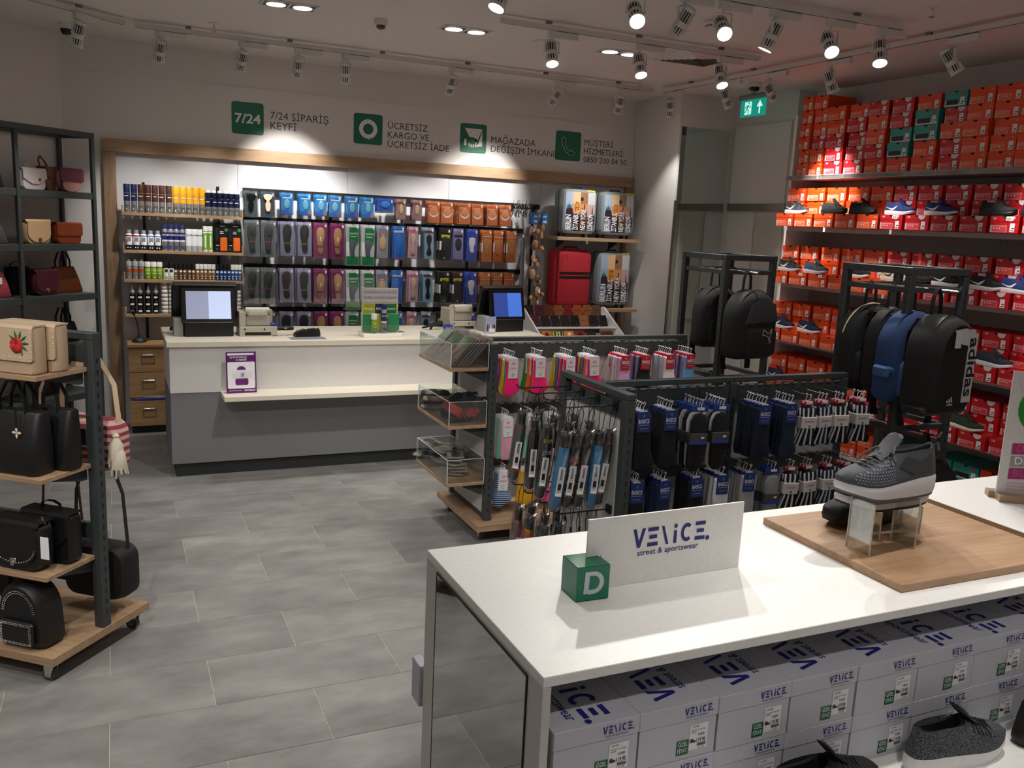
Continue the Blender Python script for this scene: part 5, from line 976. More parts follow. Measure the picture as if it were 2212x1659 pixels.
# ------------------------------------------------------------------ umbrellas
arms = []
def umb_arm(y, z):
    b = MB(); b.cyl((1.783, y, z), (1.52, y, z), .004, BLK, n=6); b.tube([(1.52, y, z), (1.50, y - .0, z + .004), (1.485, y, z + .02)], .004, BLK, 5); b.box(1.775, 1.785, y - .02, y + .02, z - .02, z + .02, BLK); part('umbrella_arm', b, g2)
PATS = [('6a5040', '3a5a60', 9), ('1c1c20', '2c2c30', 14), ('141416', '1c1c1e', 20), ('1a2038', '141826', 14), ('2a1a1a', '151517', 12), ('18181a', '2c2a26', 16), ('2f80b4', '3a90bc', 10), ('161618', '301820', 12), ('2a2a28', '1c1c1c', 14), ('2f86c0', '3a9ad0', 10), ('1a1a1c', '262628', 15)]
@lru_cache(None)
def umbrella(i, words_):
    P = Proto('folding_umbrella', 'umbrella'); c1, c2, s = PATS[i]; m = checker(c1, c2, s * 6, .6, 'noise')
    b = MB(); b.lathe([(.012, -.40), (.027, -.385), (.031, -.33), (.033, -.22), (.03, -.13), (.026, -.105)], m, 12); P.part('fabric', b)
    b = MB(); b.lathe([(.019, -.106), (.021, -.10), (.021, -.055), (.017, -.045)], mat('121214', .4), 10); P.part('grip', b)
    if words_:
        b = MB(); fr = F((0, -.034, -.4), (1, 0, 0), (0, 0, 1)); cols = ['c8502c', 'b8384c', '9a9a94', 'b09a50', '4a8a9a']
        for k, w_ in enumerate(words_): b.text(fr, w_, 0, .06 + k * .055, .030, mat(cols[(k + i) % 5], .6), .0, 'C', .008, width=.046)
        P.part('lettering', b)
    b = MB(); b.box(-.016, .016, -.0362, -.035, -.33, -.19, PRICE); b.box(-.008, .008, -.0368, -.0362, -.30, -.27, INK); b.box(-.005, .005, -.0368, -.0362, -.25, -.20, mat('8a8a8c', .6)); P.part('paper_tag', b)
    b = MB(); b.lathe([(.020, -.41), (.034, -.39), (.039, -.3), (.039, -.12), (.034, -.06), (.02, -.035)], PLAS, 10); 
    for k in range(9): a = k * .7; b.tube([(.012 * math.cos(a), .012 * math.sin(a), -.045), (.03 * math.cos(a), .03 * math.sin(a), -.025 - .006 * (k % 3))], [.008, .003], clear('dfe3e6', .3, .2), 5)
    P.part('plastic_bag', b)
    b = MB(); b.tube([(0, .0, -.045), (-.010, 0, -.02), (-.014, 0, .05), (-.004, 0, .078), (.004, 0, .078), (.014, 0, .05), (.010, 0, -.02), (0, 0, -.045)], .0022, BLK, 5, cap=False); P.part('cord', b)
    return P
UW = {0: ('np', 'e ca'), 1: ('TW', 'rai'), 4: ('CAT', 'DS C', 'ning', 'gue', 'sunn'), 5: ('S', 'ER', 'nlen', 'nue'), 7: ('WATC', 'OO', '33', 'ACE'), 8: ('TUES', 'S', 'AUG'), 10: ('L', 'W7')}
UD = ['brown lettered', 'black lettered', 'plain black', 'dark navy', 'dark red lettered', 'black umbrella with small words', 'bright blue', 'black and pink lettered', 'charcoal month name', 'sky blue', 'dark grey']
for ai, (y, us) in enumerate(((-2.40, (0, 1)), (-2.545, (2, 3, 5)), (-2.70, (4, 5, 8)), (-2.87, (6, 7, 8, 9, 10)))):
    z = 1.205; umb_arm(y, z)
    for k, u in enumerate(us):
        x = 1.53 + k * (.22 / max(1, len(us) - 1)) if len(us) > 2 else 1.535 + k * .09
        if ai == 3: x = 1.535 + k * .058
        umbrella(u, UW.get(u)).put((x, y, z - .083), 0, '%s folding umbrella in plastic, %s on the %s arm' % (UD[u].replace(' umbrella with small words', ''), ORD[k], ORD[ai]), 'hanging folding umbrellas', rot=(0, R_(random.uniform(2, 8)), R_(-20 + random.uniform(-8, 8))), scale=(.92, .92, 1))
PATS += [('b0506a', '4a5a40', 7), ('b88a30', 'a04a20', 7), ('1c1c20', '3a3030', 10)]
for ai, (y, us) in enumerate(((-2.40, (11, 11)), (-2.545, (12, 13)), (-2.70, (13, 13)), (-2.87, (13,)))):
    z = .70; umb_arm(y, z)
    for k, u in enumerate(us): umbrella(u, None).put((1.54 + k * .075, y, z - .083), 0, '%s folding umbrella, %s on the low %s arm' % ({11: 'pink floral', 12: 'yellow and rust', 13: 'dark'}[u], ORD[k], ORD[ai]), 'low hanging umbrellas', rot=(0, R_(random.uniform(2, 8)), 0), scale=(.92, .92, 1))
    for k in range(4):
        if 1.54 + (len(us) + k) * .06 > 1.77: break
        b = MB(); x = 1.54 + (len(us) + .3 + k * .8) * .06; b.tube([(x, y, z + .005), (x - .008, y, z - .05), (x, y, z - .14), (x + .008, y, z - .05), (x, y, z + .005)], .002, BLK, 4); b.cyl((x, y, z - .14), (x, y, z - .165), .006, BLK, n=6); solo('umbrella_cord', b, 'loose black umbrella cord, %s on the low %s arm' % (ORD[k], ORD[ai]), 'cord', group='loose umbrella cords')
# ------------------------------------------------------------------ backpack towers
def tower(x0, y0, x1, y1, H, label):
    t = thing('backpack_tower', label, 'rack'); b = MB()
    for x, y in ((x0, y0), (x1, y0), (x0, y1), (x1, y1)): post(t, x, y, .131, H - .0405, .042, '-x' if x == x0 else '-y')
    for (a, c) in (((x0 - .021, y0), (x1 + .021, y0)), ((x0 - .021, y1), (x1 + .021, y1)), ((x0, y0 + .022), (x0, y1 - .022)), ((x1, y0 + .022), (x1, y1 - .022))): rail_bar(t, a, c, H - .04, H, .042)
    for z in (H - .135, .98):
        for (a, c) in (((x0 + .022, y0), (x1 - .022, y0)), ((x0 + .022, y1), (x1 - .022, y1)), ((x0, y0 + .022), (x0, y1 - .022)), ((x1, y0 + .022), (x1, y1 - .022))): rail_bar(t, a, c, z, z + .03, .025, 'cross_rail')
    xm = x0 + .10
    for z in (H - .11, 1.0):
        b = MB(); b.cyl((xm, y1 - .014, z), (xm, y0 - .22, z), .006, CHROME, n=6); b.tube([(xm, y0 - .22, z), (xm, y0 - .235, z + .03)], .006, CHROME, 6); part('hanging_arm', b, t)
    b = MB(); b.rbox(x0 - .03, x1 + .03, y0 - .03, y1 + .03, .085, .13, OAKX, .002); part('base_board', b, t)
    for x in (x0 + .03, x1 - .03):
        for y in (y0 + .03, y1 - .05): caster(t, x, y)
    return t
tower(3.575, -1.295, 3.99, -.815, 1.868, 'open graphite tower of black backpacks beyond the pink socks'); tower(3.55, -2.89, 3.96, -2.44, 1.882, 'open graphite tower of backpacks behind the grey sneaker')
def backpack(col, w_=.34, h_=.50, d_=.16, label=None, loc=(0, 0, 0), rz=0, style='', pocket=None):
    """hangs from its top handle; origin at the handle"""
    t = thing('backpack', label, 'backpack', loc, rz, None); m = mat(col, .8, 0, .35, 160, .1, name='bag_cloth'); m2 = mat(pocket, .85, 0, .3, 120, .1, name='bag_cloth') if pocket else m
    hw = w_ / 2; z1 = -.13; z0 = z1 - h_
    def outl(ins, wz=1.0): return [(a * wz, c) for a, c in rrect(-hw + ins, hw - ins, z0 + ins, z0 + .2, .05, 3)[8:]] + [((hw - ins) * wz * math.cos(q), z1 - h_ * .42 + (h_ * .42 - ins) * math.sin(q)) for q in [PI * i / 14 for i in range(15)]]
    def ring(ins, y): return [(a, y, c) for a, c in outl(ins)]
    b = MB(); b.loft([ring(.02, .03), ring(.004, .022), ring(0, -.02), ring(.002, -d_ * .55), ring(.018, -d_ * .85), ring(.045, -d_)], m); part('body', b, t)
    b = MB(); pw = hw - .045; fr = F((0, -d_ + .012, 0), (1, 0, 0), (0, 0, 1))
    if style != 'print': b.puff(rrect(-pw, pw, z0 + .03, z0 + h_ * .48, .04, 3), .045, m2, fr, .02); part('front_pocket', b, t)
    b = MB(); zp = [(hw * .93 * math.cos(q), -d_ * .6, z1 - h_ * .42 + (h_ * .42 + .003) * math.sin(q)) for q in [PI * i / 14 for i in range(15)]]; b.tube(zp, .0035, BLK, 4); part('zipper', b, t)
    b = MB(); b.strap([(-.035, 0, z1 - .01), (-.03, 0, -.05), (-.008, 0, -.004), (.008, 0, -.004), (.03, 0, -.05), (.035, 0, z1 - .01)], .022, .004, (0, 1, 0), BLK); part('top_handle', b, t)
    for s in (-1, 1): b = MB(); b.strap([(s * .07, .03, z1 - .03), (s * .09, .07, z1 - .12), (s * .1, .075, z0 + .12), (s * .12, .05, z0 - .04), (s * .11, .04, z0 - .09)], .045, .01, (1, 0, 0), BLKF); part('shoulder_strap', b, t)
    fr = F((0, -d_ - .0322, 0), (1, 0, 0), (0, 0, 1)); W = mat('e6e6ea', .6, name='white_print')
    b = MB()
    if style == 'cat':
        pts = [(.0, .05), (.012, .062), (.03, .055), (.06, .03), (.085, .035), (.105, .07), (.11, .055), (.1, .02), (.09, -.01), (.1, -.05), (.093, -.06), (.085, -.04), (.07, -.0), (.045, .01), (.02, .018), (.005, .012), (-.005, .02), (.01, .03), (-.002, .04), (.0, .05)]
        b.tube([fr.p(a * .75 - .01, c * .75 + z0 + .17, 0) for a, c in pts], .0022, W, 4, cap=False); part('leaping_cat_outline', b, t)
        for k in range(5): b = MB(); b.box(hw - .035, hw - .025, -d_ * .6 - .012, -d_ * .6 - .004, z0 + .2 + k * .035, z0 + .222 + k * .035, W); part('zip_pull', b, t)
        b = MB(); b.puff([(-hw + .03, z1 - .23), (hw - .03, z1 - .21), (hw - .06, z1 - .09), (0, z1 - .04), (-hw + .08, z1 - .09)], .012, mat('33363a', .75), F((0, -d_ + .004, 0), (1, 0, 0), (0, 0, 1)), .01); part('top_flap', b, t)
    if style == 'print':
        fr = F((0, -d_ - .0004, 0), (1, 0, 0), (0, 0, 1)); k = MB(); x0, x1 = .058, .13
        k.rect(fr, x0, x1, z0 + .07, z1 - .09, W); k.poly(fr, [(-.06, z1 - .07), (.03, z1 - .06), (.13, z1 - .09), (.11, z1 - .16), (.02, z1 - .145), (-.02, z1 - .135)], W, .0010); part('white_print', k, t)
        k = MB(); k.text(fr, 'adidas', .070, z1 - .11, .070, BLK, .0022, 'L', .028, width=.31, rot=-PI / 2); part('lettering', k, t)
        k = MB()
        for i in range(3): x = -.045 + i * .016; k.poly(fr, [(x - .005, z0 + .075), (x + .006, z0 + .075), (x + .004 - .008 + .0, z0 + .088 + i * .009), (x - .012 + .0, z0 + .082 + i * .009)], W, .001)
        k.text(fr, 'adidas', -.028, z0 + .058, .014, W, .001, 'C', .02); part('three_bar_badge', k, t)
        k = MB(); k.rbox(-hw - .002, hw + .002, -d_ * .8, .02, z0 - .004, z0 + .055, mat('1d1e20', .45), .02); part('coated_base', k, t)
        k = MB(); k.box(-.06, -.015, -d_ - .012, -d_ - .010, z1 - .16, z1 - .07, PRICE); part('paper_tag', k, t)
    if style == 'suede':
        k = MB(); k.rbox(-hw - .03, -hw + .04, -d_ * .9, -.0, z0 + .14, z0 + .2, m2, .01); k.cyl((-hw + .005, -d_ * .9 - .001, z0 + .165), (-hw + .005, -d_ * .9 - .006, z0 + .165), .009, INK); part('side_pocket_flap', k, t)
        k = MB(); k.rbox(-.07, .03, -d_ - .012, -d_ - .010, z0 + .30, z0 + .35, PRICE, .0005); part('paper_tag', k, t)
    if style == 'stripes':
        for i in range(3):
            x = .01 + i * .028; k = MB(); k.strap([(x, -d_ * .70, z1 - .06), (x + .02, -d_ - .003, z1 - .14), (x + .045, -d_ - .006, z1 - .2), (x + .052, -d_ - .034, z0 + .17), (x + .045, -d_ - .036, z0 + .05)], .013, .0015, (1, 0, 0), W); part('white_stripe', k, t)
    if style == 'piping': k = MB(); k.tube([(hw * -.98 * math.cos(q) if q < PI / 2 else hw * -.98 * math.cos(q), -d_ * .3, z1 - h_ * .42 + (h_ * .42 + .004) * math.sin(q)) for q in [.2 + 1.6 * i / 10 for i in range(11)]], .006, mat('cfc39a', .7), 5); part('cream_piping', k, t)
    if style == 'tag': k = MB(); k.rbox(-.02, .03, -d_ - .01, -d_ - .008, z1 - .16, z1 - .08, PRICE, .0005); part('paper_tag', k, t)
    return t
xm = 3.70; HZ = 1.868 - .11 + .022
backpack('121315', .36, .48, .17, 'black backpack with white leaping cat outline on the tower by the mirror', (3.675, -1.415, HZ - .01), .08, 'cat')
backpack('101012', .32, .45, .15, 'plain black backpack hanging behind the leaping cat one', (3.675, -1.06, HZ - .01), -.12)
backpack('1a1b1e', .34, .4, .16, 'black and grey backpack on the lower arm of the mirror side tower', (3.675, -1.42, 1.012), 0, 'tag', '5a5c62'); backpack('141416', .3, .4, .14, 'black backpack behind the grey one on the lower arm', (3.675, -1.10, 1.012), .1, 'piping')
HZ = 1.882 - .11 + .012
backpack('17181a', .345, .52, .17, 'large black backpack with white vertical lettering', (3.60, -3.03, HZ), .05, 'print')
backpack('26406e', .34, .50, .12, 'navy suede backpack with button pocket, behind the lettered one', (3.60, -2.86, HZ), -.12, 'suede', '3a5a8c')
backpack('16171a', .30, .48, .1, 'black backpack with white tag between navy and piped ones', (3.65, -2.70, HZ), -.1, 'tag'); backpack('0f0f11', .38, .5, .1, 'black backpack with cream piping, innermost on the upper arm', (3.65, -2.54, HZ), -.15, 'piping')
backpack('141518', .34, .42, .14, 'black backpack with three white stripes on the lower arm', (3.62, -3.06, 1.012), .1, 'stripes')
o = backpack('3a3c46', .26, .42, .08, 'black and white flecked backpack behind the striped one', (3.60, -2.88, 1.012), -.1, 'tag'); 
for c in o.children:
    if c.name.startswith(('body', 'front_pocket')): c.data.materials[0] = checker('101114', 'a9adb8', 26, .8, 'noise')

# ------------------------------------------------------------------ handbags
def flapbag(name, col, w_, h_, d_, label, loc, rz, flap=None, fh=.6, fshape='round', clasp='gold', studs=None, rnd=.03, handle=None, extra=None, cat='handbag', tex=None):
    t = thing(name, label, cat, loc, rz); m = mat(col, .45, 0, .25, 140, .06, name='leather'); mf = tex or mat(flap or col, .45, 0, .25, 140, .06, name='leather'); hw = w_ / 2
    def ring(ins, y): return [(a, y, c) for a, c in rrect(-hw + ins, hw - ins, ins * .3, h_ - ins, rnd, 4)]
    b = MB(); b.loft([ring(.01, d_ / 2), ring(0, d_ / 2 - .012), ring(0, -d_ / 2 + .012), ring(.01, -d_ / 2)], m); part('body', b, t)
    if fshape == 'round': P = arc(0, h_ - h_ * fh + (w_ * .32), w_ * .46, 180, 360, 14, w_ * .32) + [(hw - .01, h_ - .01), (-hw + .01, h_ - .01)]
    elif fshape == 'vee': P = [(-hw, h_ - .01), (-hw, h_ * .55), (-.03, h_ * (1 - fh)), (.03, h_ * (1 - fh)), (hw, h_ * .55), (hw, h_ - .01)]
    else: P = rrect(-hw - .002, hw + .002, h_ * (1 - fh), h_ - .006, .012, 3)
    b = MB(); fr = F((0, -d_ / 2 - .001, 0), (1, 0, 0), (0, 0, 1)); b.prism(P, -.009, -.001, mf, fr)
    b.loft([[(x, -d_ / 2 - .008, h_ - .014) for x in (-hw, hw)] + [(x, -d_ / 2 - .001, h_ - .014) for x in (hw, -hw)], [(x, -d_ / 2 + .004, h_ + .005) for x in (-hw, hw)] + [(x, -d_ / 2 + .008, h_ - .002) for x in (hw, -hw)], [(x, d_ / 2 - .004, h_ + .005) for x in (-hw, hw)] + [(x, d_ / 2 - .006, h_ - .002) for x in (hw, -hw)]], mf); part('flap', b, t)
    zc = h_ * (1 - fh) + .012; CM = GOLD if clasp == 'gold' else CHROME
    if clasp: b = MB(); b.rbox(-.016, .016, -d_ / 2 - .016, -d_ / 2 - .010, zc, zc + .026, CM, .003); b.rbox(-.008, .008, -d_ / 2 - .02, -d_ / 2 - .016, zc - .008, zc + .012, CM, .002); part('clasp', b, t)
    if studs:
        b = MB()
        for a, c in studs: b.add([fr.p(a + dx, c + dz, .0095 + dn) for dx, dz, dn in ((-.0035, 0, 0), (0, -.0035, 0), (.0035, 0, 0), (0, .0035, 0), (0, 0, .004))], [(0, 1, 4), (1, 2, 4), (2, 3, 4), (3, 0, 4)], mat('e8dccb', .25, 0) if name == 'clutch_bag' else CHROME)
        part('studs', b, t)['kind'] = 'stuff'
    if handle == 'top': b = MB(); b.strap([(-.05, 0, h_), (-.045, 0, h_ + .03), (-.015, 0, h_ + .042), (.015, 0, h_ + .042), (.045, 0, h_ + .03), (.05, 0, h_)], .014, .004, (0, 1, 0), m); part('handle', b, t)
    if handle == 'long': b = MB(); b.strap([(-hw + .01, 0, h_ - .02), (-hw * .8, .02, h_ + .05), (-.02, .03, h_ + .09), (hw * .6, .03, h_ + .05), (hw - .01, 0, h_ - .02)], .018, .004, (0, 1, 0), m); part('strap', b, t)
    if handle == 'chain':
        b = MB()
        for i in range(14): q = i / 13; b.tube([(-hw + .01 + .014 * math.cos(a), -d_ * .5 + .0, h_ * .9 - q * h_ * .7 + .008 * math.sin(a)) for a in [PI * k / 3 for k in range(7)]], .0022, mat('3a3230', .4, .6), 4, cap=False)
        part('chain', b, t)['kind'] = 'stuff'
    if extra: extra(t, fr, hw, h_, d_)
    return t
def tote(name, col, w0, w1, h_, d_, label, loc, rz, handles=True, hcol=None, tex=None, extra=None, cat='handbag'):
    t = thing(name, label, cat, loc, rz); m = tex or mat(col, .5, 0, .3, 90, .1, name='leather')
    def ring(z, w_, d): return [(a, c, z) for a, c in rrect(-w_ / 2, w_ / 2, -d / 2, d / 2, min(.03, d * .3), 3)]
    b = MB(); b.loft([ring(0, w0 * .96, d_ * .9), ring(.012, w0, d_), ring(h_ * .5, (w0 + w1) / 2, d_ * .95), ring(h_ - .01, w1, d_ * .6), ring(h_, w1 * .97, d_ * .45)], m); part('body', b, t)
    if handles:
        for s in (-1, 1): b = MB(); b.strap([(-w1 * .25, s * d_ * .22, h_ - .05), (-w1 * .24, s * d_ * .25, h_ + .05), (-w1 * .1, s * d_ * .2, h_ + .12), (w1 * .1, s * d_ * .2, h_ + .12), (w1 * .24, s * d_ * .25, h_ + .05), (w1 * .25, s * d_ * .22, h_ - .05)], .016, .006, (0, 1, 0), mat(hcol or col, .5)); part('handle', b, t)
    if extra: extra(t, F((0, -d_ / 2 - .001, 0), (1, 0, 0), (0, 0, 1)), w0 / 2, h_, d_)
    return t
# wall rack for handbags along the slanting wall: local x runs toward the back wall corner, local y into the wall
RZ = R_(45); DD = .40
def W_(s, off, z):   # s measured as in plan (x+y)/sqrt2, off = distance from the wall
    k = -3.15 / 2 ** .5 + off; return ((s + k) * d, (s - k) * d, z)
t = thing('handbag_rack', 'tall dark grey steel handbag rack against the slanting wall', 'rack', W_(0, .0, 0), RZ)
S0 = [-1.10, -.32, .42, 1.16]; HH = 2.595
for s in S0:
    for o in (.40, .035): b = MB(); b.rbox(s - .016, s + .016, -o - .016, -o + .016, 0, HH - .045, STEEL, .002); part('post', b, t)
for o in (.40, .035): b = MB(); b.rbox(S0[0] - .016, S0[-1] + .016, -o - .016, -o + .016, HH - .0445, HH, STEEL, .002); part('top_rail', b, t)
for s in S0: b = MB(); b.rbox(s - .014, s + .014, -.383, -.052, HH - .0445, HH - .005, STEEL, .002); part('top_rail', b, t)
for a, c in zip(S0, S0[1:]):
    for z in (2.10, 1.672, 1.253, .83, .40): b = MB(); b.rbox(a + .0165, c - .0165, -.41, -.03, z - .055, z, STEEL, .002); part('shelf', b, t)
fb = flapbag
fb('handbag', 'e2d6d8', .22, .165, .09, 'white angular flap handbag on the top rack shelf', W_(.655, .27, 2.1005), RZ, 'ded3d6', .72, 'vee', None, handle='top', extra=lambda t, fr, hw, h, dd: part('badge', MB().rbox(.03, .05, -dd / 2 - .013, -dd / 2 - .009, h * .42, h * .55, mat('7a3a30', .4), .001), t))
fb('handbag', '8a6350', .14, .19, .1, 'taupe brown satchel with strap between white and pink bags', W_(.86, .20, 2.1005), RZ + .3, '7c5645', .5, 'round', None, handle='long')
fb('handbag', 'cf9a96', .22, .19, .07, 'pink half moon bag with glittering burgundy flap', W_(1.03, .27, 2.1005), RZ - .05, '6a2c3a', .55, 'rect', None, rnd=.08, handle='chain', tex=checker('5c2434', '8a4a5a', 500, .5, 'noise'))
tote('tote_bag', '22262a', .36, .24, .23, .17, 'big soft black leather bag on the top rack shelf', W_(.20, .25, 2.1005), RZ, False)
fb('handbag', 'c9a57a', .235, .19, .08, 'beige flap bag with round brass clasp on the second shelf', W_(.665, .28, 1.6725), RZ, 'd3b086', .95, 'round', 'gold', rnd=.04)
fb('handbag', '8a3a1c', .24, .17, .09, 'rust brown studded flap bag on the second shelf', W_(.975, .27, 1.6725), RZ - .06, '93401f', .62, 'rect', None, studs=[(x, .08) for x in [-.1 + .025 * i for i in range(9)]] + [(-.105, .1 + .02 * i) for i in range(3)] + [(.105, .1 + .02 * i) for i in range(3)])
def greytag(t, fr, hw, h, dd): part('paper_tag', MB().rbox(-.02, .05, -dd / 2 - .012, -dd / 2 - .010, h * .55, h * .8, PRICE, .0005), t)
tote('tote_bag', '55565c', .34, .20, .23, .15, 'grey bowling bag with white tag on the second shelf', W_(.22, .25, 1.6725), RZ, False, extra=greytag)
fb('handbag', '571a2b', .22, .21, .1, 'burgundy half moon crossbody bag with brass clasp', W_(.70, .29, 1.2535), RZ - .05, '4c1526', .88, 'round', 'gold', rnd=.07)
tote('tote_bag', '6f3516', .33, .20, .22, .12, 'glossy tan brown tote with curved handle on the third shelf', W_(.97, .22, 1.2535), RZ, True, '3a1a0e')
tote('tote_bag', 'a84650', .30, .22, .20, .14, 'coral and dark blue bag with tag on the third shelf', W_(.24, .26, 1.2535), RZ, False, extra=greytag)
fb('handbag', '14141a', .16, .22, .1, 'black bow topped bag behind the burgundy one', W_(.60, .12, 1.2535), RZ, None, .5, 'rect', 'gold', handle='top')
tote('tote_bag', '121214', .26, .2, .17, .12, 'black handbag with knotted handle on the fourth shelf', W_(.95, .22, .8305), RZ, True); tote('tote_bag', '17171a', .3, .2, .16, .12, 'plain black handbag on the fourth shelf beside the knotted one', W_(.55, .22, .8305), RZ, False)
tote('tote_bag', '1c1210', .3, .24, .2, .13, 'dark brown handbag on the lowest shelf of the wall rack', W_(.7, .22, .4005), RZ, True)
# ------------------------------------------------------------------ rolling handbag stand in front
LZ = R_(50); LO = (-.614, -2.434, 0)
t = thing('handbag_stand', 'rolling handbag stand with oak shelves and dark steel post', 'display stand', LO, LZ)
# local: x = across the stand (0 to .605), y = along it, away from its visible end
b = MB(); b.rbox(0, .605, 0, 1.3, .088, .128, OAKY, .002); part('base_board', b, t)
for x, y in ((.045, .05), (.56, .05), (.045, 1.2), (.56, 1.2)): caster(t, x, y)
for y in (.026, 1.27): post(t, .325, y, .129, 1.44, .05)
b = MB(); b.rbox(.300, .350, .0, 1.3, 1.441, 1.472, GB, .003); part('top_rail', b, t)
for z in (1.34, .93 + .04, .54): b = MB(); b.rbox(.315, .337, .052, 1.244, z - .0, z + .075, GB, .002); part('cross_rail', b, t)
for z in (1.325, .897, .475):
    b = MB(); b.rbox(.02, .298, .03, 1.27, z - .02, z, OAKY, .0015); part('shelf', b, t)
    for y in (.055, 1.2): b = MB(); b.prism([(.06, z - .0205), (.298, z - .0205), (.298, z - .075), (.27, z - .075)], -.002, .002, GB, F((0, y, 0), (1, 0, 0), (0, 0, 1))); part('bracket', b, t)
c_, s_ = math.cos(LZ), math.sin(LZ)
def L_(x, y, z): return (LO[0] + x * c_ - y * s_, LO[1] + x * s_ + y * c_, z)
FR = LZ - PI / 2      # faces the short way out of the shelf side (local -x)
def rose(cx, cz, sc=1.0):
    def f(t, fr, hw, h, dd):
        b = MB(); RR = mat('b01c1e', .7); 
        for k in range(7): a = k * .9; r = .016 * sc; b.puff([(cx + .014 * sc * math.cos(a) + r * math.cos(q), cz + .014 * sc * math.sin(a) + r * math.sin(q)) for q in [2 * PI * i / 8 for i in range(8)]], .004 + .001 * k, mat(('b01c1e', 'c62a24', '8c1216')[k % 3], .8), F(fr.o + fr.n * .010, fr.u, fr.v), .004)
        part('embroidered_rose', b, t); b = MB()
        for k in range(7):
            a = -1.2 + k * .62; x, z = cx + .030 * sc * math.cos(a) + .008, cz + .030 * sc * math.sin(a) + .008; b.puff([(x + .018 * math.cos(a) * sc, z + .018 * math.sin(a) * sc), (x - .006 * math.sin(a), z + .006 * math.cos(a)), (x - .018 * math.cos(a) * sc, z - .018 * math.sin(a) * sc), (x + .006 * math.sin(a), z - .006 * math.cos(a))], .003, mat('1f5c38', .8), F(fr.o + fr.n * .0095, fr.u, fr.v), .002)
        part('embroidered_leaves', b, t)
    return f
stp = [(-.125 + i * .026, .07) for i in range(11)] + [(.135, .07 + .026 * i) for i in range(5)]
fb('clutch_bag', 'b39a80', .28, .195, .075, 'beige flap clutch with pearl studs and embroidered red rose, in front', L_(.075, .19, 1.3255), FR, 'bfa78c', .72, 'rect', None, studs=stp, rnd=.012, extra=rose(.07, .12, 1.1))
fb('clutch_bag', 'b39a80', .28, .195, .075, 'beige pearl studded clutch standing behind its twin', L_(.165, .165, 1.3255), FR, 'bfa78c', .72, 'rect', None, studs=stp, rnd=.012)
def charm(t, fr, hw, h, dd):
    b = MB(); 
    for a in range(4): q = a * PI / 2 + PI / 4 * 0; b.poly(fr, [(.05, h - .08), (.05 + .014 * math.cos(q + .5), h - .08 + .014 * math.sin(q + .5)), (.05 + .026 * math.cos(q), h - .08 + .026 * math.sin(q)), (.05 + .014 * math.cos(q - .5), h - .08 + .014 * math.sin(q - .5))], mat('e6d3b4', .4), .004)
    part('flower_charm', b, t); b = MB(); b.strap([fr.p(.05, h + .02, .004), fr.p(.05, h - .06, .004)], .008, .002, fr.u, BLK); part('charm_strap', b, t)
tote('tote_bag', '121315', .26, .27, .265, .12, 'black tote with pale flower charm and studded handles', L_(.095, .20, .8975), FR, extra=charm); tote('tote_bag', '0f1012', .24, .25, .26, .10, 'black tote standing behind the flower charm one', L_(.205, .14, .8975), FR)
def sat(t, fr, hw, h, dd):
    for y, z in ((.03, .0), (.05, .02)): b = MB(); b.rbox(hw - .01 + y, hw + .012 + y, -dd / 2 - .012, -dd / 2 - .010, h * .35, h * .8, PRICE, .0005); part('paper_tag', b, t)
    b = MB(); b.tube([(hw - .03, 0, h), (hw - .02, 0, h + .02), (hw - .005, 0, h - .01)], .004, CHROME, 6); part('ring', b, t)
fb('handbag', '141416', .25, .215, .09, 'black saddle bag with silver clasp and stud edge on the lowest shelf', L_(.09, .21, .4755), FR, '121214', .9, 'round', 'silver', studs=[(a * .95, c + .01) for a, c in arc(0, .215 - .215 * .9 + .08, .115, 190, 350, 22, .075)], rnd=.05, extra=sat)
fb('handbag', '101012', .25, .225, .08, 'black flap bag behind the saddle bag with silver clasp', L_(.2, .16, .4755), FR, None, .7, 'round', None, handle='top')
t = thing('backpack', 'small black backpack with silver studded pocket on the base board', 'backpack', L_(.10, .20, .1285), FR)
b = MB()
def bo(ins, y): return [(a, y, c) for a, c in arc(0, .15, .12 - ins, 0, 180, 14, .14 - ins)] + [(-.13 + ins, y, .03), (-.11 + ins, y, ins * .5), (.11 - ins, y, ins * .5), (.13 - ins, y, .03)]
b.loft([bo(.015, .065), bo(0, .05), bo(0, -.04), bo(.02, -.065)], mat('141416', .5)); part('body', b, t)
b = MB(); b.rbox(-.085, .085, -.088, -.062, .02, .125, mat('17171a', .45), .01); part('front_pocket', b, t)
b = MB(); fr = F((0, -.089, 0), (1, 0, 0), (0, 0, 1)); fr2 = F((0, -.068, 0), (1, 0, 0), (0, 0, 1))
def stud(fr, a, c): b.add([fr.p(a + dx, c + dz, dn) for dx, dz, dn in ((-.0026, 0, 0), (0, -.0026, 0), (.0026, 0, 0), (0, .0026, 0), (0, 0, .003))], [(0, 1, 4), (1, 2, 4), (2, 3, 4), (3, 0, 4)], CHROME)
for k in range(2):
    for a, c in arc(0, .15, .085 - k * .009, 8, 172, 30, .105 - k * .009): stud(fr2, a, c)
    for i in range(22): stud(fr, -.076 + i * .0072, .026 + k * .007); stud(fr, -.076 + i * .0072, .119 - k * .007)
    for i in range(12): stud(fr, -.078 + k * .007, .03 + i * .0075); stud(fr, .078 - k * .007, .03 + i * .0075)
part('studs', b, t)['kind'] = 'stuff'
b = MB(); b.strap([(-.03, .02, .285), (-.02, .02, .32), (.02, .02, .32), (.03, .02, .285)], .015, .004, (0, 1, 0), BLK); part('handle', b, t)
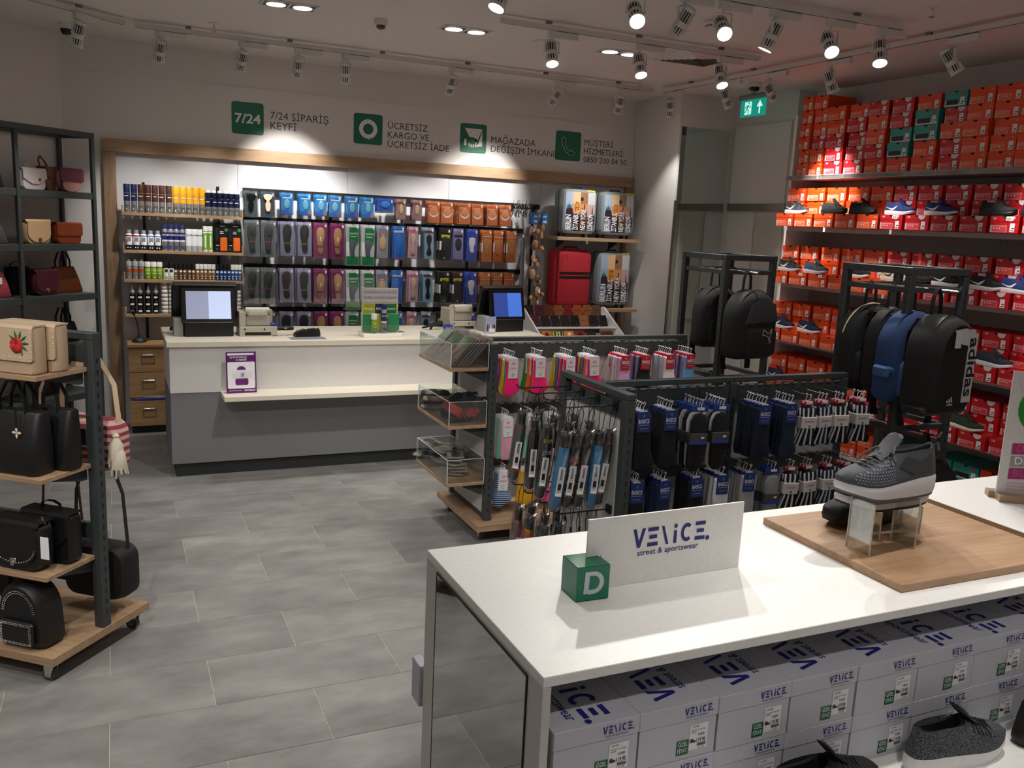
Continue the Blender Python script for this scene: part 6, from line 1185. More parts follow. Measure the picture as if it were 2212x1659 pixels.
# bags hanging behind the post
def hangbag(col, w_, h_, d_, loc, rz, top, label, scol, sw=.03, tex=None, tassel=0, fringe=False):
    t = thing('shoulder_bag', label, 'handbag', loc, rz); m = tex or mat(col, .7, 0, .3, 120, .1)
    def ring(ins, y): return [(a, y, c) for a, c in rrect(-w_ / 2 + ins, w_ / 2 - ins, ins * .6, h_ - ins, .06, 4)]
    b = MB(); b.loft([ring(.03, d_ / 2), ring(.004, d_ * .3), ring(0, -d_ * .1), ring(.012, -d_ * .4), ring(.05, -d_ / 2)], m); part('body', b, t)
    for s in (-1, 1): b = MB(); b.strap([(s * (w_ / 2 - .02), 0, h_ - .03), (s * (w_ / 2 - .05), .01 * s, h_ + (top - h_) * .5), (s * .012, .02 * s, top)], sw, .004, (0, 1, 0), mat(scol, .75)); part('strap', b, t)
    for k in range(tassel):
        b = MB(); x = (-1) ** k * (w_ / 2 + .0) + .012 * (k // 2); z = h_ - .05 - .02 * k; TC = mat('cfc6b2', .85)
        b.lathe([(.008, 0), (.016, -.012), (.012, -.022), (.028, -.05), (.036, -.11), (.030, -.125)], TC, 10, (x, -.05 + .03 * (k % 2), z))
        for q in range(10): a = q * .63; b.cyl((x + .03 * math.cos(a), -.05 + .03 * (k % 2) + .03 * math.sin(a), z - .1), (x + .036 * math.cos(a), -.05 + .03 * (k % 2) + .036 * math.sin(a), z - .14 - .01 * (q % 3)), .004, TC, n=4)
        part('tassel', b, t)
    return t
hangbag('b06a6a', .36, .24, .14, L_(.47, .18, .82), LZ - PI / 2, .55, 'pink striped beach bag with cream tassels hanging on the stand', 'cdb398', .03, checker('8f3440', 'c9a39c', 9, .85, 'stripe'), 3)
hangbag('b98a84', .33, .22, .10, L_(.50, .34, .84), LZ - PI / 2, .53, 'second pink striped bag with cream straps behind the tasselled one', 'cdb398', .03, checker('9a4450', 'd0b0a8', 12, .85, 'stripe'), 1)
hangbag('0f0f11', .34, .26, .16, L_(.50, .17, .19), LZ - PI / 2, .75, 'round black shoulder bag with silver rings hanging over the base board', '121214', .018)
hangbag('16120f', .28, .24, .10, L_(.47, .36, .25), LZ - PI / 2, .68, 'dark brown shoulder bag with cord straps behind the round black one', '3a1a10', .012)
hangbag('0c0c0e', .2, .27, .10, L_(.34, .50, .16), LZ - PI / 2, .40, 'black fringed bag hanging low between post and studded backpack', '0f0f10', .018)
# ------------------------------------------------------------------ sneakers
SR = [(.026, .0, .284, 1.0), (.034, -.001, .289, 1.04), (.044, .0, .288, 1.02), (.053, .001, .278, .98), (.062, .003, .258, .93), (.071, .005, .232, .87), (.080, .007, .205, .80), (.089, .009, .178, .73), (.096, .010, .160, .69), (.102, .010, .148, .66)]
def SW(x): # half width along the shoe
    P = [(-.01, .026), (.0, .028), (.03, .033), (.08, .034), (.13, .037), (.19, .045), (.235, .045), (.265, .040), (.285, .033), (.31, .03)]
    for (a, b_), (c, e) in zip(P, P[1:]):
        if x <= c: q = (x - a) / (c - a); return b_ + (e - b_) * q
    return .03
def SZ(z):
    for (a, h0, f0, s0), (c, h1, f1, s1) in zip(SR, SR[1:]):
        if z <= c: q = max(0, (z - a) / (c - a)); return h0 + (h1 - h0) * q, f0 + (f1 - f0) * q, s0 + (s1 - s0) * q
    return SR[-1][1:]
def side(x, z, off=.0012, s=-1):
    h, f, k = SZ(z); u = max(.02, min(.98, (x - h) / (f - h))); uu = math.acos(1 - 2 * u) / PI
    return (x, s * (SW(x) * k * math.sin(PI * uu) ** .45 + off), z + toe_rise(x))
def toe_rise(x): return (.40 * max(0, x - .21) ** 1.35 if x > .21 else 0) - .011 * min(1, max(0, (x - .07) / .17))
def spring(x): return .55 * max(0, x - .21) ** 1.35 if x > .21 else 0
def top_z(x):
    for (a, h0, f0, s0), (c, h1, f1, s1) in zip(SR[1:], SR[2:]):
        if f1 <= x <= f0: return a + (c - a) * (f0 - x) / (f0 - f1)
    return SR[-1][0] if x < SR[-1][2] else SR[1][0]
def sring(z, h, f, k, n=19, dip=0, ins=0):
    up = []
    for i in range(n):
        u = i / (n - 1); x = h + ins + (f - h - 2 * ins) * (1 - math.cos(PI * u)) / 2; y = max(.0, SW(x) * k - ins) * math.sin(PI * u) ** .45 if 0 < i < n - 1 else 0
        up.append((x, y, z + toe_rise(x) - dip * math.sin(PI * u)))
    return up + [(x, -y, zz) for x, y, zz in up[-2:0:-1]]
SWOOSH = [((0, .60), (0, .66)), ((.18, .40), (.12, .55)), ((.36, .18), (.28, .42)), ((.52, .04), (.42, .33)), ((.66, .0), (.55, .32)), ((.78, .12), (.68, .40)), ((.90, .48), (.84, .72)), ((1.0, .95), (.97, .98))]
@lru_cache(None)
def shoe_proto(up, sole='f0eff0', swoosh=None, lace='1a1a1c', lining='1c1c20', accent=None, chunk=0.0, tex=None, mark='swoosh'):
    P = Proto('sneaker', 'shoe'); m = checker(tex[0], tex[1], tex[2], .85, 'noise') if tex else mat(up, .8, 0, .35, 220, .08, name='shoe_mesh')
    b = MB(); b.loft([sring(z, h, f, k) for z, h, f, k in SR[:-1]] + [sring(SR[-1][0], *SR[-1][1:], dip=.016)], m, cap0=True, cap1=False)
    P.part('upper', b)
    b = MB(); h, f, k = SR[-1][1:]; L_ = mat(lining, .9)
    b.loft([sring(.102, h, f, k, dip=.016), sring(.105, h, f, k, dip=.016, ins=.003), sring(.100, h, f, k, dip=.014, ins=.008), sring(.06, h, f + .01, k, ins=.009), sring(.042, h + .004, f + .02, k, ins=.010)], L_, cap0=False); P.part('lining', b)
    b = MB(); b.loft([[(x + .003 * abs(kk) ** 2, y_ * kk, z - .006 * kk * kk) for kk in (-1, -.6, 0, .6, 1)] + [(x - .005, y_ * kk, z - .002) for kk in (1, .6, 0, -.6, -1)] for x, z, y_ in ((.19, .083, .020), (.17, .094, .021), (.155, .106, .022), (.142, .119, .022), (.133, .130, .019), (.130, .134, .010))], m, smooth=True); P.part('tongue', b)
    b = MB(); sm = mat(sole, .5); c = chunk
    def so(z, s, q, mode): # mode 0 follows the ground, 1 follows the upper
        return [(x + (-.004 if x < .1 else .003) * s, y * (1 + .06 * s), z + (toe_rise(x) if mode else spring(x)) - q * (1 - .65 * min(1, max(0, (x - .1) / .16)))) for x, y, _ in sring(0, 0, .287, 1.02)]
    b.loft([so(.004, .1, c, 0), so(.012, 1.0, c * .7, 0), so(.026, .9, 0, 1), so(.033, .1, 0, 1)], sm); P.part('midsole', b)
    b = MB(); b.loft([so(-.002, -.3, c, 0), so(.0055, .2, c, 0)], mat(accent or ('1a1a1b' if sole[0] in '01' else sole), .7))
    P.part('outsole', b)
    b = MB(); LM = mat(lace, .8)
    for i in range(6):
        x = .158 + i * .0125; z = top_z(x); q = side(x + .012, z - .016, .002)
        for s in (-1, 1): b.tube([(q[0] - .012, s * abs(q[1]), q[2]), (x + .001, s * abs(q[1]) * .55, z + toe_rise(x) - .001), (x + .006, -s * .004, z + toe_rise(x) + .005)], .0026, LM, 5)
    z = top_z(.158) + toe_rise(.158) + .004; b.tube([(.156, 0, z), (.148, .018, z + .012), (.168, .03, z), (.16, .005, z - .001)], .0024, LM, 5); b.tube([(.156, 0, z), (.165, -.02, z + .004), (.185, -.036, z - .014), (.20, -.041, z - .03)], .0024, LM, 5)
    P.part('laces', b)
    if swoosh:
        b = MB(); W = mat(swoosh, .45)
        for s in (-1, 1):
            if mark == 'swoosh':
                q = []
                for lo, hi in SWOOSH:
                    for a, e in (lo, hi): q.append(side(.018 + a * .125, .036 + e * .040, .0013, s))
                b.add(q, [(2 * i, 2 * i + 2, 2 * i + 3, 2 * i + 1) for i in range(len(SWOOSH) - 1)], W)
            elif mark == 'bars':
                for k_ in range(7): q = [side(.06 + .01 * k_, .04, .0014, s), side(.065 + .01 * k_, .04, .0014, s), side(.095 + .008 * k_, .066, .0014, s), side(.09 + .008 * k_, .066, .0014, s)]; b.add(q, [(0, 1, 2, 3)], W)
        P.part('side_mark', b)
    return P
NIKE = dict(
    bw=dict(up='151517', swoosh='1c1c1e', sole='eceaea'), blk=dict(up='17171a', sole='131314', swoosh='26262a'), navy=dict(up='1b2f6c', swoosh='f2f2f4', sole='f0eff4', lace='18245a', lining='1f3fae'), black=dict(up='111112', sole='161617', swoosh='1c1c1e'),
    multi=dict(up='1c1c1e', swoosh='e8e8ea', sole='d9dadd', tex=('111113', '3a3a3e', 30)), greyb=dict(up='55595e', swoosh='2a3ad0', sole='e8e4e6', lace='17171a'), runw=dict(up='131315', swoosh='f4f4f6', sole='f0f0f2', accent='e8e8ea'), cream=dict(up='d8c9a8', swoosh='2a2420', sole='e8dcc0'), nvw=dict(up='121b36', swoosh='f0f0f2', sole='f0f0f2', lace='10182c'), olive=dict(up='2d3524', swoosh=None, sole='ece8e2', lace='20261a', accent='b08858'), slate=dict(up='2a343c', swoosh='1c2429', sole='f0f0f0', lining='a02a20'))
for k in NIKE: NIKE[k]['swoosh'] = NIKE[k].get('swoosh')
@lru_cache(None)
def nshoe(k): return shoe_proto(**NIKE[k])
# ------------------------------------------------------------------ shoe boxes
BW, BH, BD = .222, .117, .33
@lru_cache(None)
def box_proto(kind, w_=BW, lifted=False):
    """end of the box faces -x in the world once turned; built facing -y"""
    P = Proto('shoe_box', 'shoe box'); c = {'orange': 'e2480f', 'red': 'c2101c', 'teal': '2c9a90'}[kind]; m = mat(c, .42, 0, 0, 60, .02, name=kind + '_card'); hw = w_ / 2; lh = .038
    b = MB(); b.box(-hw, hw, 0, BD, 0, BH - .004, m); P.part('box_body', b)
    b = MB(); ds = .0022; b.loft([[(-hw - ds, -ds, BH - lh), (hw + ds, -ds, BH - lh), (hw + ds, BD + ds, BH - lh), (-hw - ds, BD + ds, BH - lh)], [(-hw - ds, -ds, BH), (hw + ds, -ds, BH), (hw + ds, BD + ds, BH), (-hw - ds, BD + ds, BH)]], m, smooth=False)
    if lifted: b.add([(-hw + .02, -.004, BH - .03), (hw - .05, -.03, BH - .02), (hw - .02, -.004, BH - .004), (-hw + .02, -.003, BH - .006)], [(0, 1, 2, 3)], m, False)
    P.part('lid', b)
    fr = F((0, -ds, 0), (1, 0, 0), (0, 0, 1)); q = MB(); W = mat('e6e2e0', .5); D = mat('1a0c0c', .8)
    q.poly(fr, arc(-.005 if kind == 'orange' else 0, BH, .017, 180, 360, 8, .016), D, .0006)
    if kind == 'orange': sx, sz, k = hw - .045, BH - .026, .028; q.add([fr.p(sx + a * k, sz + e * k * .42, .0008) for pr in SWOOSH for a, e in pr], [(2 * i, 2 * i + 2, 2 * i + 3, 2 * i + 1) for i in range(7)], W, False)
    elif kind == 'red':
        q.poly(fr, [(.012, BH - .001)] + arc(.045, BH - .001, .034, 188, 352, 12, .034) + [(.08, BH - .001)], mat('d6d0cc', .5), .0007)
        sx, sz, k = -hw + .016, BH - .024, .032; q.add([fr.p(sx + a * k, sz + e * k * .42, .0008) for pr in SWOOSH for a, e in pr], [(2 * i, 2 * i + 2, 2 * i + 3, 2 * i + 1) for i in range(7)], W, False); q.text(fr, 'NIKE', sx + .004, sz + .008, .008, W, .0008, 'L', .01)
    else: q.poly(fr, ring_poly(hw - .04, BH - .02, .009, .017, 0, 359, 14), mat('c23a50', .5), .0007)
    P.part('lid_print', q)
    q = MB(); fr = F((0, 0, 0), (1, 0, 0), (0, 0, 1)); L = mat({'orange': 'ea6a3c', 'red': 'd4404c', 'teal': '17191b'}[kind], .5); z0 = .006
    if kind == 'teal': q.rect(fr, -hw + .02, hw - .075, z0 + .008, z0 + .046, L, .0006); q.rect(fr, -hw + .004, hw - .01, z0, z0 + .012, W, .0004)
    else:
        q.rect(fr, -hw + .016, hw - .09, z0, z0 + .046, W, .0005); q.rect(fr, -hw + .018, hw - .092, z0 + .0015, z0 + .0445, L, .0008)
        for i in range(3): q.rect(fr, -hw + .03 + i * .022, -hw + .038 + i * .022, z0 + .022, z0 + .030, W, .0012)
        q.rect(fr, -hw + .022, hw - .1, z0 + .037, z0 + .0385, W, .0012)
    q.rect(fr, -hw + .003, -hw + .014, z0, z0 + .048, W, .0006)
    for i in range(7): q.rect(fr, -hw + .0045, -hw + .0125, z0 + .004 + i * .006, z0 + .0065 + i * .006, INK, .001)
    P.part('size_label', q)
    q = MB(); x = hw - .078 + (.012 if kind == 'red' else .02); q.rect(fr, x, x + .036, z0 + .002, z0 + .062, PRICE, .001); q.rect(fr, x + .014, x + .032, z0 + .022, z0 + .032, mat('3a3a40', .6), .0014); q.rect(fr, x + .006, x + .03, z0 + .008, z0 + .015, mat('6a6a72', .6), .0014); q.rect(fr, x + .006, x + .022, z0 + .048, z0 + .051, mat('8a8a90', .6), .0014); P.part('price_sticker', q)
    return P
RB = -PI / 2
def sbox(kind, x, y, z, label, w_=BW, rz=0, lifted=False, xxl=False):
    o = box_proto(kind, w_, lifted).put((x, y, z), RB + rz, label, kind + ' shoe boxes')
    if xxl: b = MB(); b.rbox(-.0 + .01, .06, -.0042, -.003, BH - .03, BH - .006, PRICE, .0003); b.text(F((0, -.0044, 0), (1, 0, 0), (0, 0, 1)), 'XXL', .035, BH - .025, .013, GREEN, .0006, 'C', .02); part('size_sticker', b, o)
    return o
# the shelving: back board, end panel, shelves
WALLP = mat('bdb6b2', .7, name='shelf_back'); SHW = mat('c9c5c2', .5, name='shelf_metal')
t = thing('shoe_shelving', 'white wall shelving full of orange and red shoe boxes', 'shelving')
for k in range(7):
    y1_ = .41 - k * 1.0; b = MB(); b.rbox(5.955, 5.985, y1_ - .998, y1_, .0, 2.66, WALLP, .001); part('back_board', b, t)
b = MB(); b.rbox(5.60, 5.985, .425, .452, 0, 3.14, WHT, .001); part('end_panel', b, t)
SZT = [2.578, 2.106, 1.574, 1.034, .528, .12]
for z in SZT:
    for k in range(3): b = MB(); b.rbox(5.56, 5.954, .42 - (k + 1) * 1.5 + .002, .42 - k * 1.5, z - .04, z, SHW, .002); part('shelf', b, t)
for k in range(24): b = MB(); b.rbox(5.553, 5.5595, .36 - k * .16, .36 - k * .16 + .003, SZT[0] - .038, SZT[0] + .012, PRICE, .0005); part('shelf_divider', b, t) if k % 2 == 0 else None
b = MB(); b.box(5.545, 5.5598, -4.0, .415, SZT[0] - .036, SZT[0] - .004, clear('f4f4f4', .12)); part('label_strip', b, t)
CC = {'O': 'orange', 'R': 'red', 'T': 'teal'}
def fr_(i): return '%s from the end panel' % nth(i)
# top shelf: tall piles
piles = ['OOOOOO', 'OOROOO', 'RRROO', 'RRRRO', 'OROOR', 'OTTRR', 'OOTTO', 'RROORT'[:5], 'OOOOO', 'OOOOO', 'OOOOO', 'OROOO', 'OOOOO']
piles[7] = 'RRORT'
ys = [.361, .21, .034, -.229, -.455, -.677, -.934, -1.204, -1.416, -1.647, -1.864, -2.08, -2.30, -2.52]
for i, p in enumerate(piles):
    wd = min(BW, ys[i] - ys[i + 1] - .008); yc = (ys[i] + ys[i + 1]) / 2; z = SZT[0] + .001
    for r, c in enumerate(p):
        w2 = round(wd, 2) - .005
        sbox(CC[c], 5.575 + random.uniform(-.004, .026) + (.012 * (i % 2)), yc + random.uniform(-.004, .004), z, '%s shoe box on the top shelf, %s layer, %s' % (CC[c], ORD[r], fr_(i)), w2, random.uniform(-.025, .025), lifted=(i, r) in ((4, 0), (2, 3)))
        z += BH + .0012
def shoe_row(z, x, yc, key, label, rz=0): nshoe(key).put((x, yc, z), RB + rz, label, 'sneakers shown on the shoe wall')
SN = ['top', 'second', 'third', 'fourth', 'fifth', 'lowest']
def bay(si, front, rear, shoes, y0, step, rear_off=.03, rows=3):
    """a shelf: one row of boxes pulled forward with sneakers on it, two or three layers set back behind"""
    z = SZT[si] + .001
    for i, c in enumerate(front):
        if c == '-': continue
        sbox(CC[c.upper()], 5.415 + random.uniform(0, .012), y0 - step * (i + .5), z, '%s shoe box pulled forward on the %s shelf, %s' % (CC[c.upper()], SN[si], fr_(i)), xxl=c.islower(), rz=random.uniform(-.015, .015))
    for r in range(1, rows):
        for i, c in enumerate(rear):
            if c == '-': continue
            sbox(CC[c], 5.56 + random.uniform(0, .02), y0 + rear_off - step * (i + .5) + random.uniform(-.006, .006), z + r * (BH + .001) + .0005, '%s shoe box set back on the %s shelf, %s layer, %s' % (CC[c], SN[si], ORD[r], fr_(i)), rz=random.uniform(-.03, .03))
    for k, (yh, key, lb) in enumerate(shoes): shoe_row(z + BH + .0035, 5.468, yh, key, lb)
BX = BD
bay(1, 'OOOOOrRRRrRRR', 'OOOOORRRRRRRR', [(.31, 'multi', 'black and grey sneaker with white sole, nearest the end panel on the second shelf'), (-.16, 'blk', 'dark grey plain sneaker on the second shelf beside its twin'), (-.49, 'blk', 'dark grey plain sneaker, twin beside the navy ones on the second shelf'), (-.88, 'navy', 'navy sneaker with white sole, first of two on the second shelf'), (-1.27, 'navy', 'navy sneaker with white sole, second of two on the second shelf'), (-1.75, 'black', 'all black sneaker on red boxes of the second shelf'), (-2.08, 'black', 'all black sneaker after its twin on the second shelf')], .385, .25)
bay(2, 'OooOOORRRRRRR', 'OOOOORRRRRRRR', [(.32, 'multi', 'black sneaker with white mark and flecks on the third shelf'), (-.02, 'greyb', 'grey sneaker with bright blue mark on the third shelf'), (-.50, 'runw', 'black sneaker with white sole framed by the tower top'), (-.92, 'cream', 'cream sneaker partly hidden by the tower post'), (-1.14, 'blk', 'dark sneaker seen through the tower top'), (-1.42, 'runw', 'black sneaker with white mark at the tower corner'), (-1.75, 'runw', 'black low sneaker with white sole on the third shelf'), (-2.0, 'navy', 'navy patterned sneaker at the end of the third shelf')], .39, .252)
bay(3, 'OOOOOORRRRrRR', 'OOOOOORRRRRRR', [(.335, 'nvw', 'dark navy sneaker with white mark, first on the fourth shelf'), (-.02, 'nvw', 'dark navy sneaker with white mark, second on the fourth shelf'), (-1.50, 'runw', 'black sneaker mostly hidden behind the lettered backpack'), (-1.89, 'slate', 'slate blue sneaker with white sole on red boxes'), (-2.3, 'runw', 'black white soled sneaker far along the fourth shelf')], .415, .252)
bay(4, 'OOOOORRRRRRRR', 'OOOOORRRRRRRR', [(.33, 'nvw', 'dark navy sneaker on the fifth shelf above the sock rail'), (-.05, 'black', 'all black sneaker on the fifth shelf above the sock rail'), (-1.74, 'olive', 'olive green sneaker with white sole on the fifth shelf'), (-2.3, 'navy', 'navy sneaker far along the fifth shelf')], .41, .252)
for r in range(2):
    for i in range(13):
        if i == 7 and r == 1: continue
        c = 'O' if i < 6 else ('T' if i < 10 else 'O'); sbox(CC[c], 5.57, .30 - .24 * i, .1205 + r * (BH + .0008), '%s shoe box near the floor, %s layer, %s' % (CC[c], ORD[r], fr_(i)), rz=random.uniform(-.02, .02))
# ------------------------------------------------------------------ white table in front
TT = 1.10; x0, x1, ya, yb = .455, 3.45, -4.81, -4.068
t = thing('display_table', 'large white display table with mirrored end panel', 'table')
b = MB(); b.rbox(x0, x1, ya, yb, TT - .024, TT, WHT, .0015); part('table_top', b, t)
b = MB(); b.rbox(x0, x0 + .02, ya, yb, 0, TT - .0245, mat('cfcdc9', .5, name='grey_white_laminate'), .001); part('end_panel', b, t)
b = MB(); b.box(x0 - .003, x0 + .0, ya + .075, yb - .095, .10, TT - .035, mat('b9beb9', .02, 1.0, var=0)); k = part('mirror', b, t)
b = MB()
for q in ((ya + .07, ya + .075, .1, TT - .035), (yb - .095, yb - .09, .1, TT - .035), (ya + .07, yb - .09, TT - .035, TT - .03)): b.box(x0 - .0035, x0, *q, BLK)
part('mirror_edge', b, k)
b = MB(); b.rbox(x1 - .02, x1, ya, yb, 0, TT - .0245, WHT, .001); part('end_panel', b, t)
b = MB(); b.box(x0 + .021, x1 - .021, -4.47, -4.45, .05, TT - .0245, mat('9f9d9a', .6)); part('centre_panel', b, t)
b = MB(); b.rbox(x0 + .021, x1 - .021, -5.13, -4.471, .655, .69, WHT, .001); part('shelf', b, t)
b = MB(); b.rbox(x0 + .0205, x1 - .021, -4.449, -3.98, .575, .61, WHT, .001); part('shelf', b, t)
b = MB(); b.box(x0 + .03, x1 - .03, -5.05, -4.06, 0, .10, mat('b9b7b4', .6)); part('plinth', b, t)
b = MB(); b.box(x0 + .04, x1 - .04, -5.08, -4.5, .10, .654, mat('b0aeab', .6)); part('drawer_block', b, t)
# grey shoe boxes under the top
GC = mat('c3c3cd', .55, 0, 0, 60, .02, name='grey_card'); NV = mat('1b1f7c', .5, name='navy_print')
def venice(b, fr, x, z, h, m, wd, align='L'):
    """the lettering with its open strokes: V E \\ i C E"""
    k = wd / 6.1; s = h
    def st(pts): b.poly(fr, [(x + a * k, z + c * s) for a, c in pts], m, .0012)
    st([(0, 1), (.25, 1), (.5, .3), (.75, 1), (1.0, 1), (.62, 0), (.38, 0)])
    for e in (1.2, 5.15):
        st([(e, 0), (e + .85, 0), (e + .85, .2), (e, .2)]); st([(e + .12, .4), (e + .75, .4), (e + .75, .6), (e + .12, .6)]); st([(e, .8), (e + .85, .8), (e + .85, 1), (e, 1)])
    st([(2.3, 1), (2.5, 1), (2.95, .0), (2.72, .0)]); st([(3.35, 0), (3.6, 0), (3.6, .68), (3.35, .68)]); st([(3.35, .82), (3.6, .82), (3.6, 1.02), (3.35, 1.02)])
    b.poly(fr, [(x + (4.45 + .5 * math.cos(R_(q))) * k, z + (.5 + .5 * math.sin(R_(q))) * s) for q in range(50, 311, 20)] + [(x + (4.45 + .27 * math.cos(R_(q))) * k, z + (.5 + .3 * math.sin(R_(q))) * s) for q in range(310, 49, -20)], m, .0012)
    b.poly(fr, arc(x + 6.25 * k, z + .05 * s, .03 * wd / .2 * .2, 0, 360, 8)[:-1], m, .0012)
def gbox_proto(flip, price):
    P = Proto('shoe_box', 'shoe box'); hw = .1045; D = .33; H = .139
    b = MB(); b.box(-hw, hw, 0, D, 0, H - .003, GC); P.part('box_body', b)
    b = MB(); b.rbox(-hw - .0022, hw + .0022, -.0022, D + .0022, H - .043, H, GC, .0015); P.part('lid', b)
    b = MB(); fr = F((0, -.0024, 0), (1, 0, 0), (0, 0, 1)); venice(b, fr, .012, H - .028, .018, NV, .075); b.text(fr, 'street & sportswear', .018, H - .036, .0062, NV, .0012, width=.06)
    ft = F((0, .02, H), (0, 1, 0), (-1, 0, 0)) if flip else F((0, .31, H), (0, -1, 0), (1, 0, 0))
    venice(b, ft, .01, -.02, .066, NV, .28); b.text(ft, 'street & sportswear', .04, -.058, .028, NV, .0012, width=.24); P.part('lid_print', b)
    b = MB(); fr = F((0, -.0001, 0), (1, 0, 0), (0, 0, 1)); b.rect(fr, .032, .082, .018, .082, PRICE, .001)
    T = lambda s, x, z, h, w_=None, wt=0, al='L': b.text(fr, s, x, z, h, INK, .0016, al, wt, width=w_)
    T('1 314 430', .036, .074, .006, .02); T('Erkek Yeni Üst, Ürün Erkek', .036, .066, .004, .04); T('Ayakkabı', .036, .061, .004, .014); T('₺128,90', .055, .052, .007, .018, .01); T(price, .052, .036, .011, .025, .02); T('1 314 430', .055, .020, .004, .02)
    for i in range(12): b.rect(fr, .055 + i * .002, .0562 + i * .002, .026, .034, INK, .0016)
    b.poly(fr, [(.034, .037), (.050, .037), (.050, .041), (.043, .044), (.040, .048), (.035, .046)], mat('4a2a26', .6), .0016); P.part('price_label', b)
    b = MB(); b.rect(fr, -.002, .0305, .012, .048, mat('0d5f3c', .5), .0012); b.text(fr, 'ÖZEL', .014, .034, .011, PRICE, .0018, 'C', .01, width=.026); b.text(fr, 'FİYAT', .014, .018, .011, PRICE, .0018, 'C', .01, width=.026); P.part('offer_sticker', b)
    return P
GV = {(f, p): gbox_proto(f, p) for f in (0, 1) for p in ('119.90', '99.90')}
for row, zb in enumerate((.8305, .6905)):
    for i in range(11):
        f = 0 if i in (0, 5, 6) else 1; pr = '99.90' if i == 4 + 1 else '119.90'
        GV[(f, pr)].put((.486 + .106 + i * .2135, -4.812 + random.uniform(-.003, .003), zb), random.uniform(-.008, .008), 'pale grey shoe box, %s row under the white table, %s from the mirrored end' % (('upper', 'lower')[row], nth(i)), 'grey shoe boxes under the table')
for i in range(5): GV[(0, '119.90')].put((.595 + i * .214, -3.985, .6105), PI, "grey shoe box on the far side table shelf, %s from the mirrored end" % ORD[i], 'grey boxes on the far side')
b = MB(); b.rbox(.446, .474, -4.06, -3.99, .612, .74, GC, .002); solo('small_carton', b, 'small grey carton edge showing past the mirrored table end', 'box')
# sign cube and board
t = thing('letter_cube', 'glossy green cube with white letter D', 'sign', (.690, -4.512, TT + .0012), R_(-2))
GG = mat('0b7558', .12, name='glossy_green'); b = MB(); b.rbox(0, .092, 0, .086, 0, .090, GG, .0015); b.rbox(.001, .091, .001, .085, -.0008, .0, mat('202422', .5), .0003); part('cube', b, t)
b = MB(); fr = F((0, -.0003, 0), (1, 0, 0), (0, 0, 1)); c = (.040, .046)
out = [(.020, .020), (.026, .024)] + [(.040 + .0 + .030 * math.cos(R_(q)), .047 + .029 * math.sin(R_(q))) for q in range(-90, 91, 15)] + [(.021, .0745)]
b.poly(fr, [(.022, .0765), (.046, .0765)] + arc(.046, .047, .0295, 80, -80, 12) + [(.036, .0165), (.029, .019), (.019, .019)], mat('c8d4dc', .4), .0012)
b.poly(fr, [(.035, .0655), (.044, .0655)] + arc(.046, .0475, .0165, 75, -75, 10, .018) + [(.0335, .0295)], GG, .0020); part('letter', b, t)
t = thing('brand_board', 'white board with navy lettering slotted into the green cube', 'sign', (.775, -4.455, TT + .0005), R_(1))
b = MB(); b.rbox(-.030, .465, -.003, .003, .0925, .19, WHT, .0005); b.rbox(.012, .465, -.003, .003, 0, .0925, WHT, .0005); part('board', b, t)
b = MB(); fr = F((0, -.0031, 0), (1, 0, 0), (0, 0, 1)); venice(b, fr, .105, .098, .052, NV, .235); b.text(fr, 'street & sportswear', .122, .076, .0165, NV, .0012, width=.195, wt=.01); part('lettering', b, t)
# oak slab with risers and sneakers
b = MB(); b.rbox(0, .69, 0, .555, 0, .022, wood('a07c5c', 'bf9c7a', 0, 2.6, 'oak_slab'), .0012)
o = solo('oak_slab', b, 'flat oak slab lying on the white table under the grey sneaker', 'slab', (1.549, -4.735, TT + .0005), (0, 0, R_(-.5)))
t = thing('side_platform', 'raised white platform with wood edge on the table end', 'platform', (2.262, -4.79, TT + .0005))
b = MB(); b.rbox(.003, 1.15, 0, .722, 0, .030, WHT, .001); part('board', b, t); b = MB(); b.rbox(0, .0028, 0, .722, 0, .0295, OAKY, .0005); part('wood_edge', b, t)
SL = TT + .0227
def riser(x, y, h, label, w_=.17, dd=.12, rz=0):
    t = thing('clear_riser', label, 'riser', (x, y, SL), rz); b = MB(); b.rbox(-w_ / 2, w_ / 2, -dd / 2, dd / 2, h - .003, h, ACRY, .0005); part('top_plate', b, t)
    for s in (-1, 1):
        b = MB(); b.rbox(s * w_ / 2 - .0015, s * w_ / 2 + .0015, -dd / 2, dd / 2, 0, h - .0032, ACRY, .0005); part('side_plate', b, t)
        b = MB()
        for q in (-1, 1): b.box(s * w_ / 2 - .0018, s * w_ / 2 + .0018, q * dd / 2 - .0012, q * dd / 2 + .0012, 0, h - .003, mat('cfc6ba', .2))
        part('bright_edge', b, t)
riser(1.716, -4.504, .155, 'clear plastic riser carrying the big grey sneaker', .18, .088, 0); riser(1.85, -4.412, .09, 'low clear plastic riser behind the tall one', .17, .085, 0)
P = shoe_proto('4a4c50', 'd8d5da', None, '62656a', '26272a', '5c5a60', .014)
o = P.put((1.893, -4.498, SL + .1765), 0, 'big grey mesh sneaker with thick pale sole on the clear riser', rot=(0, 0, R_(181)), scale=1.28)
b = MB()
for i in range(15):
    for j in range(8):
        x = .165 + i * .0072 + (j % 2) * .0036; z = .040 + j * .0062
        if z > top_z(x) - .003 or z > .09 or x > .272: continue
        for s in (-1, 1):
            c = [side(x + .0026 * math.cos(q * PI / 3), z + .0026 * math.sin(q * PI / 3), .0010, s) for q in range(6)]; b.add(c, [tuple(range(6))], mat('777d8b', .6), False)
k = part('honeycomb_mesh', b, o); k['kind'] = 'stuff'
b = MB()
for s in (-1, 1): q = [side(.03, .05, .002, s), side(.10, .045, .002, s), side(.15, .07, .002, s), side(.12, .088, .002, s), side(.07, .07, .002, s), side(.035, .085, .002, s)]; b.add(q, [(0, 1, 2, 3, 4, 5)], mat('3a3c3f', .6), False)
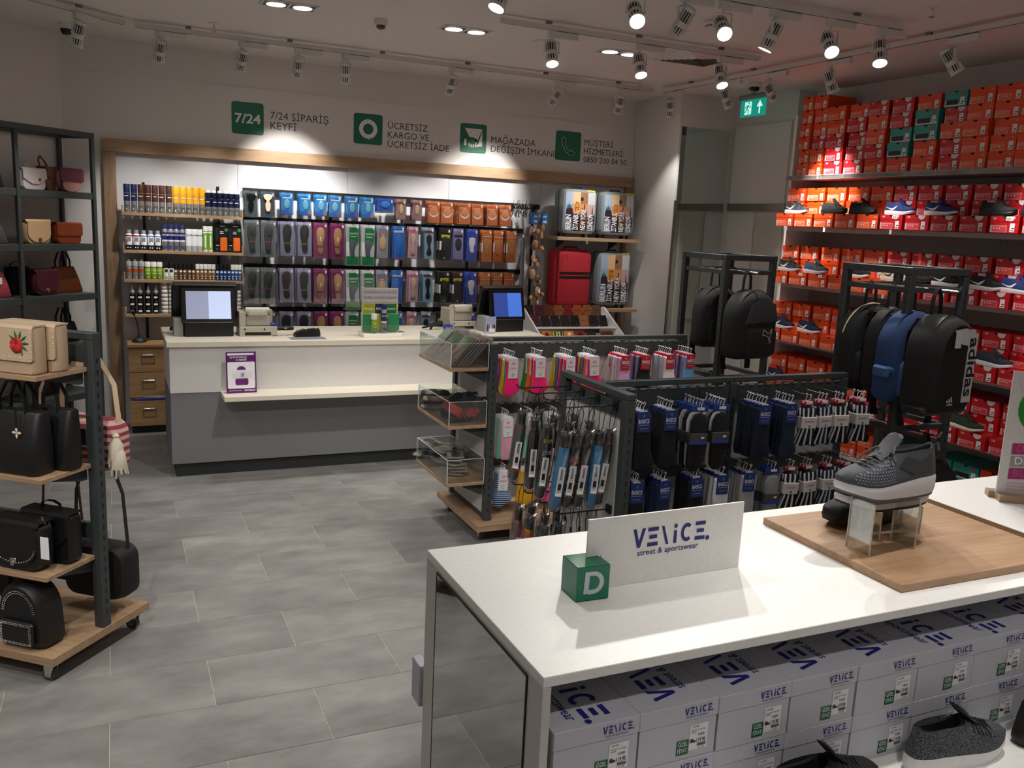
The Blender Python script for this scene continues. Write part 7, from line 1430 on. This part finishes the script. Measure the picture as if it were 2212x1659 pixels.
b.tube([(-.002, -.012, .085), (-.012, 0, .10), (-.002, .012, .085)], .004, mat('2a2b2e', .7), 5); part('side_overlay', b, o)
shoe_proto('1c1d20', 'c6bfc6', None, '1a1a1c', '141416', '17171a', .01).put((1.985, -4.41, SL + .105), R_(181), 'dark sneaker with pale thick sole behind the grey one', scale=1.26)
shoe_proto('141517', '101012').put((2.05, -4.305, SL + .004), R_(181), 'black sneaker standing on the oak slab at the back', scale=1.26)
# promotion sign at the table end
t = thing('promotion_sign', 'upright promotion sign in an oak foot on the table end', 'sign', (2.515, -4.275, TT + .031), R_(-37))
b = MB(); b.rbox(.0, .36, -.05, -.006, 0, .022, OAKX, .001); b.rbox(-.02, .36, .006, .05, 0, .022, OAKX, .001); part('foot', b, t)
b = MB(); b.rbox(.0, .34, -.004, .004, .001, .46, mat('d6d4d4', .3), .0005); part('board', b, t)
b = MB(); fr = F((0, -.0042, 0), (1, 0, 0), (0, 0, 1)); MG = mat('a8266e', .5)
b.poly(fr, arc(.12, .33, .09, 0, 360, 24)[:-1], mat('1f8a2c', .5), .001)
for i, (s, m) in enumerate((('DEĞİŞ', MG), ('DE', mat('9a9a9e', .5)), ('BUNDA', MG))): b.poly(fr, [(.03, .165 - i * .045), (.30, .185 - i * .045), (.30, .225 - i * .045), (.03, .205 - i * .045)], m, .001); b.text(fr, s, .045, .175 - i * .045, .028, PRICE if i == 1 else mat('c0508a', .5), .002, wt=.02, rot=.07)
for i in range(3): b.rect(fr, .03, .27, .06 - i * .012, .064 - i * .012, mat('d9a8bc', .5))
part('print', b, t)
# dark sneakers on the front shelf
shoe_proto('2a2a2d', 'e4e2e2', None, '1a1a1c', '0f0f11', None, .004, ('16161a', '62666a', 420), 'bars').put((1.475, -4.885, .6965), R_(0), 'grey flecked black sneaker with white sole below the table edge', scale=1.16)
shoe_proto('121214', '101012', None, '1a1a1c', '0b0b0c').put((1.02, -4.90, .6935), R_(3), scale=1.15, label= 'black mesh sneaker in front of the grey boxes, nearer the mirrored end')
shoe_proto('151517', '101012', None, 'b8501c', '0b0b0c').put((1.86, -4.905, .6935), R_(2), scale=1.15, label= 'black sneaker with orange thread at the far end of the front shelf')
